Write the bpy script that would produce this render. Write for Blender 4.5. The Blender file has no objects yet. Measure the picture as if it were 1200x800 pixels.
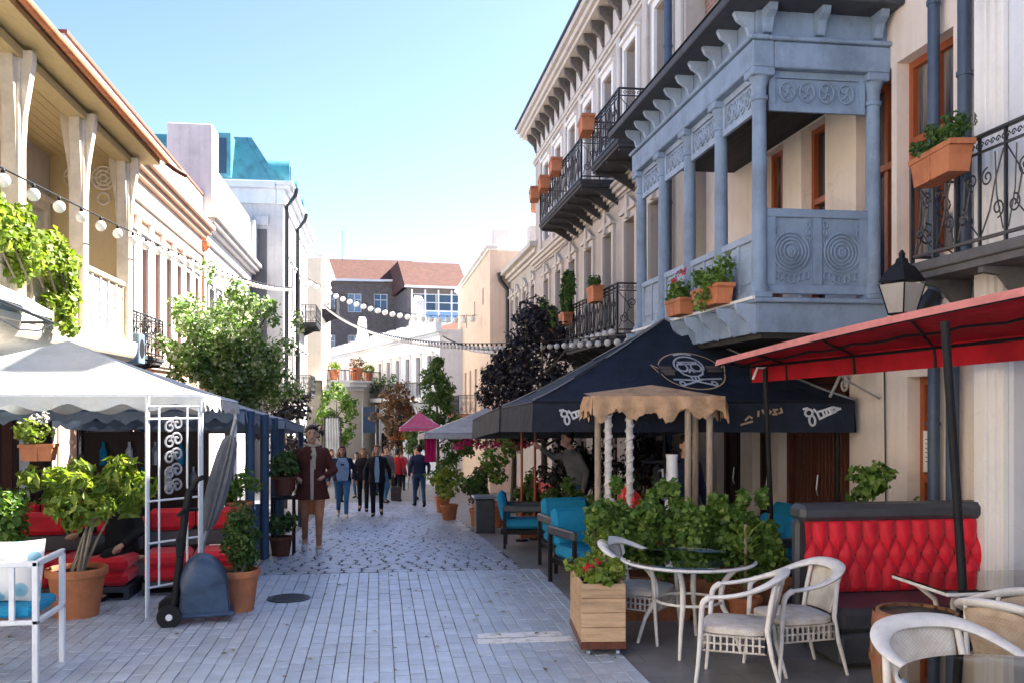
import bpy, math, random
import numpy as np
from mathutils import Vector, Matrix, noise

PI = math.pi
Rd = math.radians
sc = bpy.context.scene
col = sc.collection

# ---------------------------------------------------------------- camera
THETA = math.atan(157 / 1100)
cam_d = bpy.data.cameras.new('camera')
cam_d.sensor_width = 36
cam_d.lens = 33.0
cam_d.shift_y = 0.06
cam_d.clip_end = 2000
cam = bpy.data.objects.new('camera', cam_d)
cam.location = (0, 0, 2.05)
cam.rotation_euler = (PI / 2, 0, -THETA)
col.objects.link(cam)
sc.camera = cam

# ---------------------------------------------------------------- sky, sun, exposure
SUN_EL, SUN_AZ = Rd(43), Rd(64)          # azimuth from +Y towards +X
w = bpy.data.worlds.new('World')
sc.world = w
w.use_nodes = True
nt = w.node_tree
nt.nodes.clear()
sky = nt.nodes.new('ShaderNodeTexSky')
sky.sky_type = 'NISHITA'
sky.sun_disc = False
sky.sun_elevation = SUN_EL
sky.sun_rotation = SUN_AZ
sky.air_density = 0.38
sky.dust_density = 0.5
sky.ozone_density = 1.5
bg = nt.nodes.new('ShaderNodeBackground')
bg.inputs[1].default_value = 0.085
wo = nt.nodes.new('ShaderNodeOutputWorld')
nt.links.new(sky.outputs[0], bg.inputs[0])
nt.links.new(bg.outputs[0], wo.inputs[0])
sun_d = bpy.data.lights.new('sun', 'SUN')
sun_d.energy = 4.0
sun_d.angle = Rd(0.53)
sun_d.color = (1.0, 0.95, 0.88)
sun = bpy.data.objects.new('sun', sun_d)
sdir = Vector((math.cos(SUN_EL) * math.sin(SUN_AZ), math.cos(SUN_EL) * math.cos(SUN_AZ), math.sin(SUN_EL)))
sun.rotation_euler = sdir.to_track_quat('Z', 'Y').to_euler()
sun.location = (30, 20, 40)
col.objects.link(sun)
vs = sc.view_settings
vs.view_transform = 'Standard'
vs.look = 'None'
vs.gamma = 1
vs.use_curve_mapping = False
vs.exposure = 2.88
sc.cycles.max_bounces = 7
sc.cycles.diffuse_bounces = 4
sc.cycles.glossy_bounces = 3


def zg(y):
    """height of the street, which runs downhill away from the viewer"""
    if y < 11: return 0.0
    if y < 13: return -0.06 * (y - 11) ** 2 / 4
    return -0.06 * (y - 12)


# ---------------------------------------------------------------- materials
MATS = {}


def newmat(name):
    m = bpy.data.materials.new(name)
    m.use_nodes = True
    n = m.node_tree.nodes
    b = n['Principled BSDF']
    return m, n, m.node_tree.links, b


def rgba(c):
    return (c[0], c[1], c[2], 1)


def ramp(n, stops):
    r = n.new('ShaderNodeValToRGB')
    e = r.color_ramp.elements
    while len(e) < len(stops): e.new(0.5)
    for i, (p, c) in enumerate(stops):
        e[i].position = p
        e[i].color = rgba(c)
    return r


def M(name, c, rough=0.75, var=0.18, scale=6.0, bump=0.15, metal=0.0, spec=0.3, stretch=None, fine=0.0, rnd=0.0,
      isl=False, coat=0.0, trans=0.0, sheen=0.0, dirt=0.0, dscale=1.0, wr=0.0, spots=0.0):
    """plain painted / cast / woven surface: base colour broken by large and fine noise, fine relief"""
    if name in MATS: return MATS[name]
    m, n, L, b = newmat(name)
    tc = n.new('ShaderNodeTexCoord')
    mp = n.new('ShaderNodeMapping')
    if stretch: mp.inputs['Scale'].default_value = stretch
    L.new(tc.outputs['Object'], mp.inputs[0])
    n1 = n.new('ShaderNodeTexNoise'); n1.inputs['Scale'].default_value = scale
    n1.inputs['Detail'].default_value = 6; n1.inputs['Roughness'].default_value = 0.65
    n2 = n.new('ShaderNodeTexNoise'); n2.inputs['Scale'].default_value = scale * 9
    n2.inputs['Detail'].default_value = 4
    L.new(mp.outputs[0], n1.inputs['Vector']); L.new(mp.outputs[0], n2.inputs['Vector'])
    lo = [max(0, x * (1 - var * 1.5)) for x in c]; hi = [min(1, x * (1 + var)) for x in c]
    r1 = ramp(n, [(0.3, lo), (0.5, c), (0.72, hi)])
    L.new(n1.outputs[0], r1.inputs[0])
    mx = n.new('ShaderNodeMix'); mx.data_type = 'RGBA'; mx.blend_type = 'MULTIPLY'
    mx.inputs[0].default_value = 0.5 * min(1, var * 2 + fine)
    L.new(r1.outputs[0], mx.inputs[6]); L.new(n2.outputs[0], mx.inputs[7])
    out = mx.outputs[2]
    if rnd:
        if isl:
            g = n.new('ShaderNodeNewGeometry'); ro = g.outputs['Random Per Island']
        else:
            g = n.new('ShaderNodeObjectInfo'); ro = g.outputs['Random']
        mr = n.new('ShaderNodeMapRange'); mr.inputs[3].default_value = 1 - rnd; mr.inputs[4].default_value = 1 + rnd
        L.new(ro, mr.inputs[0])
        hs = n.new('ShaderNodeHueSaturation')
        L.new(mr.outputs[0], hs.inputs['Value']); L.new(out, hs.inputs['Color'])
        out = hs.outputs[0]
    if dirt:
        ge = n.new('ShaderNodeNewGeometry')
        dn = n.new('ShaderNodeTexNoise'); dn.inputs['Scale'].default_value = dscale; dn.inputs['Detail'].default_value = 9; dn.inputs['Roughness'].default_value = 0.72
        L.new(ge.outputs['Position'], dn.inputs['Vector'])
        k_ = 1 - dirt
        dr = ramp(n, [(0.36, (k_, k_ * 0.98, k_ * 0.95)), (0.54, (1, 1, 1))]); L.new(dn.outputs[0], dr.inputs[0])
        dm = n.new('ShaderNodeMix'); dm.data_type = 'RGBA'; dm.blend_type = 'MULTIPLY'; dm.inputs[0].default_value = 1
        L.new(out, dm.inputs[6]); L.new(dr.outputs[0], dm.inputs[7]); out = dm.outputs[2]
        if spots:
            vo = n.new('ShaderNodeTexVoronoi'); vo.inputs['Scale'].default_value = 2.6
            L.new(ge.outputs['Position'], vo.inputs['Vector'])
            vr = ramp(n, [(0.045, (1 - spots,) * 3), (0.06, (1, 1, 1))]); L.new(vo.outputs['Distance'], vr.inputs[0])
            dm = n.new('ShaderNodeMix'); dm.data_type = 'RGBA'; dm.blend_type = 'MULTIPLY'; dm.inputs[0].default_value = 1
            L.new(out, dm.inputs[6]); L.new(vr.outputs[0], dm.inputs[7]); out = dm.outputs[2]
    L.new(out, b.inputs['Base Color'])
    b.inputs['Roughness'].default_value = rough
    b.inputs['Metallic'].default_value = metal
    b.inputs['Specular IOR Level'].default_value = spec
    if coat: b.inputs['Coat Weight'].default_value = coat
    if sheen: b.inputs['Sheen Weight'].default_value = sheen
    if bump:
        bp = n.new('ShaderNodeBump'); bp.inputs['Strength'].default_value = bump; bp.inputs['Distance'].default_value = 0.02
        L.new(n2.outputs[0], bp.inputs['Height']); L.new(bp.outputs[0], b.inputs['Normal'])
        if wr:
            wn = n.new('ShaderNodeTexNoise'); wn.inputs['Scale'].default_value = 2.2; wn.inputs['Detail'].default_value = 3; wn.inputs['Distortion'].default_value = 1.2
            L.new(tc.outputs['Object'], wn.inputs['Vector'])
            b2 = n.new('ShaderNodeBump'); b2.inputs['Strength'].default_value = wr; b2.inputs['Distance'].default_value = 0.12
            L.new(wn.outputs[0], b2.inputs['Height']); L.new(b2.outputs[0], bp.inputs['Normal'])
    if trans:
        t = n.new('ShaderNodeBsdfTranslucent'); L.new(out, t.inputs[0])
        ms = n.new('ShaderNodeMixShader'); ms.inputs[0].default_value = trans
        L.new(b.outputs[0], ms.inputs[1]); L.new(t.outputs[0], ms.inputs[2])
        L.new(ms.outputs[0], n['Material Output'].inputs[0])
    MATS[name] = m
    return m


def leafmat(name, a, bcol, c, trans=0.35):
    if name in MATS: return MATS[name]
    m, n, L, b = newmat(name)
    g = n.new('ShaderNodeNewGeometry')
    r = ramp(n, [(0.0, a), (0.55, bcol), (1.0, c)])
    L.new(g.outputs['Random Per Island'], r.inputs[0])
    L.new(r.outputs[0], b.inputs['Base Color'])
    b.inputs['Roughness'].default_value = 0.5
    b.inputs['Specular IOR Level'].default_value = 0.35
    t = n.new('ShaderNodeBsdfTranslucent')
    hs = n.new('ShaderNodeHueSaturation'); hs.inputs['Value'].default_value = 1.5; hs.inputs['Saturation'].default_value = 1.1
    L.new(r.outputs[0], hs.inputs['Color']); L.new(hs.outputs[0], t.inputs[0])
    ms = n.new('ShaderNodeMixShader'); ms.inputs[0].default_value = trans
    L.new(b.outputs[0], ms.inputs[1]); L.new(t.outputs[0], ms.inputs[2])
    L.new(ms.outputs[0], n['Material Output'].inputs[0])
    MATS[name] = m
    return m


def plaster(name, c, stain=0.25, scale=1.2, crack=0.0):
    """wall render: broad blotches, vertical rain streaks, fine grain"""
    if name in MATS: return MATS[name]
    m, n, L, b = newmat(name)
    tc = n.new('ShaderNodeTexCoord')
    n1 = n.new('ShaderNodeTexNoise'); n1.inputs['Scale'].default_value = scale; n1.inputs['Detail'].default_value = 8
    n1.inputs['Roughness'].default_value = 0.7
    mp = n.new('ShaderNodeMapping'); mp.inputs['Scale'].default_value = (3.0, 3.0, 0.22)
    n2 = n.new('ShaderNodeTexNoise'); n2.inputs['Scale'].default_value = 2.2; n2.inputs['Detail'].default_value = 5
    n3 = n.new('ShaderNodeTexNoise'); n3.inputs['Scale'].default_value = 55; n3.inputs['Detail'].default_value = 3
    L.new(tc.outputs['Object'], n1.inputs['Vector']); L.new(tc.outputs['Object'], mp.inputs[0])
    L.new(mp.outputs[0], n2.inputs['Vector']); L.new(tc.outputs['Object'], n3.inputs['Vector'])
    lo = [x * (1 - stain) for x in c]; hi = [min(1, x * 1.08) for x in c]
    r1 = ramp(n, [(0.28, lo), (0.48, c), (0.75, hi)]); L.new(n1.outputs[0], r1.inputs[0])
    dk = 1 - stain
    r2 = ramp(n, [(0.34, (dk, dk * 0.98, dk * 0.95)), (0.55, (1, 1, 1))]); L.new(n2.outputs[0], r2.inputs[0])
    mx = n.new('ShaderNodeMix'); mx.data_type = 'RGBA'; mx.blend_type = 'MULTIPLY'; mx.inputs[0].default_value = 0.45
    L.new(r1.outputs[0], mx.inputs[6]); L.new(r2.outputs[0], mx.inputs[7])
    b.inputs['Roughness'].default_value = 0.9; b.inputs['Specular IOR Level'].default_value = 0.15
    pn = n.new('ShaderNodeTexNoise'); pn.inputs['Scale'].default_value = 0.55; pn.inputs['Detail'].default_value = 10; pn.inputs['Roughness'].default_value = 0.62; pn.inputs['Distortion'].default_value = 0.6
    L.new(tc.outputs['Object'], pn.inputs['Vector'])
    pr_ = ramp(n, [(0.40, (1 - stain * 0.6,) * 3), (0.415, (1, 1, 1)), (0.60, (1, 1, 1)), (0.612, (1 + stain * 0.25,) * 3)]); L.new(pn.outputs[0], pr_.inputs[0])
    m2 = n.new('ShaderNodeMix'); m2.data_type = 'RGBA'; m2.blend_type = 'MULTIPLY'; m2.inputs[0].default_value = 0.55
    L.new(mx.outputs[2], m2.inputs[6]); L.new(pr_.outputs[0], m2.inputs[7]); 
    vc = n.new('ShaderNodeTexVoronoi'); vc.feature = 'DISTANCE_TO_EDGE'; vc.inputs['Scale'].default_value = 0.8
    wn = n.new('ShaderNodeTexNoise'); wn.inputs['Scale'].default_value = 3.5; wn.inputs['Detail'].default_value = 5
    L.new(tc.outputs['Object'], wn.inputs['Vector'])
    wa = n.new('ShaderNodeVectorMath'); wa.operation = 'MULTIPLY_ADD'; wa.inputs[1].default_value = (0.5, 0.5, 0.5)
    L.new(wn.outputs['Color'], wa.inputs[0]); L.new(tc.outputs['Object'], wa.inputs[2]); L.new(wa.outputs[0], vc.inputs['Vector'])
    cr_ = ramp(n, [(0.0, (0.72,) * 3), (0.006, (1, 1, 1))]); L.new(vc.outputs['Distance'], cr_.inputs[0])
    m3 = n.new('ShaderNodeMix'); m3.data_type = 'RGBA'; m3.blend_type = 'MULTIPLY'
    mk = ramp(n, [(0.5, (0, 0, 0)), (0.6, (0.8, 0.8, 0.8))]); L.new(n1.outputs[0], mk.inputs[0]); L.new(mk.outputs[0], m3.inputs[0])
    L.new(m2.outputs[2], m3.inputs[6]); L.new(cr_.outputs[0], m3.inputs[7]); L.new(m3.outputs[2], b.inputs['Base Color'])
    bp = n.new('ShaderNodeBump'); bp.inputs['Strength'].default_value = 0.25; bp.inputs['Distance'].default_value = 0.015
    L.new(n3.outputs[0], bp.inputs['Height']); L.new(bp.outputs[0], b.inputs['Normal'])
    MATS[name] = m
    return m


def brickmat(name, a, bcol, mortar, sx=1.0):
    if name in MATS: return MATS[name]
    m, n, L, b = newmat(name)
    tc = n.new('ShaderNodeTexCoord')
    sp = n.new('ShaderNodeSeparateXYZ'); cb = n.new('ShaderNodeCombineXYZ')
    L.new(tc.outputs['Object'], sp.inputs[0])
    ad = n.new('ShaderNodeMath'); ad.operation = 'ADD'
    L.new(sp.outputs[0], ad.inputs[0]); L.new(sp.outputs[1], ad.inputs[1])
    L.new(ad.outputs[0], cb.inputs[0]); L.new(sp.outputs[2], cb.inputs[1])
    br = n.new('ShaderNodeTexBrick')
    br.inputs['Color1'].default_value = rgba(a); br.inputs['Color2'].default_value = rgba(bcol)
    br.inputs['Mortar'].default_value = rgba(mortar)
    br.inputs['Scale'].default_value = sx; br.inputs['Mortar Size'].default_value = 0.012
    br.inputs['Brick Width'].default_value = 0.25; br.inputs['Row Height'].default_value = 0.08
    L.new(cb.outputs[0], br.inputs[0])
    nn = n.new('ShaderNodeTexNoise'); nn.inputs['Scale'].default_value = 2.5; nn.inputs['Detail'].default_value = 6
    L.new(tc.outputs['Object'], nn.inputs['Vector'])
    mx = n.new('ShaderNodeMix'); mx.data_type = 'RGBA'; mx.blend_type = 'MULTIPLY'; mx.inputs[0].default_value = 0.55
    rr = ramp(n, [(0.3, (0.45, 0.43, 0.42)), (0.65, (1, 1, 1))]); L.new(nn.outputs[0], rr.inputs[0])
    L.new(br.outputs[0], mx.inputs[6]); L.new(rr.outputs[0], mx.inputs[7])
    L.new(mx.outputs[2], b.inputs['Base Color'])
    b.inputs['Roughness'].default_value = 0.9
    bp = n.new('ShaderNodeBump'); bp.inputs['Strength'].default_value = 0.5; bp.inputs['Distance'].default_value = 0.02; bp.invert = True
    L.new(br.outputs['Fac'], bp.inputs['Height']); L.new(bp.outputs[0], b.inputs['Normal'])
    MATS[name] = m
    return m


def panemat(name, c, curtain):
    """window glass in front of a dark room; some panes have a pale curtain behind"""
    if name in MATS: return MATS[name]
    m, n, L, b = newmat(name)
    oi = n.new('ShaderNodeObjectInfo')
    tc = n.new('ShaderNodeTexCoord')
    wv = n.new('ShaderNodeTexNoise'); wv.inputs['Scale'].default_value = 3.0
    mp = n.new('ShaderNodeMapping'); mp.inputs['Scale'].default_value = (4, 1, 0.4)
    L.new(tc.outputs['Object'], mp.inputs[0]); L.new(mp.outputs[0], wv.inputs['Vector'])
    ad = n.new('ShaderNodeMath'); ad.operation = 'MULTIPLY_ADD'; ad.inputs[1].default_value = 0.6
    L.new(oi.outputs['Random'], ad.inputs[0]); 
    sb = n.new('ShaderNodeMath'); sb.operation = 'MULTIPLY'; sb.inputs[1].default_value = 0.55
    L.new(wv.outputs[0], sb.inputs[0]); L.new(sb.outputs[0], ad.inputs[2])
    r = ramp(n, [(0.42, c), (0.62, [x * 1.6 for x in c]), (0.75, curtain)])
    L.new(ad.outputs[0], r.inputs[0]); L.new(r.outputs[0], b.inputs['Base Color'])
    b.inputs['Roughness'].default_value = 0.06; b.inputs['Specular IOR Level'].default_value = 0.6
    MATS[name] = m
    return m


def glassmat(name, tint, alpha):
    if name in MATS: return MATS[name]
    m, n, L, b = newmat(name)
    t = n.new('ShaderNodeBsdfTransparent'); t.inputs[0].default_value = rgba(tint)
    gl = n.new('ShaderNodeBsdfGlossy'); gl.inputs['Roughness'].default_value = 0.03
    fr = n.new('ShaderNodeFresnel'); fr.inputs[0].default_value = 1.6
    mt = n.new('ShaderNodeMath'); mt.operation = 'ADD'; mt.inputs[1].default_value = alpha; mt.use_clamp = True
    ms = n.new('ShaderNodeMixShader')
    L.new(fr.outputs[0], mt.inputs[0]); L.new(mt.outputs[0], ms.inputs[0])
    L.new(t.outputs[0], ms.inputs[1]); L.new(gl.outputs[0], ms.inputs[2])
    L.new(ms.outputs[0], n['Material Output'].inputs[0])
    MATS[name] = m
    return m


# ---------------------------------------------------------------- mesh builder
class MB:
    def __init__(s): s.v = []; s.f = []

    def add(s, vs, fs):
        o = len(s.v)
        s.v.extend(tuple(v) for v in vs)
        s.f.extend(tuple(i + o for i in f) for f in fs)
        return s

    def box(s, x0, x1, y0, y1, z0, z1, b=0.0, Mx=None):
        if b:
            vs = []; idx = {}
            for ix, (x, sx) in enumerate(((x0, 1), (x1, -1))):
                for iy, (y, sy) in enumerate(((y0, 1), (y1, -1))):
                    for iz, (z, sz) in enumerate(((z0, 1), (z1, -1))):
                        for k in range(3):
                            p = [x + sx * b, y + sy * b, z + sz * b]
                            p[k] = (x, y, z)[k]
                            idx[(ix, iy, iz, k)] = len(vs); vs.append(p)
            fs = []
            def I(a, k): return idx[(a[0], a[1], a[2], k)]
            for k in range(3):
                u, w_ = [(1, 2), (2, 0), (0, 1)][k]
                for e in (0, 1):
                    q = []
                    for a, c in ((0, 0), (1, 0), (1, 1), (0, 1)):
                        t = [0, 0, 0]; t[k] = e; t[u] = a; t[w_] = c; q.append(I(t, k))
                    fs.append(q if e else q[::-1])
            for k in range(3):      # edges running along axis k
                u, w_ = [(1, 2), (2, 0), (0, 1)][k]
                for a in (0, 1):
                    for c in (0, 1):
                        t0 = [0, 0, 0]; t0[u] = a; t0[w_] = c; t1 = list(t0); t1[k] = 1
                        q = [I(t0, u), I(t1, u), I(t1, w_), I(t0, w_)]
                        fs.append(q if (a == c) else q[::-1])
            for a in (0, 1):
                for c in (0, 1):
                    for e in (0, 1):
                        q = [I((a, c, e), 0), I((a, c, e), 1), I((a, c, e), 2)]
                        fs.append(q if (a + c + e) % 2 == 1 else q[::-1])
        else:
            vs = [(x0, y0, z0), (x1, y0, z0), (x1, y1, z0), (x0, y1, z0), (x0, y0, z1), (x1, y0, z1), (x1, y1, z1), (x0, y1, z1)]
            fs = [(0, 3, 2, 1), (4, 5, 6, 7), (0, 1, 5, 4), (1, 2, 6, 5), (2, 3, 7, 6), (3, 0, 4, 7)]
        if Mx is not None: vs = [Mx @ Vector(v) for v in vs]
        return s.add(vs, fs)

    def quad(s, a, b, c, d): return s.add([a, b, c, d], [(0, 1, 2, 3)])

    def tube(s, pts, r, n=6, caps=True, flat=1.0, closed=False):
        pts = [Vector(p) for p in pts]
        rs = r if isinstance(r, (list, tuple)) else [r] * len(pts)
        vs = []; fs = []
        up0 = None
        N = len(pts)
        for i, p in enumerate(pts):
            if closed: d = pts[(i + 1) % N] - pts[i - 1]
            else: d = pts[min(i + 1, N - 1)] - pts[max(i - 1, 0)]
            if d.length < 1e-9: d = Vector((0, 0, 1))
            d.normalize()
            if up0 is None:
                up0 = Vector((0, 0, 1)) if abs(d.z) < 0.9 else Vector((0, 1, 0))
            a = d.cross(up0)
            if a.length < 1e-6: a = d.cross(Vector((1, 0, 0)))
            a.normalize(); bb = a.cross(d).normalized(); up0 = bb
            for k in range(n):
                t = 2 * PI * k / n
                vs.append(p + a * (math.cos(t) * rs[i]) + bb * (math.sin(t) * rs[i] * flat))
        for i in range(N if closed else N - 1):
            j = (i + 1) % N
            for k in range(n):
                fs.append((i * n + k, i * n + (k + 1) % n, j * n + (k + 1) % n, j * n + k))
        if caps and not closed:
            fs.append(tuple(range(n))[::-1]); fs.append(tuple((N - 1) * n + k for k in range(n)))
        return s.add(vs, fs)

    def lathe(s, prof, n=12, c=(0, 0, 0), cap=True, ax='z', sx=1.0, sy=1.0):
        vs = []; fs = []
        for r, z in prof:
            for k in range(n):
                t = 2 * PI * k / n
                p = (r * math.cos(t) * sx, r * math.sin(t) * sy, z)
                if ax == 'x': p = (p[2], p[0], p[1])
                if ax == 'y': p = (p[1], p[2], p[0])
                vs.append((p[0] + c[0], p[1] + c[1], p[2] + c[2]))
        for i in range(len(prof) - 1):
            for k in range(n):
                fs.append((i * n + k, i * n + (k + 1) % n, (i + 1) * n + (k + 1) % n, (i + 1) * n + k))
        if cap:
            fs.append(tuple(range(n))[::-1]); fs.append(tuple((len(prof) - 1) * n + k for k in range(n)))
        return s.add(vs, fs)

    def prism(s, poly, a, b, ax='y', Mx=None):
        """2-D outline extruded from a to b; ax y: outline in xz; x: in yz; z: in xy"""
        def P(p, t):
            return {'y': (p[0], t, p[1]), 'x': (t, p[0], p[1]), 'z': (p[0], p[1], t)}[ax]
        N = len(poly)
        vs = [P(p, a) for p in poly] + [P(p, b) for p in poly]
        fs = [tuple(range(N)), tuple(range(2 * N - 1, N - 1, -1))]
        for i in range(N):
            j = (i + 1) % N
            fs.append((i, i + N, j + N, j))
        if Mx is not None: vs = [Mx @ Vector(v) for v in vs]
        return s.add(vs, fs)

    def ell(s, c, r, nu=10, nv=7, Mx=None):
        vs = []; fs = []
        for j in range(nv + 1):
            ph = PI * j / nv
            for k in range(nu):
                t = 2 * PI * k / nu
                p = Vector((r[0] * math.sin(ph) * math.cos(t), r[1] * math.sin(ph) * math.sin(t), r[2] * math.cos(ph)))
                if Mx is not None: p = Mx @ p
                vs.append(p + Vector(c))
        for j in range(nv):
            for k in range(nu):
                fs.append((j * nu + k, (j + 1) * nu + k, (j + 1) * nu + (k + 1) % nu, j * nu + (k + 1) % nu))
        return s.add(vs, fs)

    def mesh(s, name, mat, smooth=None):
        me = bpy.data.meshes.new(name)
        me.from_pydata(s.v, [], s.f)
        me.materials.append(mat)
        if smooth is not None:
            me.shade_smooth()
            if smooth < 179: me.set_sharp_from_angle(angle=Rd(smooth))
        me.validate()
        return me

    def build(s, name, mat, parent=None, loc=(0, 0, 0), rz=0.0, smooth=None, kind=None):
        o = bpy.data.objects.new(name, s.mesh(name, mat, smooth))
        return put(o, parent, loc, rz, kind)


def put(o, parent=None, loc=(0, 0, 0), rz=0.0, kind=None):
    col.objects.link(o)
    o.parent = parent
    o.location = loc
    o.rotation_euler = (0, 0, rz)
    if kind: o['kind'] = kind
    return o


def inst(me, name, parent, loc=(0, 0, 0), rz=0.0, rot=None, scale=None):
    o = bpy.data.objects.new(name, me)
    put(o, parent, loc, rz)
    if rot: o.rotation_euler = rot
    if scale: o.scale = scale
    return o


def tag(o, label, cat, group=None):
    o['label'] = label; o['category'] = cat
    if group: o['group'] = group
    return o


def T(name, label, cat, loc=(0, 0, 0), rz=0.0, group=None):
    o = bpy.data.objects.new(name, None)
    o.empty_display_size = 0.2
    put(o, None, loc, rz)
    return tag(o, label, cat, group)


def copy_tree(o, parent=None):
    c = o.copy(); col.objects.link(c); c.parent = parent
    for ch in list(o.children): copy_tree(ch, c)
    return c


def dup(root, loc, rz, label, group=None):
    r = copy_tree(root); r.location = loc; r.rotation_euler = (0, 0, rz); r['label'] = label
    if group: r['group'] = group
    return r


CACHE = {}


def curve(pts, k=4, closed=False):
    """Catmull-Rom points through pts"""
    P_ = [Vector(p) for p in pts]; out = []
    for i in range(len(P_) - 1):
        a, b, c, d = P_[max(i - 1, 0)], P_[i], P_[i + 1], P_[min(i + 2, len(P_) - 1)]
        for j in range(k):
            t = j / k
            out.append(0.5 * (2 * b + (c - a) * t + (2 * a - 5 * b + 4 * c - d) * t * t + (3 * b - a - 3 * c + d) * t ** 3))
    return out + [P_[-1]]


def ease(rs_, k=4):
    out = []
    for i in range(len(rs_) - 1): out += [rs_[i] + (rs_[i + 1] - rs_[i]) * j / k for j in range(k)]
    return out + [rs_[-1]]


def cached(key, fn):
    if key not in CACHE: CACHE[key] = fn()
    return CACHE[key]


# ---------------------------------------------------------------- foliage
def leaf_arrays(rs, clumps, n, size, up=0.35, shell=0.55, droop=0.0, narrow=0.5):
    cl = np.array(clumps, float)
    vol = cl[:, 3] * cl[:, 4] * cl[:, 5]
    wgt = vol ** 0.7; wgt /= wgt.sum()
    k = rs.choice(len(cl), n, p=wgt)
    d = rs.normal(size=(n, 3)); d /= np.linalg.norm(d, axis=1)[:, None]
    rad = shell + (1 - shell) * rs.random(n) ** 0.8
    rad *= 0.82 + 0.36 * rs.random(n)
    p = cl[k, :3] + d * rad[:, None] * cl[k, 3:6]
    nrm = d * 0.7 + rs.normal(size=(n, 3)) * 0.55 + np.array([0, 0, up])
    nrm /= np.linalg.norm(nrm, axis=1)[:, None]
    t = rs.normal(size=(n, 3)) + d * 0.6 + np.array([0, 0, -droop])
    t -= nrm * (t * nrm).sum(1)[:, None]
    t /= np.linalg.norm(t, axis=1)[:, None] + 1e-9
    b = np.cross(nrm, t)
    L = size * (0.4 + 1.1 * rs.random(n))[:, None]
    W = L * narrow * 0.6
    base = p - t * L * 0.5
    tip = p + t * L * 0.5 - nrm * L * 0.12
    mid = p + nrm * L * 0.0
    lf = mid + b * W + nrm * L * 0.1
    rt = mid - b * W + nrm * L * 0.1
    V = np.stack([base, lf, tip, rt], 1).reshape(-1, 3)
    return V


def leaf_mesh(name, V, mat):
    n = len(V) // 4
    i = np.arange(n)[:, None] * 4
    F = np.concatenate([i + np.array([0, 2, 1]), i + np.array([0, 3, 2])], 1).reshape(-1, 3)
    me = bpy.data.meshes.new(name)
    me.vertices.add(len(V)); me.vertices.foreach_set('co', V.astype(np.float32).ravel())
    me.loops.add(F.size); me.loops.foreach_set('vertex_index', F.astype(np.int32).ravel())
    me.polygons.add(len(F))
    me.polygons.foreach_set('loop_start', np.arange(0, F.size, 3, dtype=np.int32))
    me.polygons.foreach_set('loop_total', np.full(len(F), 3, np.int32))
    me.materials.append(mat)
    me.update(calc_edges=True)
    return me


def foliage(name, parent, clumps, n, size, mat, seed=1, **kw):
    rs = np.random.RandomState(seed)
    V = leaf_arrays(rs, clumps, n, size, **kw)
    o = inst(leaf_mesh(name, V, mat), name, parent)
    o['kind'] = 'stuff'
    return o


def clump_cloud(rs, c, r, m, cr):
    """m small clumps filling an ellipsoid: an uneven outline with gaps"""
    out = []
    for _ in range(m):
        d = rs.normal(size=3); d /= np.linalg.norm(d)
        q = rs.random() ** 0.4
        s = cr * (0.6 + 0.8 * rs.random())
        out.append((c[0] + d[0] * r[0] * q, c[1] + d[1] * r[1] * q, c[2] + d[2] * r[2] * q, s, s, s * 0.8))
    return out

# ---------------------------------------------------------------- palette
blue_paint = M('blue_paint', (0.24, 0.325, 0.44), rough=0.6, var=0.14, scale=3, bump=0.14, spec=0.3, stretch=(1, 1, 0.4), dirt=0.22, dscale=2.6)
blue_light = M('pale_blue_paint', (0.32, 0.405, 0.525), rough=0.6, var=0.14, scale=3, bump=0.14, stretch=(1, 1, 0.4), dirt=0.22, dscale=2.6)
dark_roof = M('dark_roof', (0.06, 0.065, 0.075), rough=0.6, var=0.2)
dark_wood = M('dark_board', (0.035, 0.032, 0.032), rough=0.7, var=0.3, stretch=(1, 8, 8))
iron = M('wrought_iron', (0.018, 0.02, 0.025), rough=0.45, var=0.2, spec=0.5)
iron_blue = M('dark_blue_pipe', (0.055, 0.085, 0.14), rough=0.5, var=0.15, spec=0.45)
terracotta = M('terracotta', (0.52, 0.19, 0.085), rough=0.8, var=0.2, scale=4, bump=0.12, rnd=0.12)
soil = M('soil', (0.03, 0.02, 0.014), rough=1, var=0.4, scale=20, bump=0.6)
orange_wood = M('orange_varnished_wood', (0.36, 0.085, 0.025), rough=0.4, var=0.25, stretch=(14, 14, 1), spec=0.5)
brown_wood = M('brown_wood', (0.14, 0.045, 0.025), rough=0.5, var=0.3, stretch=(14, 14, 1))
dark_brown = M('dark_brown_wood', (0.05, 0.02, 0.014), rough=0.5, var=0.3, stretch=(14, 14, 1))
white_paint = M('white_paint', (0.76, 0.76, 0.75), rough=0.5, var=0.08, bump=0.05)
white_trim = plaster('white_trim', (0.77, 0.75, 0.72), 0.15)
beige_wall = plaster('beige_plaster', (0.78, 0.68, 0.59), 0.16)
beige_trim = plaster('beige_trim', (0.66, 0.58, 0.50), 0.15)
stone_wall = plaster('grey_beige_stone', (0.43, 0.385, 0.34), 0.22)
stone_trim = plaster('pale_stone_trim', (0.53, 0.49, 0.44), 0.18)
peach_wall = plaster('peach_plaster', (0.74, 0.57, 0.43), 0.18)
cream_wall = plaster('cream_plaster', (0.72, 0.63, 0.51), 0.1)
pink_wall = plaster('pink_peach_plaster', (0.60, 0.38, 0.28), 0.12)
pink_pale = plaster('pale_pink_plaster', (0.72, 0.62, 0.54), 0.12)
white_wall = plaster('white_plaster', (0.55, 0.535, 0.52), 0.2)
sun_trim = plaster('sunlit_white_trim', (0.58, 0.565, 0.55), 0.2)  # darker copy of the white trim, for houses in full sun
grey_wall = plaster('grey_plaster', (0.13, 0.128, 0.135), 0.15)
bluewhite_wall = plaster('blue_white_plaster', (0.66, 0.69, 0.74), 0.12)
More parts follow.
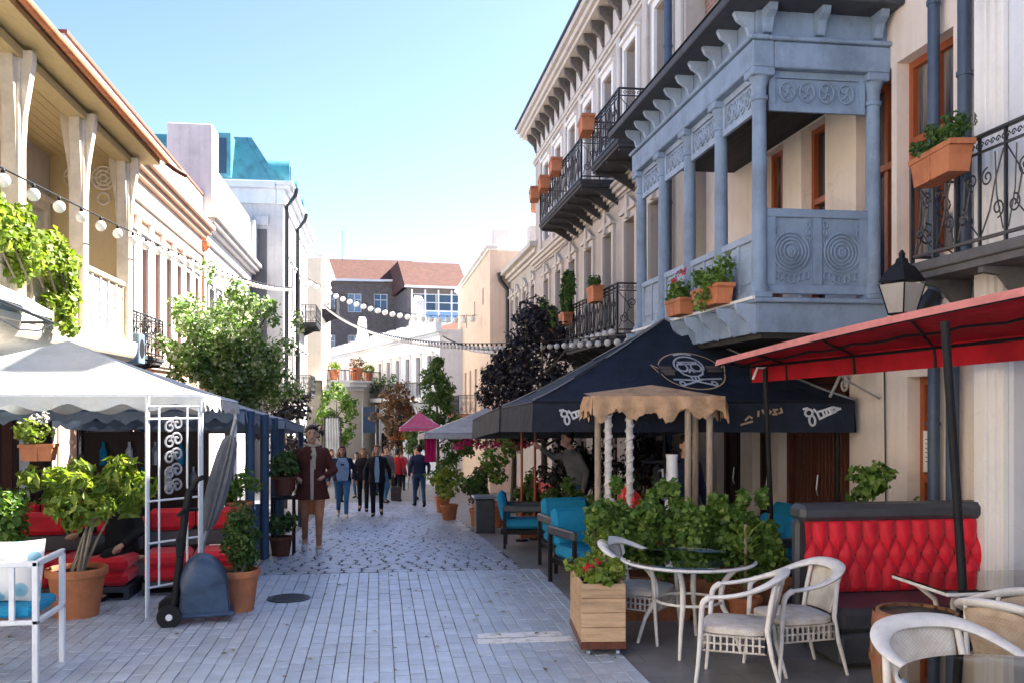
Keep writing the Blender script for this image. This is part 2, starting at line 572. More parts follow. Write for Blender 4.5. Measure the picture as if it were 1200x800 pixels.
ochre_wood = M('ochre_soffit', (0.55, 0.42, 0.22), rough=0.7, var=0.1, stretch=(1, 9, 9))
cream_wood = M('cream_woodwork', (0.72, 0.63, 0.50), rough=0.6, var=0.1, bump=0.1, dirt=0.15, dscale=2)
teal_roof = M('teal_copper_roof', (0.10, 0.30, 0.34), rough=0.45, var=0.25, scale=2)
red_tile = M('red_roof_tile', (0.30, 0.105, 0.06), rough=0.8, var=0.3, scale=12, bump=0.4)
brick_red = brickmat('red_brick', (0.33, 0.14, 0.09), (0.24, 0.10, 0.07), (0.35, 0.3, 0.26))
brick_grey = brickmat('grey_brown_brick', (0.17, 0.13, 0.11), (0.12, 0.095, 0.085), (0.22, 0.2, 0.18))
brick_far = brickmat('far_red_brick', (0.14, 0.045, 0.026), (0.11, 0.036, 0.022), (0.13, 0.07, 0.05))
pane = panemat('window_glass', (0.02, 0.024, 0.03), (0.22, 0.2, 0.18))
pane_blue = panemat('sky_window_glass', (0.03, 0.06, 0.09), (0.16, 0.24, 0.30))
dark_void = M('dark_interior', (0.012, 0.011, 0.011), rough=0.9, var=0.3, bump=0)
steel = M('grey_steel', (0.35, 0.37, 0.40), rough=0.35, var=0.1, metal=0.7, bump=0.03)
leaf_a = leafmat('leaf_green', (0.05, 0.11, 0.018), (0.11, 0.20, 0.03), (0.24, 0.33, 0.08))
leaf_b = leafmat('leaf_dark_green', (0.028, 0.065, 0.016), (0.06, 0.12, 0.026), (0.12, 0.18, 0.045))
leaf_c = leafmat('leaf_yellow_green', (0.10, 0.17, 0.02), (0.19, 0.26, 0.035), (0.30, 0.34, 0.07))
leaf_d = leafmat('leaf_dark_plum', (0.008, 0.008, 0.010), (0.018, 0.014, 0.016), (0.04, 0.03, 0.03), trans=0.1)
leaf_e = leafmat('leaf_two_tone', (0.06, 0.12, 0.025), (0.16, 0.25, 0.06), (0.62, 0.65, 0.46), trans=0.5)
leaf_dry = leafmat('leaf_rust', (0.06, 0.035, 0.02), (0.13, 0.07, 0.035), (0.24, 0.15, 0.07))
petal = leafmat('petal_pink', (0.45, 0.02, 0.10), (0.65, 0.04, 0.2), (0.75, 0.2, 0.3))
petal_red = leafmat('petal_red', (0.45, 0.02, 0.02), (0.6, 0.03, 0.04), (0.7, 0.1, 0.1))
bark = M('bark', (0.13, 0.10, 0.075), rough=0.9, var=0.35, scale=8, bump=0.5, stretch=(3, 3, 0.6))
bark_pale = M('pale_stem', (0.34, 0.27, 0.19), rough=0.9, var=0.25, scale=8, bump=0.3)

# ---------------------------------------------------------------- ground
GX0, GX1, GY0, GY1 = -300, 300, -60, 700


def ground_sheet(name, xs, ys, dz, mat, parent=None):
    mb = MB(); nx = len(xs)
    for y in ys:
        for x in xs: mb.v.append((x, y, zg(min(y, 75)) + dz))
    for j in range(len(ys) - 1):
        for i in range(nx - 1):
            mb.f.append((j * nx + i, j * nx + i + 1, (j + 1) * nx + i + 1, (j + 1) * nx + i))
    return mb.build(name, mat, parent)


def paving_mat():
    m, n, L, b = newmat('street_slabs')
    tc = n.new('ShaderNodeTexCoord')
    n1 = n.new('ShaderNodeTexNoise'); n1.inputs['Scale'].default_value = 0.9; n1.inputs['Detail'].default_value = 9
    n1.inputs['Roughness'].default_value = 0.7
    n2 = n.new('ShaderNodeTexNoise'); n2.inputs['Scale'].default_value = 40; n2.inputs['Detail'].default_value = 4
    L.new(tc.outputs['Object'], n1.inputs['Vector']); L.new(tc.outputs['Object'], n2.inputs['Vector'])
    r = ramp(n, [(0.3, (0.14, 0.14, 0.145)), (0.5, (0.21, 0.208, 0.21)), (0.7, (0.27, 0.265, 0.26))])
    L.new(n1.outputs[0], r.inputs[0])
    br = n.new('ShaderNodeTexBrick'); br.inputs['Scale'].default_value = 1.0
    br.inputs['Brick Width'].default_value = 0.6; br.inputs['Row Height'].default_value = 0.4; br.inputs['Mortar Size'].default_value = 0.006
    br.inputs['Color1'].default_value = (1, 1, 1, 1); br.inputs['Color2'].default_value = (0.85, 0.85, 0.85, 1)
    br.inputs['Mortar'].default_value = (0.45, 0.45, 0.45, 1)
    L.new(tc.outputs['Object'], br.inputs[0])
    mx = n.new('ShaderNodeMix'); mx.data_type = 'RGBA'; mx.blend_type = 'MULTIPLY'; mx.inputs[0].default_value = 0.6
    L.new(r.outputs[0], mx.inputs[6]); L.new(br.outputs[0], mx.inputs[7])
    L.new(mx.outputs[2], b.inputs['Base Color'])
    b.inputs['Roughness'].default_value = 0.42; b.inputs['Specular IOR Level'].default_value = 0.45
    bp = n.new('ShaderNodeBump'); bp.inputs['Strength'].default_value = 0.2; bp.inputs['Distance'].default_value = 0.01
    L.new(n2.outputs[0], bp.inputs['Height']); L.new(bp.outputs[0], b.inputs['Normal'])
    return m


gs_y = [GY0, -10, 0, 5, 8, 10, 11, 11.5, 12, 12.5, 13, 14, 16, 20, 26, 34, 44, 56, 66, 75, 120, 300, GY1]
ground = ground_sheet('ground', [GX0, -40, -10, -6, -4, -2, 0, 2, 4, 6, 10, 40, GX1], gs_y, 0.0, paving_mat())
ground['kind'] = 'structure'

stone_grey = M('paver_stone', (0.46, 0.525, 0.61), rough=0.36, var=0.1, scale=5, bump=0.2, rnd=0.1, spec=0.55, dirt=0.16, dscale=1.1, spots=0.45)
stone_grey_i = M('paver_stone_field', (0.46, 0.525, 0.61), rough=0.36, var=0.1, scale=5, bump=0.2, rnd=0.1, isl=True, spec=0.55, dirt=0.16, dscale=1.1, spots=0.45)
joint_mat = M('joint_sand', (0.10, 0.10, 0.105), rough=0.95, var=0.3, scale=30, bump=0.3)
sett_mat = M('sett_stone', (0.42, 0.46, 0.53), rough=0.33, var=0.25, scale=7, bump=0.2, rnd=0.12, spec=0.5, dirt=0.3, dscale=1.1)
sett_mat_i = M('sett_stone_field', (0.42, 0.46, 0.53), rough=0.33, var=0.25, scale=7, bump=0.2, rnd=0.12, isl=True, spec=0.5, dirt=0.3, dscale=1.1)

# the walkway of narrow grey pavers: long sides along the street
PX0, PX1, PY0, PY1 = -4.6, -4.6 + 0.01 + 57 * 0.115 + 0.002, 4.4, 11.45
walk = ground_sheet('paved_walkway', [PX0, 0, PX1], [PY0, 8, 10, 11, PY1], 0.004, joint_mat)
walk['kind'] = 'structure'
rng = random.Random(5)
pav = []
pw = 0.115
x = PX0 + 0.01
while x + pw < PX1 + 0.001:
    y = PY0 - rng.random() * 0.3
    while y < PY1 - 0.05:
        ln = rng.choice((0.14, 0.2, 0.24, 0.24, 0.3, 0.36))
        y1 = min(y + ln, PY1 - 0.01)
        y0 = max(y, PY0 + 0.01)
        if y1 - y0 > 0.06: pav.append((x + rng.uniform(0, 0.002), x + pw - 0.003 - rng.uniform(0, 0.002), y0, y1 - 0.011 - rng.uniform(0, 0.006)))
        y += ln
    x += pw


def in_view(px, py):
    d = px * math.sin(THETA) + py * math.cos(THETA)
    if d < 0.5: return False
    u = 600 + 1100 * (px * math.cos(THETA) - py * math.sin(THETA)) / d
    v = 472 + 1100 * 2.05 / d
    return -20 < u < 1000 and v < 815


pav.sort(key=lambda q: (not in_view((q[0] + q[1]) / 2, (q[2] + q[3]) / 2), q[2] ** 2 + q[0] ** 2))


def paver_mesh(L):
    return MB().box(-0.053, 0.053, -L / 2, L / 2, 0, 0.012, b=0.003).mesh('paver', stone_grey)


field = MB()
for i, (a, b, c, d) in enumerate(pav):
    dz = rng.uniform(-0.0015, 0.0025)
    if i < 300:
        L = round((d - c) / 0.02) * 0.02
        o = inst(cached(('pv', L), lambda: paver_mesh(L)), 'paver', walk, ((a + b) / 2, (c + d) / 2, 0.004 + dz + zg(c)))
        o.scale = ((b - a) / 0.106, (d - c) / L, 1)
    else:
        z = zg((c + d) / 2) + 0.004 + dz
        field.box(a, b, c, d, z, z + 0.012, b=0.0035)
field.build('paver_field', stone_grey_i, walk, kind='stuff')

# rough sett strip further down the street
SX0, SX1, SY0, SY1 = -1.52, 1.76, 11.47, 30.0
strip = ground_sheet('sett_strip', [SX0, 0, SX1], [SY0] + [12 + 0.5 * k for k in range(4)] + [14, 16, 20, 26, SY1], 0.004, joint_mat)
strip['kind'] = 'structure'
setts = []
y = SY0 + 0.01
while y < SY1 - 0.2:
    dy = rng.uniform(0.15, 0.21)
    x = SX0 + 0.012
    while x < SX1 - 0.08:
        dx = min(rng.uniform(0.15, 0.3), SX1 - x)
        setts.append((x, x + dx, y, y + dy)); x += dx
    y += dy
field = MB()


def sett_mesh(k):
    r = random.Random(100 + k)
    mb = MB(); N = 8
    pts = []
    for i in range(N):
        t = 2 * PI * (i + 0.5) / N
        s = 1 / max(abs(math.cos(t)), abs(math.sin(t)))
        s *= 0.5 * r.uniform(0.93, 1.0)
        pts.append((math.cos(t) * s, math.sin(t) * s))
    mb.v = [(p[0], p[1], 0) for p in pts] + [(p[0] * 0.955, p[1] * 0.955, 0.0105) for p in pts] + [(0, 0, 0.0115)]
    for i in range(N):
        j = (i + 1) % N
        mb.f.append((i, j, j + N, i + N)); mb.f.append((i + N, j + N, 2 * N))
    return mb


smb = [sett_mesh(k) for k in range(10)]
sme = [q.mesh('sett', sett_mat) for q in smb]
for i, (a, b, c, d) in enumerate(setts):
    cx, cy = (a + b) / 2, (c + d) / 2
    rzv = rng.uniform(-0.09, 0.09); sx, sy = (b - a) * 0.97, (d - c) * 0.97; sz = rng.uniform(0.75, 1.2)
    if i < 300:
        o = inst(sme[i % 10], 'sett', strip, (cx, cy, zg(cy)), rzv); o.scale = (sx, sy, sz)
    else:
        Mx = Matrix.Translation((cx, cy, zg(cy))) @ Matrix.Rotation(rzv, 4, 'Z') @ Matrix.Diagonal((sx, sy, sz, 1))
        q = smb[i % 10]
        field.add([Mx @ Vector(v) for v in q.v], q.f)
field.build('sett_field', sett_mat_i, strip, kind='stuff')

# dark disc laid on the walkway for a bluish shadow
mh = T('shadow_disc', 'dark round disc laid for the shadow on the paving beside the potted box shrub', 'painted shadow', (-0.92, 10.0, 0.017))
MB().lathe([(0.22, 0), (0.22, 0.012), (0.205, 0.016), (0.19, 0.012), (0.0, 0.012)], 28).build('lid', iron, mh, smooth=40)
mb = MB()
for k in range(-3, 4):
    hw = math.sqrt(max(0.004, 0.175 ** 2 - (k * 0.05) ** 2)); mb.box(-hw, hw, k * 0.055 - 0.012, k * 0.055 + 0.012, 0.012, 0.018)
mb.build('tread', iron, mh)


# ---------------------------------------------------------------- building kit (local frame: x along the front, -y outward, z up)
def wall_mesh(W, z0, z1, ops, D=6.0, rev=0.22):
    mb = MB()
    xs = sorted({0.0, W} | {o[0] for o in ops} | {o[1] for o in ops})
    zs = sorted({z0, z1} | {o[2] for o in ops} | {o[3] for o in ops})
    for i in range(len(xs) - 1):
        for j in range(len(zs) - 1):
            cx, cz = (xs[i] + xs[i + 1]) / 2, (zs[j] + zs[j + 1]) / 2
            if any(o[0] < cx < o[1] and o[2] < cz < o[3] for o in ops): continue
            mb.quad((xs[i], 0, zs[j]), (xs[i + 1], 0, zs[j]), (xs[i + 1], 0, zs[j + 1]), (xs[i], 0, zs[j + 1]))
    for a, b, c, d in (o[:4] for o in ops):
        r = rev
        mb.quad((a, 0, c), (a, r, c), (a, r, d), (a, 0, d)); mb.quad((b, 0, c), (b, 0, d), (b, r, d), (b, r, c))
        mb.quad((a, 0, d), (a, r, d), (b, r, d), (b, 0, d)); mb.quad((a, 0, c), (b, 0, c), (b, r, c), (a, r, c))
    mb.quad((0, 0, z0), (0, 0, z1), (0, D, z1), (0, D, z0)); mb.quad((W, 0, z0), (W, D, z0), (W, D, z1), (W, 0, z1))
    mb.quad((0, D, z0), (0, D, z1), (W, D, z1), (W, D, z0)); mb.quad((0, 0, z1), (W, 0, z1), (W, D, z1), (0, D, z1))
    return mb


def frame_mb(w, h, t=0.07, dp=0.06, mull=1, trans=(0.68,)):
    mb = MB()
    mb.box(-w / 2, -w / 2 + t, -dp, 0, 0, h); mb.box(w / 2 - t, w / 2, -dp, 0, 0, h)
    mb.box(-w / 2 + t, w / 2 - t, -dp, 0, h - t, h); mb.box(-w / 2 + t, w / 2 - t, -dp, 0, 0, t)
    for k in range(1, mull + 1):
        x = -w / 2 + w * k / (mull + 1); mb.box(x - t * 0.45, x + t * 0.45, -dp * 0.8, 0, t, h - t)
    for q in trans:
        mb.box(-w / 2 + t, w / 2 - t, -dp * 1.2, 0, h * q - t / 2, h * q + t / 2)
    return mb


def surround_mb(w, h, t=0.14, p=0.06, ped=False):
    mb = MB()
    mb.box(-w / 2 - t, -w / 2, -p, -0.001, 0, h); mb.box(w / 2, w / 2 + t, -p, -0.001, 0, h)
    mb.box(-w / 2 - t, w / 2 + t, -p, -0.001, h, h + t)
    mb.box(-w / 2 - t - 0.05, w / 2 + t + 0.05, -p * 2, -0.001, h + t, h + t + 0.07)
    if ped:
        mb.prism([(-w / 2 - t, h + t + 0.07), (w / 2 + t, h + t + 0.07), (0.08, h + t + 0.3), (-0.08, h + t + 0.3)], -p * 1.5, -0.001)
        mb.box(-0.09, 0.09, -p * 2.2, -0.001, h + 0.01, h + t + 0.34)
    return mb


def window(root, a, b, c, d, fm=white_paint, gm=None, rev=0.2, sur=None, ped=False, sill=None, mull=1, trans=(0.68,), name='window', t=0.07):
    gm = gm or pane
    w_, h_ = round(b - a, 3), round(d - c, 3)
    g = cached(('pane', w_, h_, gm.name), lambda: MB().box(-w_ / 2, w_ / 2, 0, 0.02, 0, h_).mesh('pane', gm))
    o = inst(g, name, root, ((a + b) / 2, rev - 0.02, c))
    f = cached(('frame', w_, h_, fm.name, mull, trans, t), lambda: frame_mb(w_, h_, t, 0.06, mull, trans).mesh('window_frame', fm))
    inst(f, 'window_frame', o)
    if sur:
        s_ = cached(('sur', w_, h_, sur.name, ped), lambda: surround_mb(w_, h_, ped=ped).mesh('surround', sur))
        inst(s_, 'surround', o, (0, -(rev - 0.02), 0))
    if sill:
        s_ = cached(('sill', w_, sill.name), lambda: MB().box(-w_ / 2 - 0.12, w_ / 2 + 0.12, -0.14, 0.0, -0.09, -0.001, b=0.012).mesh('sill', sill))
        inst(s_, 'sill', o, (0, -(rev - 0.02), 0))
    return o


def door(root, a, b, c, d, m=None, leafs=2, rev=0.2, slats=5):
    """panelled wooden door: leaves with vertical boards and a transom light"""
    m = m or brown_wood
    w_, h_ = b - a, d - c
    fr = MB(); t = 0.08
    fr.box(-w_ / 2, -w_ / 2 + t, -0.07, 0.02, 0, h_); fr.box(w_ / 2 - t, w_ / 2, -0.07, 0.02, 0, h_)
    fr.box(-w_ / 2 + t, w_ / 2 - t, -0.07, 0.02, h_ - t, h_)
    o = fr.build('door', m, root, ((a + b) / 2, rev - 0.03, c))
    lw = (w_ - 2 * t) / leafs
    for k in range(leafs):
        lf = MB(); x0 = -w_ / 2 + t + k * lw + 0.004
        lf.box(x0, x0 + lw - 0.008, 0.0, 0.03, 0.02, h_ - t)
        for q in range(slats):
            xa = x0 + 0.05 + q * (lw - 0.1) / slats
            lf.box(xa + 0.008, xa + (lw - 0.1) / slats - 0.008, -0.018, 0.0, 0.12, h_ - t - 0.1, b=0.006)
        leaf_o = lf.build('door_leaf', m, o)
    MB().tube([(-0.06, -0.07, h_ * 0.42), (-0.06, -0.09, h_ * 0.45), (-0.06, -0.07, h_ * 0.52)], 0.012, 6).build('handle', steel, o)
    return o


def cornice(root, W, z, steps, m, name='cornice', x0=0.0, ends=True):
    """stepped moulding: steps = (height, projection) stacked upward from z"""
    mb = MB()
    for h, p in steps:
        mb.box(x0 - (p if ends else 0), W + (p if ends else 0), -p, 0.3, z, z + h - 0.002, b=0.008); z += h
    return mb.build(name, m, root)


def scroll(mb, c, r, turns, a0, s=1, rad=0.008, n=4, mirror=1):
    pts = []
    N = int(14 * turns)
    for i in range(N + 1):
        q = i / N
        t = a0 + s * 2 * PI * turns * q; rr = r * (1 - 0.8 * q)
        pts.append((c[0] + mirror * rr * math.cos(t), c[1], c[2] + rr * math.sin(t)))
    mb.tube(pts, rad, n)


def iron_rail(L, h, step=0.33, seed=1):
    """wrought-iron balustrade along x: rails, uprights and scrollwork"""
    mb = MB(); r = random.Random(seed)
    mb.box(-L / 2, L / 2, -0.022, 0.022, h - 0.03, h, b=0.006); mb.box(-L / 2, L / 2, -0.01, 0.01, h * 0.83, h * 0.83 + 0.018)
    mb.box(-L / 2, L / 2, -0.014, 0.014, 0.05, 0.075)
    n = max(1, round(L / step)); st = L / n
    for k in range(n + 1):
        x = -L / 2 + k * st; mb.box(x - 0.011, x + 0.011, -0.011, 0.011, 0.0, h - 0.03)
    for k in range(n):
        x = -L / 2 + (k + 0.5) * st; m_ = 1 if k % 2 else -1
        rr = st * 0.24
        scroll(mb, (x - m_ * st * 0.2, 0, h * 0.6), rr, 1.4, PI / 2 * m_, m_, 0.008)
        scroll(mb, (x + m_ * st * 0.2, 0, h * 0.3), rr, 1.4, -PI / 2 * m_, m_, 0.008)
        mb.tube([(x - st * 0.42 * m_, 0, 0.1), (x - 0.1 * st, 0, h * 0.3), (x + 0.1 * st, 0, h * 0.55), (x + st * 0.42 * m_, 0, h * 0.8)], 0.008, 4)
        mb.tube([(x + st * 0.4 * m_, 0, 0.1), (x + 0.16 * st * m_, 0, h * 0.42), (x + st * 0.1 * m_, 0, h * 0.8)], 0.007, 4)
        for q in range(5):
            scroll(mb, (x - st * 0.42 + st * 0.21 * q, 0, h * 0.9), st * 0.09, 1.1, 0, 1, 0.006)
    return mb


def iron_balcony(root, a, b, z, p, h=0.92, slab=M('dark_slab', (0.05, 0.05, 0.055), rough=0.8), boards=True):
    """slab on brackets with iron balustrade on three sides"""
    mb = MB()
    mb.box(a, b, -p, -0.002, z - 0.09, z, b=0.01)
    mb.box(a + 0.02, b - 0.02, -p + 0.03, -0.002, z - 0.15, z - 0.092)
    o = mb.build('balcony', slab, root)
    n = max(2, int((b - a) / 0.7))
    for k in range(n):
        x = a + 0.15 + k * (b - a - 0.3) / (n - 1)
        q = MB(); q.prism([(-p + 0.06, z - 0.152), (-0.002, z - 0.152), (-0.002, z - 0.5), (-0.06, z - 0.46), (-p * 0.55, z - 0.22), (-p + 0.06, z - 0.2)], x - 0.035, x + 0.035, 'x')
        q.build('bracket', slab, o)
    L = b - a - 0.06
    inst(cached(('ir', round(L, 2), h), lambda: iron_rail(L, h).mesh('railing', iron)), 'railing', o, ((a + b) / 2, -p + 0.04, z))
    for x in (a + 0.03, b - 0.03):
        inst(cached(('ir', round(p, 2), h), lambda: iron_rail(p - 0.05, h).mesh('railing', iron)), 'railing', o, (x, -p / 2, z), PI / 2)
    return o


def pipe(root, x, y, z0, z1, m=iron_blue, r=0.055, foot=None, name='downpipe'):
    mb = MB(); mb.tube([(x, y, z0), (x, y, z1)], r, 12)
    o = mb.build(name, m, root, smooth=40)
    z = z0 + 0.6
    while z < z1:
        MB().lathe([(r + 0.012, -0.02), (r + 0.012, 0.02)], 12, (x, y, z)).build('pipe_collar', m, o); z += 1.35
    return o

# ================================================================ RIGHT SIDE
# ---- beige house with the blue timber balcony (u = 15.0 - Y)
RY = 15.0
r1 = T('balcony_house', 'beige plastered house with a carved blue timber balcony on columns', 'building', (5.4, RY, 0), -PI / 2)
ops = [(2.3, 3.0, 3.2, 5.55), (3.55, 4.2, 3.2, 5.55), (4.95, 5.7, 3.2, 5.6), (5.8, 6.78, 3.5, 5.62),
       (0.5, 1.5, -0.3, 2.3), (1.95, 2.6, -0.3, 2.3), (2.85, 4.8, -0.2, 2.38), (6.0, 6.48, 0.25, 2.32)]
wall_mesh(7.42, -1, 8.8, ops, rev=0.24).build('wall', beige_wall, r1)
for a, b, c, d in ops[:4]:
    window(r1, a, b, c, d, orange_wood, rev=0.22, mull=0 if b - a < 0.7 else 1, trans=(0.6,), t=0.075)
door(r1, *ops[4], m=dark_brown, rev=0.22); door(r1, *ops[5], m=dark_brown, leafs=1, rev=0.22)
door(r1, *ops[6], m=brown_wood, leafs=3, rev=0.22)
w_ = window(r1, *ops[7], fm=orange_wood, rev=0.22, mull=0, trans=(0.5,), t=0.08)
nb = MB().box(-0.14, 0.14, -0.012, 0, 0, 0.42).build('notice', M('paper', (0.72, 0.7, 0.66), rough=0.9, var=0.05), w_, (0.0, -0.075, 1.1))
mb = MB()
for k, q in enumerate((0.2, 0.16, 0.19, 0.12, 0.17, 0.15)):
    mb.box(-0.1, -0.1 + q, -0.0145, -0.0125, 0.33 - k * 0.045, 0.338 - k * 0.045)
mb.build('print', M('ink', (0.1, 0.1, 0.1), bump=0), w_, (0.0, -0.075, 1.1))
brick_p = MB().box(0.0, 2.2, -0.02, -0.001, 7.1, 8.75).build('brick_patch', brick_red, r1)
cornice(r1, 7.42, 8.78, [(0.12, 0.1), (0.12, 0.2)], stone_trim)
cornice(r1, 7.42, 3.2, [(0.06, 0.05), (0.07, 0.09)], white_trim, 'string_course', x0=5.95, ends=False)
for k in range(5):       # rusticated white stone blocks between balcony and lamp
    for q in range(3):
        MB().box(0, 0.38, -0.03, -0.001, 0, 0.12, b=0.012).build('stone_block', white_trim, r1, (5.95 + q * 0.4 - (0.15 if k % 2 else 0), 0, 2.55 + k * 0.127))
pipe(r1, 6.62, -0.1, -0.1, 8.8); 
# swan-necked second pipe at the house corner
p2_ = pipe(r1, 7.1, -0.1, 3.1, 8.8, r=0.06)
MB().tube([(7.1, -0.1, 3.15), (7.1, -0.1, 2.95), (7.03, -0.2, 2.85), (6.95, -0.22, 2.8), (6.92, -0.12, 2.66), (6.92, -0.1, 2.5), (6.92, -0.1, -0.1)], 0.06, 12).build('pipe_neck', iron_blue, p2_, smooth=60)
MB().lathe([(0.062, 0), (0.14, 0.12), (0.15, 0.2), (0.16, 0.2), (0.16, 0.26)], 12, (7.1, -0.1, 5.8)).build('hopper', iron_blue, p2_, smooth=40)
MB().tube([(6.62, -0.1, 3.1), (6.62, -0.22, 2.95), (6.62, -0.26, 2.75), (6.62, -0.12, 2.55)], 0.075, 12).build('pipe_neck', iron, p2_, smooth=60)

# the balcony
BX0, BX1, BP = 1.11, 5.57, 1.42
FZ, CZ = 3.15, 5.55
mb = MB(); mb.box(BX0 - 0.12, BX1 + 0.12, -BP - 0.1, -0.002, FZ - 0.05, FZ, b=0.01)
mb.box(BX0 - 0.05, BX1 + 0.05, -BP - 0.03, -0.002, FZ - 0.36, FZ - 0.052)
bal = mb.build('balcony', blue_paint, r1)
MB().box(BX0 - 0.13, BX1 + 0.13, -BP - 0.125, -BP - 0.102, FZ - 0.02, FZ + 0.012).build('floor_highlight', white_paint, bal)  # white strip that paints the highlight along the floor edge
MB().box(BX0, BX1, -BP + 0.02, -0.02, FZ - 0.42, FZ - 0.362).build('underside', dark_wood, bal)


def corbel(h, p):
    return MB().prism([(0, 0), (0, -h), (-p * 0.25, -h * 0.95), (-p * 0.4, -h * 0.6), (-p * 0.85, -h * 0.35), (-p, -h * 0.1), (-p, 0)], -0.03, 0.03, 'x').mesh('bracket', blue_light)


cb = corbel(0.32, 0.22)
n = 9
for k in range(n):
    inst(cb, 'bracket', bal, (BX0 + 0.05 + k * (BX1 - BX0 - 0.1) / (n - 1), -BP - 0.03, FZ - 0.055))
colm = MB()
colm.box(-0.105, 0.105, -0.105, 0.105, 0, 0.06, b=0.01)
colm.lathe([(0.1, 0.06), (0.1, 0.11), (0.085, 0.13), (0.08, 0.2), (0.078, 0.9), (0.072, 2.02), (0.088, 2.03), (0.088, 2.07), (0.072, 2.08),
            (0.074, 2.16), (0.1, 2.24), (0.115, 2.26)], 16)
colm.box(-0.125, 0.125, -0.125, 0.125, 2.26, 2.34, b=0.01)
cme = colm.mesh('column', blue_paint, 35)
cxs = [BX0 + k * (BX1 - BX0) / 4 for k in range(5)]
cpos = [(x, -BP) for x in cxs] + [(BX1, -0.14)]
for x, y in cpos: inst(cme, 'column', bal, (x, y, FZ), scale=(1, 1, (CZ - FZ) / 2.34))
# beam, frieze boards with pierced ornament
mb = MB(); mb.box(BX0 - 0.12, BX1 + 0.12, -BP - 0.12, -BP + 0.12, CZ + 0.001, CZ + 0.28, b=0.012)
mb.box(BX1 - 0.12, BX1 + 0.118, -BP + 0.122, -0.002, CZ + 0.002, CZ + 0.278, b=0.012)
mb.box(BX0 - 0.16, BX1 + 0.16, -BP - 0.16, -BP + 0.05, CZ + 0.281, CZ + 0.33, b=0.012)
mb.box(BX1 - 0.05, BX1 + 0.158, -BP + 0.052, -0.002, CZ + 0.281, CZ + 0.328, b=0.012)
mb.build('beam', blue_paint, bal)


def frieze(L, h=0.42):
    mb = MB(); mb.box(-L / 2, L / 2, -0.02, 0.02, 0, 0.07); mb.box(-L / 2, L / 2, -0.02, 0.02, h - 0.07, h)
    mb.box(-L / 2, -L / 2 + 0.07, -0.02, 0.02, 0.072, h - 0.072); mb.box(L / 2 - 0.07, L / 2, -0.02, 0.02, 0.072, h - 0.072)
    mb.box(-L / 2 + 0.07, L / 2 - 0.07, 0.006, 0.018, 0.072, h - 0.072)
    n = max(2, round((L - 0.2) / 0.2))
    for k in range(n):
        x = -L / 2 + 0.1 + (k + 0.5) * (L - 0.2) / n
        ring = [(x + 0.085 * math.cos(t * PI / 8), -0.006, h / 2 + 0.1 * math.sin(t * PI / 8)) for t in range(16)]
        mb.tube(ring, 0.014, 5, closed=True)
        for q in range(4):
            t = PI / 4 + q * PI / 2
            mb.tube([(x, -0.006, h / 2), (x + 0.05 * math.cos(t + 0.4), -0.006, h / 2 + 0.055 * math.sin(t + 0.4)), (x + 0.075 * math.cos(t), -0.006, h / 2 + 0.09 * math.sin(t))], 0.012, 5)
    return mb


Lb = (BX1 - BX0) / 4 - 0.2
fme = frieze(Lb).mesh('frieze_panel', blue_light)
for k in range(4): inst(fme, 'frieze_panel', bal, ((cxs[k] + cxs[k + 1]) / 2, -BP, CZ - 0.42))
Le = BP - 0.14 - 0.2
inst(frieze(Le).mesh('frieze_panel', blue_paint), 'frieze_panel', bal, (BX1, -(BP + 0.14) / 2, CZ - 0.42), PI / 2)


# carved end panel: two rosettes of concentric mouldings
def rosette_panel(L, h, m):
    mb = MB()
    mb.box(-L / 2, L / 2, -0.03, 0.03, h - 0.09, h, b=0.008); mb.box(-L / 2, L / 2, -0.026, 0.026, 0, 0.1, b=0.008)
    for x in (-L / 2, -0.05, L / 2 - 0.1):
        mb.box(x, x + 0.1, -0.025, 0.025, 0.101, h - 0.091)
    mb.box(-L / 2 + 0.1, L / 2 - 0.1, 0.004, 0.02, 0.101, h - 0.091)
    for sx in (-1, 1):
        cx = sx * (L / 4 - 0.0); cz = h * 0.5; w_ = L / 4 - 0.08
        for rr, tr in ((0.98, 0.017), (0.8, 0.013), (0.62, 0.013), (0.42, 0.014), (0.2, 0.02)):
            mb.tube([(cx + w_ * rr * math.cos(t * PI / 14), -0.004, cz + w_ * rr * 1.02 * math.sin(t * PI / 14)) for t in range(28)], tr, 5, closed=True)
        mb.ell((cx, -0.004, cz), (0.03, 0.02, 0.03), 8, 5)
        for q in range(7):           # scallops under the disc
            x = cx - w_ * 0.85 + q * w_ * 1.7 / 6; zz = 0.1 + 0.05 + 0.05 * abs(q - 3) / 3
            mb.tube([(x + 0.032 * math.cos(t), -0.006, zz + 0.04 * math.sin(t)) for t in [k * PI / 4 for k in range(8)]], 0.01, 4, closed=True)
        for qx in (-1, 1):
            for k in range(3):
                x = cx + qx * (w_ * 0.92); zz = h - 0.16 - k * 0.085
                mb.tube([(x + (0.028 - k * 0.006) * math.cos(t), -0.006, zz + 0.034 * math.sin(t)) for t in [k2 * PI / 4 for k2 in range(8)]], 0.01, 4, closed=True)
    return mb.mesh('carved_panel', m)


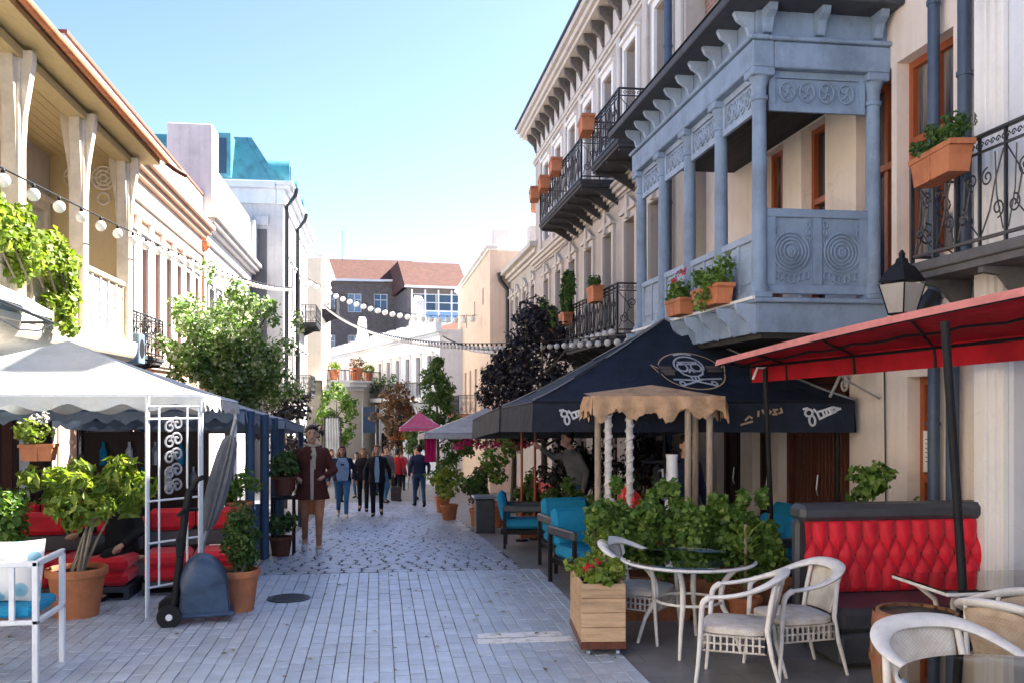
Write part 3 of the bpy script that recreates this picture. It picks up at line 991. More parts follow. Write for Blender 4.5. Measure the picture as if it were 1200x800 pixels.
inst(rosette_panel(Le + 0.06, 0.9, blue_paint), 'carved_panel', bal, (BX1, -(BP + 0.14) / 2, FZ + 0.05), PI / 2)
sp = MB(); sp.box(-Lb / 2 - 0.02, Lb / 2 + 0.02, -0.03, 0.03, 0.62, 0.7, b=0.008); sp.box(-Lb / 2, Lb / 2, -0.02, 0.02, 0.03, 0.09)
for x in (-Lb / 2, -0.035, Lb / 2 - 0.07): sp.box(x, x + 0.07, -0.02, 0.02, 0.091, 0.619)
sp.box(-Lb / 2 + 0.07, Lb / 2 - 0.07, 0.0, 0.015, 0.091, 0.619)
for sx in (-1, 1):
    sp.box(sx * Lb / 4 - 0.14, sx * Lb / 4 + 0.14, -0.012, 0.0, 0.17, 0.54, b=0.008)
sme_ = sp.mesh('rail_panel', blue_light)
for k in range(4): inst(sme_, 'rail_panel', bal, ((cxs[k] + cxs[k + 1]) / 2, -BP, FZ + 0.01))
# cove with corbels, roof
mb = MB(); mb.box(BX0 - 0.04, BX1 + 0.04, -BP - 0.04, -0.002, CZ + 0.331, CZ + 0.62)
mb.build('cove', blue_paint, bal)
cb2 = corbel(0.25, 0.22)
n = 10
for k in range(n): inst(cb2, 'eave_bracket', bal, (BX0 + 0.05 + k * (BX1 - BX0 - 0.1) / (n - 1), -BP - 0.045, CZ + 0.62))
cb3 = MB().prism([(0, 0), (0, -0.27), (0.07, -0.25), (0.12, -0.12), (0.2, -0.07), (0.22, 0)], -0.045, 0.045, 'y').mesh('eave_bracket', blue_paint)
for y in (-BP + 0.05, -BP / 2 - 0.08, -0.14): inst(cb3, 'eave_bracket', bal, (BX1 + 0.045, y, CZ + 0.62))
mb = MB(); mb.box(BX0 - 0.4, BX1 + 0.4, -BP - 0.42, -0.002, CZ + 0.621, CZ + 0.72, b=0.012)
mb.add([(BX0 - 0.42, -BP - 0.44, CZ + 0.721), (BX1 + 0.42, -BP - 0.44, CZ + 0.721), (BX1 + 0.42, -0.002, CZ + 1.05), (BX0 - 0.42, -0.002, CZ + 1.05),
        (BX1 + 0.42, -0.002, CZ + 0.721), (BX0 - 0.42, -0.002, CZ + 0.721)], [(0, 1, 2, 3), (1, 4, 2), (0, 3, 5)])
mb.build('roof', dark_roof, bal)
for k in range(12):      # dark soffit boards under the ceiling
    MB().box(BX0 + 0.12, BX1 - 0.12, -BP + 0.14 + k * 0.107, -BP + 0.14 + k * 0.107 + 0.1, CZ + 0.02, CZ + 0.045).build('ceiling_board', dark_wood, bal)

# terracotta window boxes with plants hung on the outside of the blue balcony
def trough(L, h=0.2, wd=0.2, m=terracotta, name='trough'):
    mb = MB(); t = 0.015
    q = 0.82
    def ring(s, z): return [(-L / 2 * s, -wd / 2 * s, z), (L / 2 * s, -wd / 2 * s, z), (L / 2 * s, wd / 2 * s, z), (-L / 2 * s, wd / 2 * s, z)]
    rings = [ring(0.86, 0), ring(0.97, h * 0.82), ring(1.06, h * 0.82), ring(1.06, h), ring(0.92, h), ring(0.9, h * 0.8)]
    mb.v = [p for r_ in rings for p in r_]
    for i in range(5):
        for k in range(4): mb.f.append((i * 4 + k, i * 4 + (k + 1) % 4, i * 4 + 4 + (k + 1) % 4, i * 4 + 4 + k))
    mb.f.append((3, 2, 1, 0)); mb.f.append((20, 21, 22, 23))
    mb.box(-0.012, 0.012, -wd * 0.51, -wd * 0.45, 0, h * 0.8)
    return mb


def box_plant(label, loc, rz, L, h, n, fm, seed, group=None, fh=0.25, flower=None, size=0.06, trail=False, sp=1.0):
    t = T('window_box', label, 'window box', loc, rz, group)
    trough(L, h).build('trough', terracotta, t)
    cl = []
    rs = np.random.RandomState(seed)
    for k in range(max(7, int(L / 0.06))):
        cl.append((rs.uniform(-L / 2, L / 2) * 0.95 * sp, rs.uniform(-0.07, 0.07), h + fh * rs.uniform(0.05, 0.7), 0.09, 0.09, fh * 0.3))
    if trail:
        for k in range(4): cl.append((rs.uniform(-L / 2, L / 2), -0.14, h - rs.uniform(0, 0.3), 0.07, 0.06, 0.12))
    foliage('plant', t, cl, n, size, fm, seed)
    if flower:
        foliage('blossom', t, [(rs.uniform(-L / 2, L / 2), -0.05, h + fh * rs.uniform(0.8, 1.2), 0.04, 0.04, 0.04) for _ in range(5)], 60, 0.035, flower, seed + 1)
    return t


def R1w(u, y, z): return (5.4 + y, RY - u, z)


box_plant('terracotta trough with red flowers on the blue balcony ledge, farther of the two', R1w(3.55, -1.62, FZ + 0.0), -PI / 2, 0.6, 0.2, 420, leaf_a, 3, fh=0.3, flower=petal_red)
box_plant('terracotta trough with trailing green plant on the blue balcony ledge, nearest the corner column', R1w(4.7, -1.62, FZ + 0.0), -PI / 2, 0.85, 0.22, 750, leaf_a, 4, fh=0.36, trail=True)

# ---- white house at the right edge (u = 7.8 - Y)
r0 = T('white_house', 'white rendered house with stepped pilaster and brown door at the right edge', 'building', (5.25, 7.58, 0), -PI / 2)
ops = [(0.42, 1.5, -0.1, 2.5), (0.75, 1.75, 3.3, 5.9), (3.2, 4.2, 3.3, 5.9), (2.6, 4.4, -0.1, 2.5)]
wall_mesh(9, -1, 9, ops).build('wall', bluewhite_wall, r0)
door(r0, *ops[0], m=brown_wood); door(r0, *ops[3], m=brown_wood)
for q in ops[1:3]: window(r0, *q, fm=white_paint, sur=white_trim)
mb = MB()
for a, b, p in ((-0.02, 0.36, 0.06), (0.04, 0.3, 0.1), (0.09, 0.25, 0.14)): mb.box(a, b, -p, -0.001, -0.3, 9, b=0.008)
mb.build('pilaster', white_trim, r0)
cornice(r0, 9, 2.72, [(0.08, 0.08), (0.1, 0.16)], white_trim, 'string_course')
ib = iron_balcony(r0, -0.34, 3.2, 3.3, 0.5, h=0.9, slab=M('grey_slab', (0.12, 0.12, 0.125), rough=0.8))
t = box_plant('large terracotta trough of dense green herbs on the iron balcony at upper right', (4.68, 7.3, 3.92), -PI / 2 - 0.12, 0.72, 0.25, 900, leaf_b, 8, fh=0.26, size=0.05)

# ---- three storey stone house with the iron balconies (u = 30 - Y)
r2 = T('stone_house', 'three storey grey stone house with bracketed cornice and black iron balconies', 'building', (5.05, 30, 0), -PI / 2)
w1 = [(30 - y - 0.4, 30 - y + 0.4, 3.35, 5.75) for y in (16.6, 18.35, 20.2, 22.1, 24.0, 25.9, 27.8)]
w2 = [(30 - y - 0.42, 30 - y + 0.42, 7.0, 9.25) for y in (16.2, 18.3, 20.2, 22.1, 24.0, 25.9, 27.8)]
w0 = [(30 - y - 0.7, 30 - y + 0.7, -1.2, 2.2) for y in (17.4, 20.2, 23.2, 26.4)]
wall_mesh(15.0, -2.5, 11.1, w1 + w2 + w0, rev=0.26).build('wall', stone_wall, r2)
for q in w1: window(r2, *q, fm=brown_wood, sur=stone_trim, ped=True, rev=0.25)
for q in w2: window(r2, *q, fm=brown_wood, sur=white_trim, rev=0.25)
for q in w0: window(r2, *q, fm=dark_brown, mull=2, rev=0.25, name='shop_window')
mb = MB()
for y in (15.25, 17.25, 19.25, 21.15, 23.05, 24.95, 26.85, 28.9): mb.box(30 - y - 0.14, 30 - y + 0.14, -0.06, -0.001, 6.75, 9.7, b=0.01)
mb.build('pilasters', stone_trim, r2, kind='stuff')
cornice(r2, 15.0, 6.4, [(0.08, 0.06), (0.1, 0.14), (0.08, 0.2)], stone_trim, 'string_course')
cornice(r2, 15.0, 9.7, [(0.08, 0.05), (0.1, 0.09)], stone_trim, 'architrave')
cornice(r2, 15.0, 10.62, [(0.1, 0.38), (0.14, 0.46), (0.16, 0.55)], stone_trim)
MB().box(-0.6, 15.6, -0.6, 0.3, 11.02, 11.08).build('gutter', dark_roof, r2)
mo = MB().prism([(0, 0), (0, -0.55), (-0.05, -0.55), (-0.12, -0.35), (-0.3, -0.18), (-0.33, 0)], -0.06, 0.06, 'x').mesh('modillion', M('dark_bracket', (0.14, 0.12, 0.1), var=0.3))  # brackets coloured darker than the trim around them
for k in range(20): inst(mo, 'modillion', r2, (0.3 + k * 0.757, -0.002, 10.615))
me_ = MB().box(-0.26, 0.26, -0.035, -0.001, 0, 0.5, b=0.015).mesh('frieze_block', stone_trim)
for k in range(19): inst(me_, 'frieze_block', r2, (0.68 + k * 0.757, 0, 10.0))
iron_balcony(r2, 5.6, 10.7, 6.75, 0.85, h=0.9)
iron_balcony(r2, 11.7, 13.8, 6.75, 0.85, h=0.9)
iron_balcony(r2, 7.2, 13.7, 3.3, 0.85, h=0.9)
pipe(r2, 14.35, -0.1, -0.5, 11, r=0.07)


def R2w(u, y, z): return (5.05 + y, 30 - u, z)


for i, (u, z, lab) in enumerate(((5.7, 7.35, 'pair member: terracotta window box at the far end of the upper iron balcony'), (7.1, 7.3, 'terracotta window box at the middle of the long upper iron balcony'),
                                 (8.6, 7.35, 'bare terracotta box hung on the long upper iron balcony near its near end'), (11.85, 7.35, 'bare terracotta box on the short upper iron balcony, highest in the picture'))):
    lab = lab.replace('pair member: ', '')
    t = T('window_box', lab, 'window box', R2w(u, -0.98, z), -PI / 2 - 0.1)
    trough(0.75, 0.3, 0.26).build('trough', terracotta, t)
    foliage('plant', t, [(0.0, 0, 0.3, 0.25, 0.06, 0.05)], 60 if i < 2 else 15, 0.05, leaf_dry, 20 + i)
box_plant('terracotta box with green shrub, nearest on the lower iron balcony by the blue columns', R2w(12.6, -0.98, 3.95), -PI / 2, 0.6, 0.3, 420, leaf_b, 31, fh=0.28)
box_plant('terracotta box with tall green bush in the middle of the lower iron balcony', R2w(9.8, -0.98, 3.75), -PI / 2, 0.6, 0.26, 1900, leaf_b, 32, fh=1.0, size=0.09, sp=1.9)
box_plant('small terracotta box with yellowish plant near the far end of the lower iron balcony', R2w(7.6, -0.98, 3.55), -PI / 2, 0.6, 0.26, 1500, leaf_a, 33, fh=0.9, size=0.09, sp=1.9)

# wires, a meter box and a small sign plate on the facades
for z, s_ in ((6.3, 0.02), (2.75, 0.05)):
    MB().tube([(k * 0.5, -0.03 - 0.02 * (k % 2), z - s_ * math.sin(k * 1.1)) for k in range(31)], 0.012, 5).build('cable', iron, r2)
MB().tube([(0.2, -0.02, 2.95), (2.4, -0.03, 2.9), (4.9, -0.02, 2.93), (5.6, -0.03, 2.7), (5.65, -0.03, 0.4)], 0.009, 5).build('cable', iron, r1)
mb = MB()
for k in range(3): scroll(mb, (5.35 + 0.13 * k, -0.25 - 0.12 * k, 2.45 - 0.1 * k), 0.09, 1.5, k, 1 if k % 2 else -1, 0.014, 5)
mb.tube([(5.3, -0.02, 2.62), (5.4, -0.4, 2.4), (5.55, -0.62, 2.12)], 0.016, 5); mb.tube([(5.5, -0.02, 2.1), (5.5, -0.4, 2.3), (5.3, -0.6, 2.55)], 0.014, 5)
mb.build('iron_bracket', M('pale_iron', (0.4, 0.36, 0.3), rough=0.5), r1)

# ---- lower grey house with moulded window heads (u = 37 - Y)
r3 = T('grey_house', 'lower grey plastered house with black downpipe beyond the stone house', 'building', (5.2, 37, 0), -PI / 2)
ops = [(37 - y - 0.4, 37 - y + 0.4, 3.9, 6.0) for y in (31.2, 33.0, 34.8, 36.2)]
wall_mesh(7.0, -2.5, 7.3, ops).build('wall', stone_wall, r3)
for q in ops: window(r3, *q, fm=brown_wood, sur=stone_trim, ped=True)
cornice(r3, 7.0, 6.8, [(0.12, 0.1), (0.14, 0.22), (0.16, 0.4)], stone_trim)
MB().tube([(0.1, -0.45, 7.2), (0.1, -0.4, 6.9), (0.1, -0.1, 6.5), (0.1, -0.1, 3.0)], 0.09, 8).build('downpipe', iron, r3, smooth=60)
for x, h in ((0.9, 1.6), (3.4, 2.2)): MB().box(x - 0.4, x + 0.4, 0.6, 1.4, 7.27, 7.3 + h, b=0.03).build('chimney', white_wall, r3)
MB().box(2.0, 3.6, 0.5, 2.2, 9.2, 9.6, b=0.05).build('roof_tank', terracotta, r3)

# ---- peach house (u = 54 - Y)
r4 = T('peach_house', 'tall peach plastered house with small windows and chimneys at far right', 'building', (4.4, 52, 0), -PI / 2)
ops = [(u - 0.25, u + 0.25, z, z + 0.7) for u, z in ((12.5, 6.2), (9.0, 6.0), (5.0, 5.8))] + [(u - 0.45, u + 0.45, 1.6, 3.6) for u in (2, 4.5, 7, 9.5, 12)]
wall_mesh(15.0, -4, 8.1, ops, D=7).build('wall', peach_wall, r4)
for q in ops: window(r4, *q, fm=brown_wood)
cornice(r4, 15.0, 8.08, [(0.1, 0.1), (0.1, 0.2)], white_trim)
for x in (4, 9, 13.3): MB().box(x - 0.35, x + 0.35, 0.3, 1.0, 8.27, 9.2, b=0.02).build('chimney', white_wall, r4)
ib = iron_balcony(r4, 1.5, 9.5, 1.5, 0.8, slab=M('red_slab', (0.4, 0.14, 0.09)))
cornice(r4, 15.0, 0.9, [(0.14, 0.1), (0.2, 0.2)], pink_wall, 'string_course', ends=False)

# ================================================================ LEFT SIDE
# ---- cream house with the long wooden gallery (u = Y - 4)
l1 = T('gallery_house', 'cream house with long wooden gallery, flared posts and ochre ceiling at left', 'building', (-5.6, 4, 0), PI / 2)
up = [(a, a + 0.95, 3.2, 5.3) for a in (3.2, 5.8, 8.4, 10.4, 11.9)]
gr = [(1.2, 3.4, -0.2, 2.3), (4.2, 6.6, -0.2, 2.3), (7.2, 9.6, -0.2, 2.3), (10.2, 12.4, -0.4, 2.3)]
wall_mesh(13.5, -1.5, 6.6, up + gr).build('wall', plaster('grey_cream', (0.52, 0.47, 0.42), 0.12), l1)
for i, q in enumerate(up):
    window(l1, *q, fm=white_paint if i % 2 == 0 else brown_wood, sur=cream_wood)
for q in gr: window(l1, *q, fm=dark_brown, mull=3, name='shop_window')
GP, GZ, GC = 1.3, 3.12, 6.3
mb = MB(); mb.box(0, 13.5, -GP - 0.06, -0.002, GZ - 0.1, GZ, b=0.01)
gal = mb.build('gallery', cream_wood, l1)
# rounded cream underside
n = 8; pts = [(-GP - 0.05, GZ - 0.102)] + [(-GP + 0.15 - 0.2 * math.cos(t * PI / 2 / n), GZ - 0.102 - 0.24 * math.sin(t * PI / 2 / n)) for t in range(1, n + 1)] + [(-0.3, GZ - 0.45), (-0.002, GZ - 0.45), (-0.002, GZ - 0.102)]
MB().prism(pts, 0.0, 13.5, 'x').build('underside', cream_wood, gal)
post = MB()
post.box(-0.11, 0.11, -0.11, 0.11, 0, GC - GZ - 0.02, b=0.015)
fl = MB()
fl.prism([(-0.112, 1.7), (0.112, 1.7), (0.14, 2.3), (0.24, 2.95), (0.24, 3.16), (-0.24, 3.16), (-0.24, 2.95), (-0.14, 2.3)], -0.07, 0.07, 'y')
fl.prism([(-0.112, 1.9), (0.112, 1.9), (0.14, 2.4), (0.24, 3.05), (0.24, 3.158), (-0.24, 3.158), (-0.24, 3.05), (-0.14, 2.4)], -0.072, 0.072, 'x')
pme = post.mesh('post', cream_wood); fme_ = fl.mesh('flared_capital', cream_wood)
rp = MB(); LR = 2.5 - 0.24
rp.box(-LR / 2 - 0.01, LR / 2 + 0.01, -0.05, 0.05, 0.92, 1.0, b=0.01); rp.box(-LR / 2, LR / 2, -0.03, 0.03, 0.02, 0.1)
rp.box(-LR / 2, LR / 2, 0.0, 0.02, 0.1, 0.92)
for k in range(6): rp.box(-LR / 2 + k * (LR - 0.06) / 5, -LR / 2 + k * (LR - 0.06) / 5 + 0.06, -0.025, 0.0, 0.101, 0.919)
for z in (0.3, 0.52, 0.74): rp.box(-LR / 2, LR / 2, -0.012, 0.0, z, z + 0.03)
rme = rp.mesh('rail_panel', cream_wood)
for k, yv in enumerate((4.55, 7.05, 9.55, 12.05, 14.55, 17.05)):
    u = yv - 4
    inst(pme, 'post', gal, (u, -GP + 0.05, GZ)); inst(fme_, 'flared_capital', gal, (u, -GP + 0.05, GZ))
    if k < 5: inst(rme, 'rail_panel', gal, (u + 1.25, -GP + 0.05, GZ))
MB().box(12.95, 13.15, -GP + 0.17, -0.1, GZ, GZ + 0.95).build('rail_panel', cream_wood, gal)
for k in range(9): MB().box(0, 13.5, -GP + 0.02 + k * 0.146, -GP + k * 0.146 + 0.158, GC, GC + 0.03).build('ceiling_board', ochre_wood, gal)
MB().box(0, 13.5, -GP - 0.08, -GP + 0.16, GC - 0.12, GC - 0.002).build('beam', ochre_wood, gal)
mb = MB(); mb.box(-0.3, 13.7, -GP - 0.4, 0.2, GC + 0.04, GC + 0.12)
mb.build('eave', ochre_wood, gal)
mb = MB(); mb.add([(-0.3, -GP - 0.46, GC + 0.121), (13.75, -GP - 0.46, GC + 0.121), (13.75, 3, GC + 1.0), (-0.3, 3, GC + 1.0), (-0.3, -GP - 0.46, GC + 0.2), (13.75, -GP - 0.46, GC + 0.2), (13.75, 3, GC + 1.1), (-0.3, 3, GC + 1.1)],
                  [(0, 3, 2, 1), (4, 5, 6, 7), (0, 1, 5, 4), (1, 2, 6, 5), (3, 0, 4, 7)])
mb.build('roof', M('brown_roof_sheet', (0.30, 0.14, 0.09), rough=0.5, var=0.2), gal)
MB().tube([(-0.3, -GP - 0.5, GC + 0.13), (13.8, -GP - 0.5, GC + 0.13)], 0.055, 8).build('gutter', terracotta, gal, smooth=60)
MB().tube([(13.75, -GP - 0.5, GC + 0.1), (13.9, -GP - 0.62, GC + 0.02), (14.15, -GP - 0.75, GC - 0.02)], 0.05, 8).build('spout', brown_wood, gal, smooth=60)
# fretwork spandrels on the end of the gallery
mb = MB()
for cx in (-0.9, -0.45):
    for rr in (0.2, 0.13, 0.06): mb.tube([(13.08, cx + rr * math.cos(t * PI / 8), GC - 0.36 + rr * math.sin(t * PI / 8)) for t in range(16)], 0.022, 5, closed=True)
    for q in range(6): mb.tube([(13.08, cx + 0.07 * math.cos(q * PI / 3), GC - 0.36 + 0.07 * math.sin(q * PI / 3)), (13.08, cx + 0.2 * math.cos(q * PI / 3), GC - 0.36 + 0.2 * math.sin(q * PI / 3))], 0.02, 5)
    mb.tube([(13.08, cx + 0.1 * math.cos(t * PI / 8), GC - 0.72 + 0.1 * math.sin(t * PI / 8)) for t in range(16)], 0.02, 5, closed=True)
mb.build('fretwork', cream_wood, gal)
MB().box(13.1, 13.2, -GP + 0.1, -0.01, GZ, GC).build('end_wall', ochre_wood, gal)
mb = MB()
for k in range(7):
    mb.box(8.6 + 0.0 + k * 0.0, 8.7, -0.02, -0.001, 5.5, 5.8)
mb.build('house_number_plate', M('gold', (0.6, 0.4, 0.1), rough=0.4), gal)

# ---- the row goes on behind the viewer: unseen house added to bounce sunlight
l0 = T('unseen_house', 'unseen cream rendered house continuing the left row behind the viewer, added to bounce sunlight', 'building', (-5.6, -22, 0), PI / 2)
ops = [(1.5 + k * 3.0, 2.7 + k * 3.0, z, z + 2.2) for k in range(8) for z in (3.4, 0.0)]
wall_mesh(26, -1, 8.5, ops).build('wall', cream_wall, l0)
for q in ops: window(l0, *q, fm=brown_wood, sur=white_trim)
cornice(l0, 26, 8.2, [(0.12, 0.1), (0.16, 0.3)], white_trim, ends=False)

# ---- pink house (u = Y - 17.6)
l2 = T('pink_house', 'sunlit pink and white plastered house with terracotta cornice at left', 'building', (-5.6, 17.6, 0), PI / 2)
up = [(0.5 + k * 1.3, 1.12 + k * 1.3, 3.3, 5.9) for k in range(10)]
gr = [(1 + k * 2.5, 2.6 + k * 2.5, -1.3, 2.1) for k in range(5)]
wall_mesh(13.4, -2.5, 7.9, up + gr).build('wall', pink_wall, l2)
for q in up: window(l2, *q, fm=brown_wood, sur=white_trim, rev=0.21)
for q in gr: window(l2, *q, fm=dark_brown, mull=2, name='shop_window')
mb = MB()
pil = MB().box(-0.16, 0.16, -0.08, -0.001, 3.1, 6.4, b=0.01).mesh('pilaster', pink_pale)
for k in range(11): inst(pil, 'pilaster', l2, (0.16 + k * 1.3, 0, 0))
cornice(l2, 13.4, 6.4, [(0.3, 0.09), (0.08, 0.16), (0.45, 0.1)], pink_pale, 'architrave', ends=False)
cornice(l2, 13.4, 7.24, [(0.14, 0.22), (0.14, 0.34), (0.16, 0.46)], plaster('terracotta_moulding', (0.58, 0.40, 0.31), 0.15), ends=False)
MB().box(0, 13.4, -0.1, 0.25, 7.7, 8.6).build('parapet', pink_pale, l2)
MB().box(0, 13.42, -0.14, 0.28, 8.601, 8.67).build('coping', M('brown_coping', (0.25, 0.1, 0.06)), l2)
cornice(l2, 13.4, 2.9, [(0.08, 0.08), (0.1, 0.14)], pink_pale, 'string_course', ends=False)
pipe(l2, 13.25, -0.1, -1, 6.9, m=terracotta, r=0.06)
MB().lathe([(0.06, 0), (0.16, 0.15), (0.16, 0.3)], 10, (13.25, -0.16, 6.85)).build('hopper', terracotta, l2)
iron_balcony(l2, 0.6, 4.6, 3.05, 0.8, h=0.85)

# ---- white parapet house (u = Y - 31)
l3 = T('parapet_house', 'bright white house with high stepped parapet between pink house and teal roof', 'building', (-5.5, 31, 0), PI / 2)
up = [(0.7 + k * 1.75, 1.6 + k * 1.75, 3.4, 5.8) for k in range(6)]
wall_mesh(11.0, -3, 8.6, up).build('wall', white_wall, l3)
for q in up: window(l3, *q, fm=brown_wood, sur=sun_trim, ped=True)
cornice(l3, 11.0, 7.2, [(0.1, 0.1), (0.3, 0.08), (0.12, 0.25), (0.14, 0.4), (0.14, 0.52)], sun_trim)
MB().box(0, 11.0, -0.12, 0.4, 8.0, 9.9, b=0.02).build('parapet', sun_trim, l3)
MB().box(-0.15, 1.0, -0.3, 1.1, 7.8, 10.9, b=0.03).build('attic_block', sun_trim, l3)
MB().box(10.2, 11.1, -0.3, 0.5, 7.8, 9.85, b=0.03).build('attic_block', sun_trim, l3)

# ---- white house with teal mansard roof (u = Y - 42)
l4 = T('mansard_house', 'tall white house with teal mansard roof and dormer windows at left', 'building', (-4.1, 42, 0), PI / 2)
up = [(1 + k * 2.2, 1.9 + k * 2.2, z, z + 2.1) for k in range(6) for z in (2.6, 6.4)]
wall_mesh(14.0, -4, 11.6, up, D=8).build('wall', white_wall, l4)
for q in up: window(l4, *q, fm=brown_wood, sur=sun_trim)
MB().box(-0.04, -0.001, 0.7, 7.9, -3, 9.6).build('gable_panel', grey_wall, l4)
cornice(l4, 14.0, 10.7, [(0.14, 0.1), (0.5, 0.08), (0.14, 0.3), (0.16, 0.45)], bluewhite_wall)
mb = MB(); mb.box(-0.42, -0.001, 0.31, 8.1, 11.34, 11.638, b=0.02); mb.box(-0.12, -0.001, 0.31, 8.0, 10.7, 11.338)
mb.build('gable_cornice', bluewhite_wall, l4)
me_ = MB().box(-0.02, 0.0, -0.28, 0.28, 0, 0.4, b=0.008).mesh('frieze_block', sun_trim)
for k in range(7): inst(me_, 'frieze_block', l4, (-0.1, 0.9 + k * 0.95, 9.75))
mb = MB(); mb.add([(0.1, 0.1, 11.65), (13.9, 0.1, 11.65), (13.9, 7.9, 11.65), (0.1, 7.9, 11.65), (1.2, 1.5, 13.9), (12.8, 1.5, 13.9), (12.8, 6.9, 13.9), (1.2, 6.9, 13.9)],
                  [(0, 1, 5, 4), (1, 2, 6, 5), (2, 3, 7, 6), (3, 0, 4, 7), (4, 5, 6, 7)])
for k in range(8):
    y = 0.4 + k * 0.95; mb.tube([(0.1, y, 11.65), (1.2, 1.5 + (y - 0.1) * 5.4 / 7.8, 13.9)], 0.03, 4)
rf = mb.build('mansard_roof', teal_roof, l4)
for y0 in (2.2, 5.6):          # dormers towards the viewer
    d_ = MB().box(0.0, 1.3, y0, y0 + 1.7, 11.8, 13.75, b=0.03).build('dormer', teal_roof, rf)
    for k in range(2):
        MB().box(-0.03, 0.0, y0 + 0.2 + k * 0.68, y0 + 0.2 + k * 0.68 + 0.6, 11.98, 13.5).build('pane', pane_blue, d_)
for x in (2.5, 6.5, 10.5):     # round dormers on the street side
    d_ = MB().lathe([(0.62, -0.3), (0.62, 1.0)], 14, (x, 0.2, 12.6), ax='y').build('dormer', teal_roof, rf, smooth=40)
    MB().lathe([(0.45, -0.34), (0.45, -0.301)], 14, (x, 0.2, 12.6), ax='y').build('pane', pane_blue, d_)
for x in (0.4, 6.0):
    q = MB(); q.tube([(x, -0.55, 11.5), (x, -0.5, 11.2), (x, -0.12, 10.7), (x, -0.1, -2)], 0.09, 8)
    q.build('downpipe', iron, l4, smooth=60)
iron_balcony(l4, 8.5, 12.5, 6.3, 0.9)
iron_balcony(l4, 4.5, 7.5, 2.5, 0.9)

# ---- narrow peach house beyond (u = Y - 58)
l5 = T('corner_house', 'narrow peach house with curved flower balcony at the end of the left row', 'building', (-3.4, 58, 0), PI / 2)
up = [(1 + k * 2.0, 1.8 + k * 2.0, z, z + 2.0) for k in range(5) for z in (4.6, 8.0)]
wall_mesh(11.0, -5, 10.8, up, D=3.0).build('wall', cream_wall, l5)
for q in up: window(l5, *q, fm=brown_wood, sur=white_trim)
cornice(l5, 11.0, 10.78, [(0.14, 0.1), (0.2, 0.3)], white_trim)
iron_balcony(l5, 0.5, 5.5, 7.8, 0.9)
# curved stone balcony around the corner
mb = MB()
cv = [(-3.2 + 0.0, 56.6), (-1.9, 57.0), (-0.9, 58.6), (-0.1, 61.5), (0.9, 65.5)]
N = len(cv)
for z0, z1, e in ((2.8, 3.05, 0), (3.052, 3.3, 0.25), (3.302, 3.42, 0.4)):
    vs_ = [(x + e, y - e * 0.6, z) for z in (z0, z1) for x, y in cv] + [(x - 1.6, y + 1.8, z) for z in (z0, z1) for x, y in cv]
    fs_ = []
    for k in range(N - 1):
        fs_ += [(k, k + 1, N + k + 1, N + k), (N + k, N + k + 1, 3 * N + k + 1, 3 * N + k), (k, 2 * N + k, 2 * N + k + 1, k + 1)]
    mb.add(vs_, fs_)
cb_ = T('curved_terrace', 'curved pale stone terrace balcony at the bend of the street', 'terrace')
mb.build('slab', white_trim, cb_)
mb = MB()
for k in range(N - 1):
    (xa, ya), (xb, yb) = cv[k], cv[k + 1]
    m_ = max(3, int(math.hypot(xb - xa, yb - ya) / 0.22))
    for q in range(m_):
        x = xa + (xb - xa) * q / m_ + 0.2; y = ya + (yb - ya) * q / m_; mb.box(x - 0.015, x + 0.015, y - 0.015, y + 0.015, 3.42, 4.0)
    mb.tube([(xa + 0.2, ya, 4.02), (xb + 0.2, yb, 4.02)], 0.035, 5)
mb.build('railing', iron, cb_)
mb = MB()
for k in range(N - 1):
    (xa, ya), (xb, yb) = cv[k], cv[k + 1]
    mb.quad((xa, ya + 0.3, -4), (xb, yb + 0.3, -4), (xb, yb + 0.3, 2.8), (xa, ya + 0.3, 2.8))
mb.build('wall', cream_wall, cb_)
for x, y, s in ((-2.6, 56.9, 1.0), (-1.3, 58.0, 1.3), (-0.6, 59.9, 0.9)):
    t = T('flower_pot', f'terracotta flower pot on the curved terrace railing, size {"large" if s > 1.2 else "middling" if s > 0.95 else "small"} of three', 'flower pot', (x, y, 3.42))
    MB().lathe([(0.2 * s, 0), (0.32 * s, 0.5 * s), (0.36 * s, 0.5 * s), (0.36 * s, 0.6 * s)], 12).build('pot', terracotta, t)
    foliage('plant', t, [(0, 0, 0.85 * s, 0.4 * s, 0.4 * s, 0.3 * s)], 160, 0.16, leaf_dry if s > 1.2 else leaf_c, int(s * 100))

# ================================================================ END OF THE STREET
# ---- long blue-white house seen obliquely where the street bends
A, B = Vector((3.2, 49.0)), Vector((-4.4, 80.0))
dv = (A - B); Wd = dv.length
e1 = T('white_end_house', 'long blue white house with parapet and balcony closing the view down the street', 'building', (B.x, B.y, 0), math.atan2(dv.y, dv.x))
up = [(1.2 + k * 2.2, 2.0 + k * 2.2, 2.5, 4.6) for k in range(14)]
gr = [(1.0 + k * 3.6, 3.0 + k * 3.6, -4.0, 0.8) for k in range(8)]
wall_mesh(Wd, -6, 5.9, up + gr, D=9).build('wall', bluewhite_wall, e1)
for q in up: window(e1, *q, fm=brown_wood, gm=pane, sur=white_trim)
for q in gr: window(e1, *q, fm=dark_brown, mull=2, name='shop_window')
cornice(e1, Wd, 5.6, [(0.12, 0.1), (0.16, 0.3)], bluewhite_wall)
me_ = MB().box(-0.55, 0.55, -0.1, 0.25, 0, 0.65, b=0.02).mesh('parapet_block', bluewhite_wall)
for k in range(14): inst(me_, 'parapet_block', e1, (1.0 + k * 2.3, 0, 5.87))
for k, x in enumerate((13.5, 27.5)):
    pr = [(x + a_, 5.88 + b_) for a_, b_ in ((-1.2, 0), (1.2, 0), (1.1, 0.8), (0.6, 1.1), (0.45, 1.9), (0, 2.2), (-0.45, 1.9), (-0.6, 1.1), (-1.1, 0.8))]
    MB().prism(pr, -0.13, 0.3).build('curved_gable', white_trim, e1)
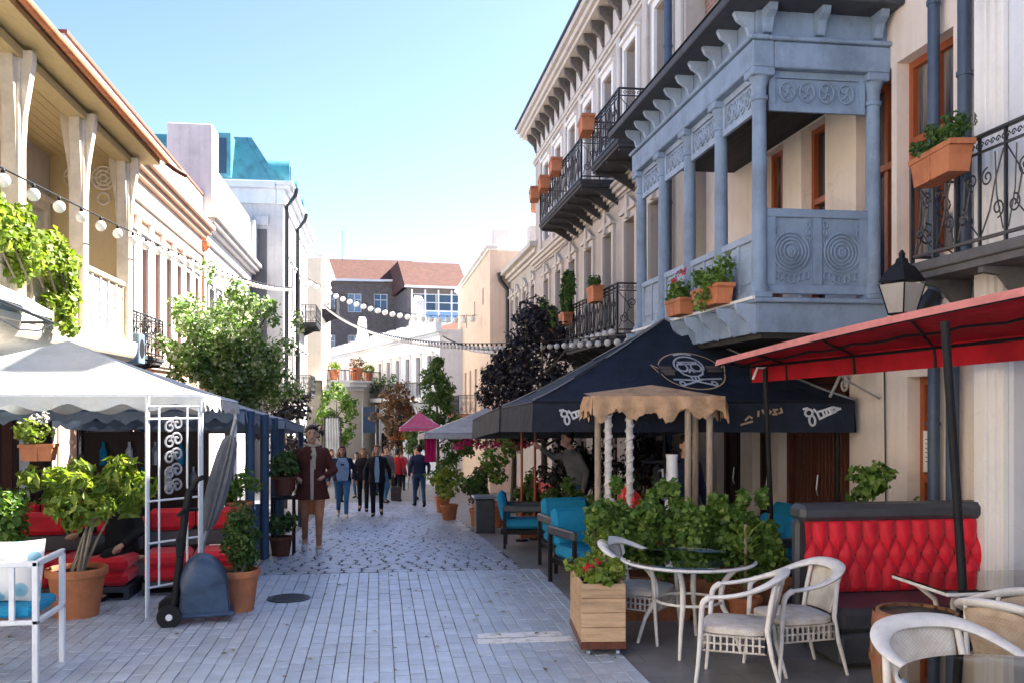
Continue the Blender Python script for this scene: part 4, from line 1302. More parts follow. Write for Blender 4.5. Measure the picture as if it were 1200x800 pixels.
MB().add([(2, 1.5, 5.9), (Wd - 2, 1.5, 5.9), (Wd - 2, 5, 7.4), (2, 5, 7.4)], [(0, 1, 2, 3)]).build('roof', red_tile, e1)
mb = MB(); mb.box(0, Wd, -1.0, -0.002, 2.1, 2.35, b=0.02)
bo = mb.build('balcony', white_trim, e1)
mb = MB()
for k in range(int(Wd / 0.25)): mb.box(k * 0.25, k * 0.25 + 0.03, -0.96, -0.93, 2.35, 3.1)
mb.box(0, Wd, -0.98, -0.91, 3.1, 3.16); mb.build('railing', iron, bo)
foliage('balcony_plants', bo, [(14 + k * 0.7, -0.9, 2.9 + 0.3 * (k % 3), 0.4, 0.2, 0.3) for k in range(18)], 900, 0.16, leaf_b, 77)

# ---- brick blocks behind
def brick_block(label, x0, x1, Y, zt, zr, rz, mw, wins, D=14):
    t = T('brick_block', label, 'building', (x0, Y, 0), rz)
    W = x1 - x0
    wall_mesh(W, -6, zt, wins, D=D, rev=0.3).build('wall', mw, t)
    for q in wins: window(t, *q, fm=white_paint, gm=pane_blue, rev=0.22)
    mb = MB(); mb.add([(-0.3, -0.5, zt + 0.05), (W + 0.3, -0.5, zt + 0.05), (W + 0.3, 4, zr), (-0.3, 4, zr), (W + 0.3, D, zr), (-0.3, D, zr), (W + 0.3, D, zt), (-0.3, D, zt)],
                      [(0, 1, 2, 3), (3, 2, 4, 5), (1, 6, 4, 2), (0, 3, 5, 7)])
    mb.build('roof', brick_far, t)
    MB().box(-0.35, W + 0.35, -0.55, -0.45, zt - 0.05, zt + 0.15).build('gutter', white_trim, t)
    return t


b1 = brick_block('brown brick block with red roof behind the white end house, left wing', 0, 10.2, 92, 13.8, 16.5, 0.0, brick_grey,
                 [(1.6 + k * 2.5, 2.9 + k * 2.5, z, z + 1.8) for k in range(3) for z in (3.0, 6.8, 10.8)])
b1.location.x = -7.0
b2 = brick_block('brown brick block with red roof and glazed loggia, right wing', 0, 5.2, 84, 12.3, 15.2, 0.12, brick_grey,
                 [(0.5 + k * 1.6, 1.5 + k * 1.6, z, z + 1.7) for k in range(3) for z in (3.4, 6.4)] + [(0.3, 4.9, 9.4, 11.8)])
b2.location.x = 2.6
lg = MB().box(0.1, 5.1, -1.3, -0.002, 8.9, 9.15).build('loggia_floor', white_trim, b2)
mb = MB()
for k in range(5): mb.box(0.15 + k * 1.18, 0.27 + k * 1.18, -1.25, -1.13, 9.16, 12.0)
mb.box(0.15, 5.0, -1.22, -1.16, 10.1, 10.2); mb.build('loggia_posts', white_trim, lg)
MB().box(0.15, 5.0, -1.2, -1.18, 9.2, 10.1).build('loggia_rail', glassmat('pale_glass', (0.6, 0.7, 0.75), 0.25), lg)
MB().tube([(3.5, 2, 16.0), (3.5, 2, 19.0)], 0.03, 5).build('antenna', iron, b1)
# low terracotta house hill row further behind, closing the gaps on either side
for i, (x, y, wd, h, m, lab) in enumerate(((-22, 70, 14, 9, white_wall, 'plain white house back behind the left row'), (12, 66, 12, 7.5, pink_pale, 'plain pale pink house back behind the right row'))):
    t = T('back_house', lab, 'building', (x, y, 0))
    q = [(1.5 + k * 2.5, 2.7 + k * 2.5, z, z + 1.7) for k in range(int(wd / 2.5) - 1) for z in (-1, 2.5)]
    wall_mesh(wd, -6, h - 2, q, D=8).build('wall', m, t)
    for a in q: window(t, *a, fm=white_paint)
    MB().add([(-0.4, -0.4, h - 2), (wd + 0.4, -0.4, h - 2), (wd + 0.4, 4, h), (-0.4, 4, h), (wd + 0.4, 8.4, h - 2), (-0.4, 8.4, h - 2)], [(0, 1, 2, 3), (3, 2, 4, 5), (1, 4, 2), (0, 3, 5)]).build('roof', red_tile, t)

# ================================================================ FURNITURE KIT
def wickermat(name, c, s=90.0):
    m, n, L, b = newmat(name)
    tc = n.new('ShaderNodeTexCoord')
    ck = n.new('ShaderNodeTexChecker'); ck.inputs['Scale'].default_value = s
    w1 = n.new('ShaderNodeTexNoise'); w1.inputs['Scale'].default_value = 9
    L.new(tc.outputs['Object'], ck.inputs['Vector']); L.new(tc.outputs['Object'], w1.inputs['Vector'])
    ck.inputs['Color1'].default_value = rgba(c); ck.inputs['Color2'].default_value = rgba([x * 0.85 for x in c])
    r = ramp(n, [(0.3, (0.72, 0.68, 0.62)), (0.6, (1, 1, 1))]); L.new(w1.outputs[0], r.inputs[0])
    mx = n.new('ShaderNodeMix'); mx.data_type = 'RGBA'; mx.blend_type = 'MULTIPLY'; mx.inputs[0].default_value = 1
    L.new(ck.outputs[0], mx.inputs[6]); L.new(r.outputs[0], mx.inputs[7]); L.new(mx.outputs[2], b.inputs['Base Color'])
    b.inputs['Roughness'].default_value = 0.6
    bp = n.new('ShaderNodeBump'); bp.inputs['Strength'].default_value = 0.5; bp.inputs['Distance'].default_value = 0.01
    L.new(ck.outputs['Fac'], bp.inputs['Height']); L.new(bp.outputs[0], b.inputs['Normal'])
    MATS[name] = m
    return m


wk_white = wickermat('white_wicker', (0.70, 0.66, 0.60)); wk_tan = wickermat('tan_wicker', (0.50, 0.39, 0.28))
ch_white = M('chair_white', (0.74, 0.72, 0.69), rough=0.45, var=0.12, scale=10, bump=0.1)
clear_glass = glassmat('table_glass', (0.8, 0.85, 0.85), 0.22)
red_cloth = M('red_upholstery', (0.64, 0.006, 0.022), rough=0.55, var=0.15, scale=5, bump=0.08, sheen=0.2)
grey_leather = M('charcoal_leather', (0.055, 0.06, 0.07), rough=0.45, var=0.2, scale=6, bump=0.12, spec=0.45)
blue_cloth = M('turquoise_cloth', (0.012, 0.24, 0.42), rough=0.75, var=0.12, scale=7, bump=0.12)
black_metal = M('black_metal', (0.010, 0.010, 0.012), rough=0.6, var=0.2, spec=0.25)
white_metal = M('white_metal', (0.72, 0.74, 0.76), rough=0.4, var=0.08, bump=0.03)
navy_fabric = M('navy_canvas', (0.012, 0.019, 0.036), rough=0.75, var=0.3, scale=2.5, bump=0.1, wr=0.35, dirt=0.3, dscale=1.5)
grey_canvas = M('grey_canvas', (0.085, 0.09, 0.10), rough=0.85, var=0.25, scale=3, trans=0.1, wr=0.5, bump=0.05)
white_canvas = M('white_canvas', (0.70, 0.72, 0.70), rough=0.8, var=0.1, scale=2, bump=0.05, trans=0.18, wr=0.4, dirt=0.12, dscale=1.2)
blue_canvas = M('shade_blue_canvas', (0.24, 0.30, 0.39), rough=0.8, var=0.15, scale=2, trans=0.12, wr=0.4, bump=0.05)  # the blue of the shade is put into the canvas colour
red_canvas = M('red_canvas', (0.46, 0.010, 0.02), rough=0.8, var=0.2, scale=2, trans=0.18, wr=0.3, bump=0.1, dirt=0.25, dscale=1.5)
pine_wood = M('pale_plank', (0.55, 0.37, 0.22), rough=0.7, var=0.22, scale=3, stretch=(1, 1, 9), bump=0.15, rnd=0.12)
blue_post = M('blue_post', (0.045, 0.085, 0.15), rough=0.5, var=0.15)


def make_chair(wk, label, group):
    t = T('armchair', label, 'chair', group=group)
    s = MB()
    N = 16
    pts = []
    for k in range(N):
        a = 2 * PI * k / N
        q = lambda v, p: math.copysign(abs(v) ** p, v)
        pts.append((0.25 * q(math.cos(a), 0.55), 0.25 * q(math.sin(a), 0.55) - 0.01))
    s.v = [(x * f, y * f, z) for f, z in ((0.94, 0.395), (1, 0.405), (1, 0.44), (0.95, 0.45)) for x, y in pts]
    for r_ in range(3):
        for k in range(N): s.f.append((r_ * N + k, r_ * N + (k + 1) % N, (r_ + 1) * N + (k + 1) % N, (r_ + 1) * N + k))
    s.f.append(tuple(range(N))[::-1]); s.f.append(tuple(3 * N + k for k in range(N)))
    s.build('seat', wk, t, smooth=40)
    for sx in (-1, 1):
        MB().tube(curve([(sx * 0.27, -0.27, 0), (sx * 0.255, -0.245, 0.25), (sx * 0.25, -0.23, 0.5), (sx * 0.262, -0.215, 0.62), (sx * 0.27, -0.16, 0.665)]), ease([0.013, 0.017, 0.019, 0.022, 0.024]), 8).build('leg', ch_white, t, smooth=60)
        MB().tube([(sx * 0.225, 0.33, 0), (sx * 0.215, 0.26, 0.25), (sx * 0.21, 0.225, 0.44), (sx * 0.2, 0.25, 0.62), (sx * 0.19, 0.28, 0.78)], [0.013, 0.017, 0.019, 0.018, 0.016], 8).build('leg', ch_white, t, smooth=60)
    half = [(0.27, -0.17, 0.665), (0.295, -0.05, 0.68), (0.3, 0.08, 0.71), (0.265, 0.2, 0.755), (0.18, 0.285, 0.795), (0.07, 0.315, 0.81)]
    pth = half + [(-x, y, z) for x, y, z in half[::-1]]
    rr = [0.026, 0.03, 0.034, 0.042, 0.052, 0.056]
    MB().tube(curve(pth), ease(rr + rr[::-1]), 10, flat=0.5).build('arm_rail', ch_white, t, smooth=60)
    bp = MB()
    nu, nv = 12, 8
    for j in range(nv + 1):
        for i in range(nu + 1):
            u = i / nu * 2 - 1; v = j / nv
            wv = 0.155 + 0.03 * v
            x = u * wv; z = 0.46 + v * (0.33 - 0.03 * u * u); y = 0.215 + v * 0.08 + 0.025 * (1 - u * u)
            bp.v.append((x, y, z))
    for j in range(nv):
        for i in range(nu):
            a = j * (nu + 1) + i; bp.f.append((a, a + 1, a + nu + 2, a + nu + 1))
    o = bp.build('back_panel', wk, t, smooth=60)
    md = o.modifiers.new('thick', 'SOLIDIFY'); md.thickness = 0.018
    rb = MB()
    for j in range(1, nv):
        rb.tube([(bp.v[j * (nu + 1) + i][0], bp.v[j * (nu + 1) + i][1] + 0.012, bp.v[j * (nu + 1) + i][2]) for i in range(0, nu + 1, 2)], 0.009, 5)
    rb.build('weave_band', wk, t)
    ap = MB()         # open woven apron below the seat
    for z in (0.385, 0.33, 0.275):
        ap.tube([(-0.235, -0.23, z), (0.235, -0.23, z), (0.215, 0.22, z), (-0.215, 0.22, z)], 0.007, 4, closed=True)
    for k in range(11):
        q = k / 10
        for (xa, ya), (xb, yb) in (((-0.235, -0.23), (0.235, -0.23)), ((-0.215, 0.22), (0.215, 0.22)), ((-0.235, -0.23), (-0.215, 0.22)), ((0.235, -0.23), (0.215, 0.22))):
            x = xa + (xb - xa) * q; y = ya + (yb - ya) * q
            ap.box(x - 0.007, x + 0.007, y - 0.007, y + 0.007, 0.275, 0.395)
    ap.build('woven_apron', wk, t, kind='stuff')
    return t


def round_table(label, loc, r=0.5, h=0.74, rz=0.0, rx=1.0):
    t = T('glass_table', label, 'table', loc, rz)
    MB().lathe([(r - 0.01, h - 0.012), (r, h - 0.006), (r - 0.004, h)], 40, sx=rx).build('glass_top', clear_glass, t, smooth=40)
    MB().tube([((r - 0.005) * rx * math.cos(k * PI / 20), (r - 0.005) * math.sin(k * PI / 20), h - 0.028) for k in range(40)], 0.02, 6, closed=True, flat=0.7).build('rim', ch_white, t, smooth=60)
    for k in range(4):
        a = PI / 4 + k * PI / 2; ca, sa = math.cos(a), math.sin(a)
        MB().tube(curve([(ca * q * r, sa * q * r, z) for q, z in ((0.78, 0), (0.66, 0.22), (0.5, 0.4), (0.55, 0.58), (0.82, h - 0.035))]), ease([0.014, 0.018, 0.024, 0.024, 0.018]), 8).build('leg', ch_white, t, smooth=60)
    MB().tube([(0.5 * r * math.cos(k * PI / 10), 0.5 * r * math.sin(k * PI / 10), 0.4) for k in range(20)], 0.012, 6, closed=True).build('leg_ring', ch_white, t, smooth=60)
    return t


def pot_mb(r, h):
    return MB().lathe([(r * 0.66, 0), (r * 0.7, 0.02), (r * 0.9, h * 0.82), (r * 0.92, h * 0.84), (r, h * 0.85), (r * 1.02, h * 0.97), (r * 0.99, h), (r * 0.9, h), (r * 0.87, h * 0.9), (0.001, h * 0.89)], 28, cap=False)


def potted(name, label, loc, r, h, crown, n, size, fm, seed, cat='potted plant', stems=0, group=None, potm=terracotta, **kw):
    t = T(name, label, cat, loc, 0, group)
    p_ = pot_mb(r, h).build('pot', potm, t, smooth=35)
    MB().lathe([(r * 0.86, h * 0.905), (0.001, h * 0.93)], 20, cap=False).build('soil', soil, p_)
    rs = np.random.RandomState(seed)
    if stems:
        for k in range(stems):
            a = rs.uniform(0, 2 * PI); tx, ty, tz = crown[rs.randint(len(crown))][:3]
            MB().tube([(0.05 * math.cos(a), 0.05 * math.sin(a), h * 0.88), (tx * 0.35 + 0.03 * math.cos(a), ty * 0.35, h + (tz - h) * 0.45), (tx * 0.8, ty * 0.8, tz)], [0.016, 0.012, 0.006], 6).build('stem', bark_pale, t)
    foliage('foliage', t, crown, n, size, fm, seed, **kw)
    return t


def gazebo(name, label, x0, x1, y0, y1, zn, zf, apex, m, pm, valh=0.16, scal=7, posts=(), post_r=0.025, cat='canopy tent', valm=None, teeth=None, group=None, skew=0.0):
    """four-sided canvas roof; eave height zn at the near side, zf at the far side"""
    cx, cy = (x0 + x1) / 2, (y0 + y1) / 2
    g = zg(cy)
    t = T(name, label, cat, (cx, cy, g), 0, group)
    O = Vector((cx, cy, g))
    cs = [Vector((x0, y0, zn)), Vector((x1, y0, zn)), Vector((x1, y1, zf)), Vector((x0, y1, zf))]
    cs[1].y += skew
    ap = Vector(apex)
    n = 8
    for s_ in range(4):
        a, b = cs[s_], cs[(s_ + 1) % 4]
        mb = MB()
        for j in range(n + 1):
            q = j / n
            for i in range(n + 1):
                e = a.lerp(b, i / n); p = e.lerp(ap, q)
                p.z = e.z + (ap.z - e.z) * (q ** 1.12) - 0.03 * math.sin(PI * i / n) * math.sin(PI * q)
                mb.v.append(p - O)
        for j in range(n):
            for i in range(n):
                k = j * (n + 1) + i; mb.f.append((k, k + 1, k + n + 2, k + n + 1))
        mb.build('roof_panel', m, t, smooth=60)
        mb = MB(); NN = 10 * scal
        for i in range(NN + 1):
            e = a.lerp(b, i / NN) - O
            ph = i / NN * scal
            if teeth: h_ = valh * (0.55 + 0.45 * (abs((ph * teeth) % 1 - 0.5) * 2))
            else: h_ = valh * (0.55 + 0.45 * abs(math.cos(PI * ph)) ** 1.5) if scal > 1 else valh
            wob = 0.012 * math.sin(i * 0.9 + s_)
            nrm = Vector((b - a).cross(Vector((0, 0, 1)))).normalized()
            mb.v.append(e + nrm * 0.004); mb.v.append(e + nrm * (0.02 + wob) - Vector((0, 0, h_)))
        for i in range(NN): mb.f.append((2 * i, 2 * i + 2, 2 * i + 3, 2 * i + 1))
        mb.build('valance', valm or m, t, smooth=60)
    for px_, py_, top in posts:
        z0 = zg(py_)
        MB().tube([(px_ - cx, py_ - cy, z0 - g), (px_ - cx, py_ - cy, top - g)], post_r, 8).build('post', pm, t, smooth=60)
    fr = MB()
    for s_ in range(4):
        fr.tube([cs[s_] - O - Vector((0, 0, 0.02)), cs[(s_ + 1) % 4] - O - Vector((0, 0, 0.02))], 0.014, 5)
        fr.tube([cs[s_] - O - Vector((0, 0, 0.03)), ap - O - Vector((0, 0, 0.03))], 0.014, 5)
    fr.build('frame', pm, t)
    return t


# ================================================================ LEFT SIDE OF THE STREET
gazebo('white_tent', 'white canopy tent with scalloped valance over the red seats at left', -5.3, -1.74, 9.74, 12.1, 2.14, 2.08, (-3.4, 11.0, 2.74), white_canvas, white_metal,
       valh=0.17, scal=7, posts=((-1.76, 9.78, 2.12), (-2.17, 9.32, 2.12), (-1.76, 12.05, 2.07), (-5.25, 9.78, 2.12)), post_r=0.022)
gazebo('shaded_tent', 'canopy coloured blue grey for shade, with toothed white edge, behind the white tent', -5.2, -1.66, 12.15, 15.3, 1.98, 1.82, (-3.4, 13.7, 2.5), blue_canvas, blue_post,
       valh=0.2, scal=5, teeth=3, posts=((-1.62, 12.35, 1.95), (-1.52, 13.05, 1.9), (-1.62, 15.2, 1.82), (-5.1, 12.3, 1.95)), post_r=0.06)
gazebo('shaded_tent', 'farther small canopy coloured blue for shade behind the walker in the maroon coat', -4.8, -1.5, 15.6, 19.5, 1.8, 1.6, (-3.2, 17.4, 2.3), blue_canvas, blue_post,
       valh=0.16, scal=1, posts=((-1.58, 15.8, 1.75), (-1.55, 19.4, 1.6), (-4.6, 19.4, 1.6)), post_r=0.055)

# white iron screen panel
t = T('iron_screen', 'white wrought iron screen with scroll panel beside the red sofa', 'screen', (-1.97, 9.5, 0), math.atan2(0.46, 0.41))
mb = MB()
for z in (2.02, 1.9, 1.12, 0.72, 0.3): mb.tube([(-0.3, 0, z), (0.3, 0, z)], 0.011, 6)
for x in (-0.3, -0.16, 0.16, 0.3): mb.tube([(x, 0, 0.3 if abs(x) < 0.2 else 0.0), (x, 0, 2.02)], 0.011, 6)
mb.build('frame', white_metal, t)
mb = MB()
for k in range(5):
    z = 1.22 + k * 0.15
    scroll(mb, (-0.04, 0, z), 0.07, 1.4, 0, 1, 0.012, 6); scroll(mb, (0.04, 0, z + 0.03), 0.07, 1.4, PI, -1, 0.012, 6)
mb.build('scrollwork', M('silver_iron', (0.3, 0.3, 0.32), rough=0.4), t)


def cushion(mb, x0, x1, y0, y1, z0, z1):
    return mb.box(x0, x1, y0, y1, z0, z1, b=min(0.045, (z1 - z0) * 0.3))


def red_sofa(label, loc, rz, W):
    t = T('red_sofa', label, 'sofa', loc, rz, 'red lounge seats under the white tent')
    mb = MB(); mb.box(-W / 2, W / 2, -0.3, 0.34, 0.1, 0.16); mb.box(-W / 2, W / 2, -0.28, 0.3, 0.0, 0.04)
    mb.box(-W / 2, -W / 2 + 0.05, -0.3, 0.34, 0.04, 0.1); mb.box(W / 2 - 0.05, W / 2, -0.3, 0.34, 0.04, 0.1)
    mb.build('base', grey_leather, t)
    n = 2
    for k in range(n):
        x0 = -W / 2 + k * W / n
        for z in (0.165, 0.315): cushion(MB(), x0 + 0.01, x0 + W / n - 0.01, -0.32, 0.22, z, z + 0.145).build('seat_cushion', red_cloth, t)
        cushion(MB(), x0 + 0.01, x0 + W / n - 0.01, 0.16, 0.3, 0.64, 0.88).build('back_cushion', red_cloth, t)
    MB().box(-W / 2 - 0.02, W / 2 + 0.02, 0.2, 0.28, 0.465, 0.635, b=0.01).build('back_board', grey_leather, t)
    return t


red_sofa('low red cushioned sofa with dark back board, left one behind the big potted shrub', (-3.3, 10.45, 0), 0.0, 1.5)
red_sofa('low red cushioned sofa with dark back board, right one beside the iron screen', (-2.0, 10.7, 0), 0.12, 1.0)
red_sofa('red sofa deeper inside the white tent facing the street', (-3.9, 11.6, 0), 0.3, 1.4)
tb = T('low_table', 'small red topped table inside the white tent', 'table', (-2.6, 11.3, 0))
MB().box(-0.4, 0.4, -0.3, 0.3, 0.68, 0.72, b=0.01).build('table_top', red_cloth, tb)
for sx in (-1, 1):
    for sy in (-1, 1): MB().box(sx * 0.34 - 0.02, sx * 0.34 + 0.02, sy * 0.24 - 0.02, sy * 0.24 + 0.02, 0, 0.68).build('leg', black_metal, tb)


def cafe_chair(label, loc, rz, m=black_metal, group=None):
    t = T('cafe_chair', label, 'chair', loc, rz, group)
    MB().lathe([(0.2, 0.44), (0.21, 0.45), (0.2, 0.475)], 16).build('seat', m, t, smooth=40)
    for sx in (-1, 1):
        MB().tube([(sx * 0.18, -0.18, 0), (sx * 0.15, -0.14, 0.44)], 0.014, 6).build('leg', m, t)
        MB().tube([(sx * 0.18, 0.2, 0), (sx * 0.16, 0.15, 0.44)], 0.014, 6).build('leg', m, t)
    hp = [(-0.18, 0.17, 0.46), (-0.19, 0.2, 0.75), (-0.13, 0.22, 0.92), (0, 0.225, 0.97), (0.13, 0.22, 0.92), (0.19, 0.2, 0.75), (0.18, 0.17, 0.46)]
    MB().tube(hp, 0.015, 6).build('back_hoop', m, t)
    for x in (-0.1, -0.035, 0.035, 0.1): MB().tube([(x, 0.17, 0.46), (x, 0.215, 0.94)], 0.009, 5).build('spindle', m, t)
    return t


cafe_chair('black hoop backed cafe chair deep under the white tent, left one', (-4.1, 12.4, 0), PI + 0.2)
cafe_chair('black hoop backed cafe chair deep under the white tent, right one', (-3.3, 12.6, 0), PI - 0.2)
t = T('shelf_unit', 'dark shelf unit with pale boards behind the white tent', 'shelf', (-4.9, 12.9, 0), 0.0)
MB().box(-0.6, 0.6, 0, 0.35, 0, 2.0).build('case', dark_brown, t)
for k in range(5): MB().box(-0.52 + k * 0.21, -0.4 + k * 0.21, -0.02, -0.001, 0.7, 1.9).build('board', white_paint if k != 3 else brown_wood, t)
t = T('shelf_unit', 'dark cabinet with blue and white bottles under the blue canopy', 'cabinet', (-3.2, 13.6, -0.05), 0.0)
MB().box(-0.8, 0.8, 0, 0.35, 0, 1.7).build('case', dark_brown, t)
for k in range(9): MB().lathe([(0.05, 0), (0.05, 0.2), (0.02, 0.26), (0.02, 0.32)], 8, (-0.7 + k * 0.17, -0.06, 0.9 + 0.35 * (k % 2))).build('bottle', (white_paint, blue_cloth, steel)[k % 3], t)
t = T('wooden_post', 'reddish brown wooden post at the far left behind the hanging flower box', 'post', (-4.15, 9.85, 0))
MB().box(-0.12, 0.12, -0.12, 0.12, 0, 2.1, b=0.012).build('shaft', orange_wood, t)
MB().box(-0.16, 0.16, -0.16, 0.16, 0, 0.2, b=0.012).build('foot', orange_wood, t)

# big pot with pale-stemmed shrub
cr = clump_cloud(np.random.RandomState(3), (0.05, 0, 1.22), (0.52, 0.42, 0.32), 22, 0.13)
potted('potted_shrub', 'large terracotta pot with pale stemmed glossy shrub in front of red sofa', (-2.86, 9.5, 0), 0.28, 0.48, cr, 1900, 0.115, leaf_c, 5, stems=9, narrow=0.36)
cr = clump_cloud(np.random.RandomState(4), (0, 0, 0.82), (0.42, 0.35, 0.42), 18, 0.17)
potted('potted_shrub', 'dense green bush with reddish shoots at the left edge behind the white bench', (-3.55, 9.35, 0), 0.25, 0.42, cr, 2400, 0.07, leaf_a, 6, stems=5)
# box shrub
cr = clump_cloud(np.random.RandomState(7), (0, 0, 0.72), (0.17, 0.17, 0.3), 26, 0.1)
potted('potted_box_shrub', 'terracotta pot with dense upright box shrub beside the wheeled blue trolley', (-1.36, 9.52, 0), 0.21, 0.42, cr, 2300, 0.05, leaf_b, 8, stems=4)
# hanging flower box
box_plant('small terracotta box of white flowers hung at the far left under the white tent', (-3.22, 9.55, 1.5), 0.05, 0.3, 0.16, 220, leaf_c, 41, fh=0.28, flower=leafmat('petal_white', (0.6, 0.58, 0.5), (0.7, 0.68, 0.62), (0.8, 0.7, 0.6)))


# white bench at the left edge
t = T('metal_bench', 'white tubular metal bench with turquoise seat pad at the lower left corner', 'bench', (-3.02, 7.5, 0))
W = 1.15
fr = MB()
fr.box(-W / 2, W / 2, -0.27, -0.23, 0.86, 0.905, b=0.008); fr.box(-W / 2, W / 2, -0.27, -0.23, 0.44, 0.475, b=0.006)
for k in range(6):
    x = -W / 2 + 0.2 + k * (W - 0.2) / 5 - 0.2; fr.box(x, x + 0.035, -0.265, -0.235, 0.476, 0.859)
fr.box(W / 2 - 0.04, W / 2, -0.228, 0.35, 0.86, 0.905, b=0.008); fr.box(W / 2 - 0.04, W / 2, -0.228, 0.35, 0.44, 0.475, b=0.006)
fr.build('frame', white_metal, t)
for x in (-W / 2, W / 2 - 0.042):
    for y in (-0.27, 0.31): MB().box(x, x + 0.042, y, y + 0.042, 0, 0.9, b=0.006).build('leg', white_metal, t)
cushion(MB(), -W / 2, W / 2 - 0.06, -0.22, 0.34, 0.48, 0.56).build('seat_pad', blue_cloth, t)
pm_, n, L, b = newmat('patterned_cotton')
tc = n.new('ShaderNodeTexCoord'); vo = n.new('ShaderNodeTexVoronoi'); vo.inputs['Scale'].default_value = 5.5
L.new(tc.outputs['Object'], vo.inputs['Vector'])
r = ramp(n, [(0.0, (0.12, 0.3, 0.42)), (0.28, (0.25, 0.42, 0.5)), (0.33, (0.68, 0.66, 0.63)), (1.0, (0.72, 0.7, 0.66))])
L.new(vo.outputs['Distance'], r.inputs[0]); L.new(r.outputs[0], b.inputs['Base Color']); b.inputs['Roughness'].default_value = 0.9


def pillow(name, label, loc, rot, w_, h_, th, m):
    mb = MB(); n_ = 10
    for sgn in (-1, 1):
        o_ = len(mb.v)
        for j in range(n_ + 1):
            for i in range(n_ + 1):
                u, v = i / n_ * 2 - 1, j / n_ * 2 - 1
                k = (1 - abs(u) ** 2.6) * (1 - abs(v) ** 2.6)
                pin = 1 - 0.1 * (1 - abs(u)) * abs(v) - 0.0
                mb.v.append((u * w_ / 2 * (1 - 0.07 * (1 - v * v) * 0), sgn * th / 2 * max(0, k) ** 0.45, v * h_ / 2 * (1 - 0.08 * (1 - u * u))))
        for j in range(n_):
            for i in range(n_):
                a = o_ + j * (n_ + 1) + i; q = (a, a + 1, a + n_ + 2, a + n_ + 1); mb.f.append(q if sgn < 0 else q[::-1])
    o = mb.build(name, m, None, loc, smooth=180)
    o.rotation_euler = rot
    return tag(o, label, 'pillow')


pillow('pillow', 'white square pillow with blue pattern leaning on the white metal bench', (-2.78, 7.58, 0.78), (Rd(-18), 0, 0.05), 0.5, 0.48, 0.2, pm_)

# wheeled trolley with rounded blue cover
t = T('wheeled_trolley', 'dark blue wheeled trolley with rounded hood and slanted black handle', 'trolley', (-1.68, 9.12, 0), 0.18)
trol = M('trolley_blue', (0.035, 0.065, 0.12), rough=0.35, var=0.25, scale=4, spec=0.5)
mb = MB(); prof = [(-0.16, 0.12)] + [(-0.16 + 0.02, 0.3)] + [(0.04 - 0.19 * math.cos(k * PI / 2 / 8), 0.36 + 0.28 * math.sin(k * PI / 2 / 8)) for k in range(9)] + [(0.04 + 0.24 * math.sin(k * PI / 2 / 8), 0.34 + 0.3 * math.cos(k * PI / 2 / 8)) for k in range(1, 9)] + [(0.3, 0.12)]
N = len(prof); rows = []
for y, s_ in ((-0.16, 0.8), (-0.14, 0.93), (-0.08, 1.0), (0.08, 1.0), (0.14, 0.93), (0.16, 0.8)):
    rows.append([(0.07 + (x - 0.07) * (0.6 + 0.4 * s_), y, 0.12 + (z - 0.12) * s_) for x, z in prof])
mb.v = [p for r_ in rows for p in r_]
for j in range(5):
    for i in range(N - 1): mb.f.append((j * N + i, j * N + i + 1, (j + 1) * N + i + 1, (j + 1) * N + i))
mb.f.append(tuple(range(N))[::-1]); mb.f.append(tuple(5 * N + k for k in range(N)))
mb.build('hood', trol, t, smooth=50)
MB().box(-0.22, 0.34, -0.18, 0.18, 0.075, 0.118, b=0.015).build('base_plate', trol, t)
for y in (-0.19, 0.19):
    wh = MB().lathe([(0.055, -0.028), (0.1, -0.03), (0.108, -0.015), (0.108, 0.015), (0.1, 0.03), (0.055, 0.028)], 24, (-0.24, y, 0.108), ax='y').build('wheel', M('rubber', (0.012, 0.012, 0.012), rough=0.7), t, smooth=40)
    MB().lathe([(0.03, -0.034), (0.03, 0.034)], 14, (-0.24, y, 0.108), ax='y').build('hub', white_paint, wh)
MB().tube([(-0.2, 0, 0.1), (-0.16, 0, 0.5), (-0.1, 0.0, 1.05), (-0.06, 0, 1.25)], 0.035, 8).build('column', black_metal, t, smooth=60)
MB().box(-0.185, -0.115, -0.05, 0.05, 0.62, 0.8, b=0.012).build('control_box', black_metal, t)
MB().tube([(-0.16, -0.12, 1.02), (-0.1, 0, 1.06), (0.0, 0.14, 1.04)], 0.02, 8).build('handle', black_metal, t, smooth=60)
MB().tube([(-0.06, 0, 1.2), (0.0, 0, 1.33), (0.05, -0.08, 1.36)], 0.025, 8).build('lever', black_metal, t, smooth=60)
# folded grey parasol
t = T('folded_parasol', 'folded grey parasol standing aslant behind the blue trolley', 'parasol', (-1.74, 10.1, 0), 0.0)
M4 = Matrix.Rotation(Rd(14), 4, 'Y')
mb = MB(); N = 12; prof = [(0.03, 0.75), (0.075, 0.85), (0.11, 1.05), (0.115, 1.3), (0.1, 1.55), (0.08, 1.7), (0.045, 1.76), (0.01, 1.77)]
for r_, z in prof:
    for k in range(N * 2):
        a = PI * k / N; q = r_ * (1.0 if k % 2 else 0.78); mb.v.append(M4 @ Vector((q * math.cos(a), q * math.sin(a), z)) + Vector((-0.2, 0, 0)))
for i in range(len(prof) - 1):
    for k in range(2 * N): mb.f.append((i * 2 * N + k, i * 2 * N + (k + 1) % (2 * N), (i + 1) * 2 * N + (k + 1) % (2 * N), (i + 1) * 2 * N + k))
mb.build('folded_canopy', M('silver_grey_cloth', (0.16, 0.165, 0.175), rough=0.5, var=0.2), t)
MB().tube([M4 @ Vector((0, 0, 0.0)) + Vector((-0.2, 0, 0)), M4 @ Vector((0, 0, 1.95)) + Vector((-0.2, 0, 0))], 0.022, 8).build('pole', steel, t)
MB().box(-0.45, 0.05, -0.25, 0.25, 0, 0.06, b=0.02).build('foot', grey_leather, t)

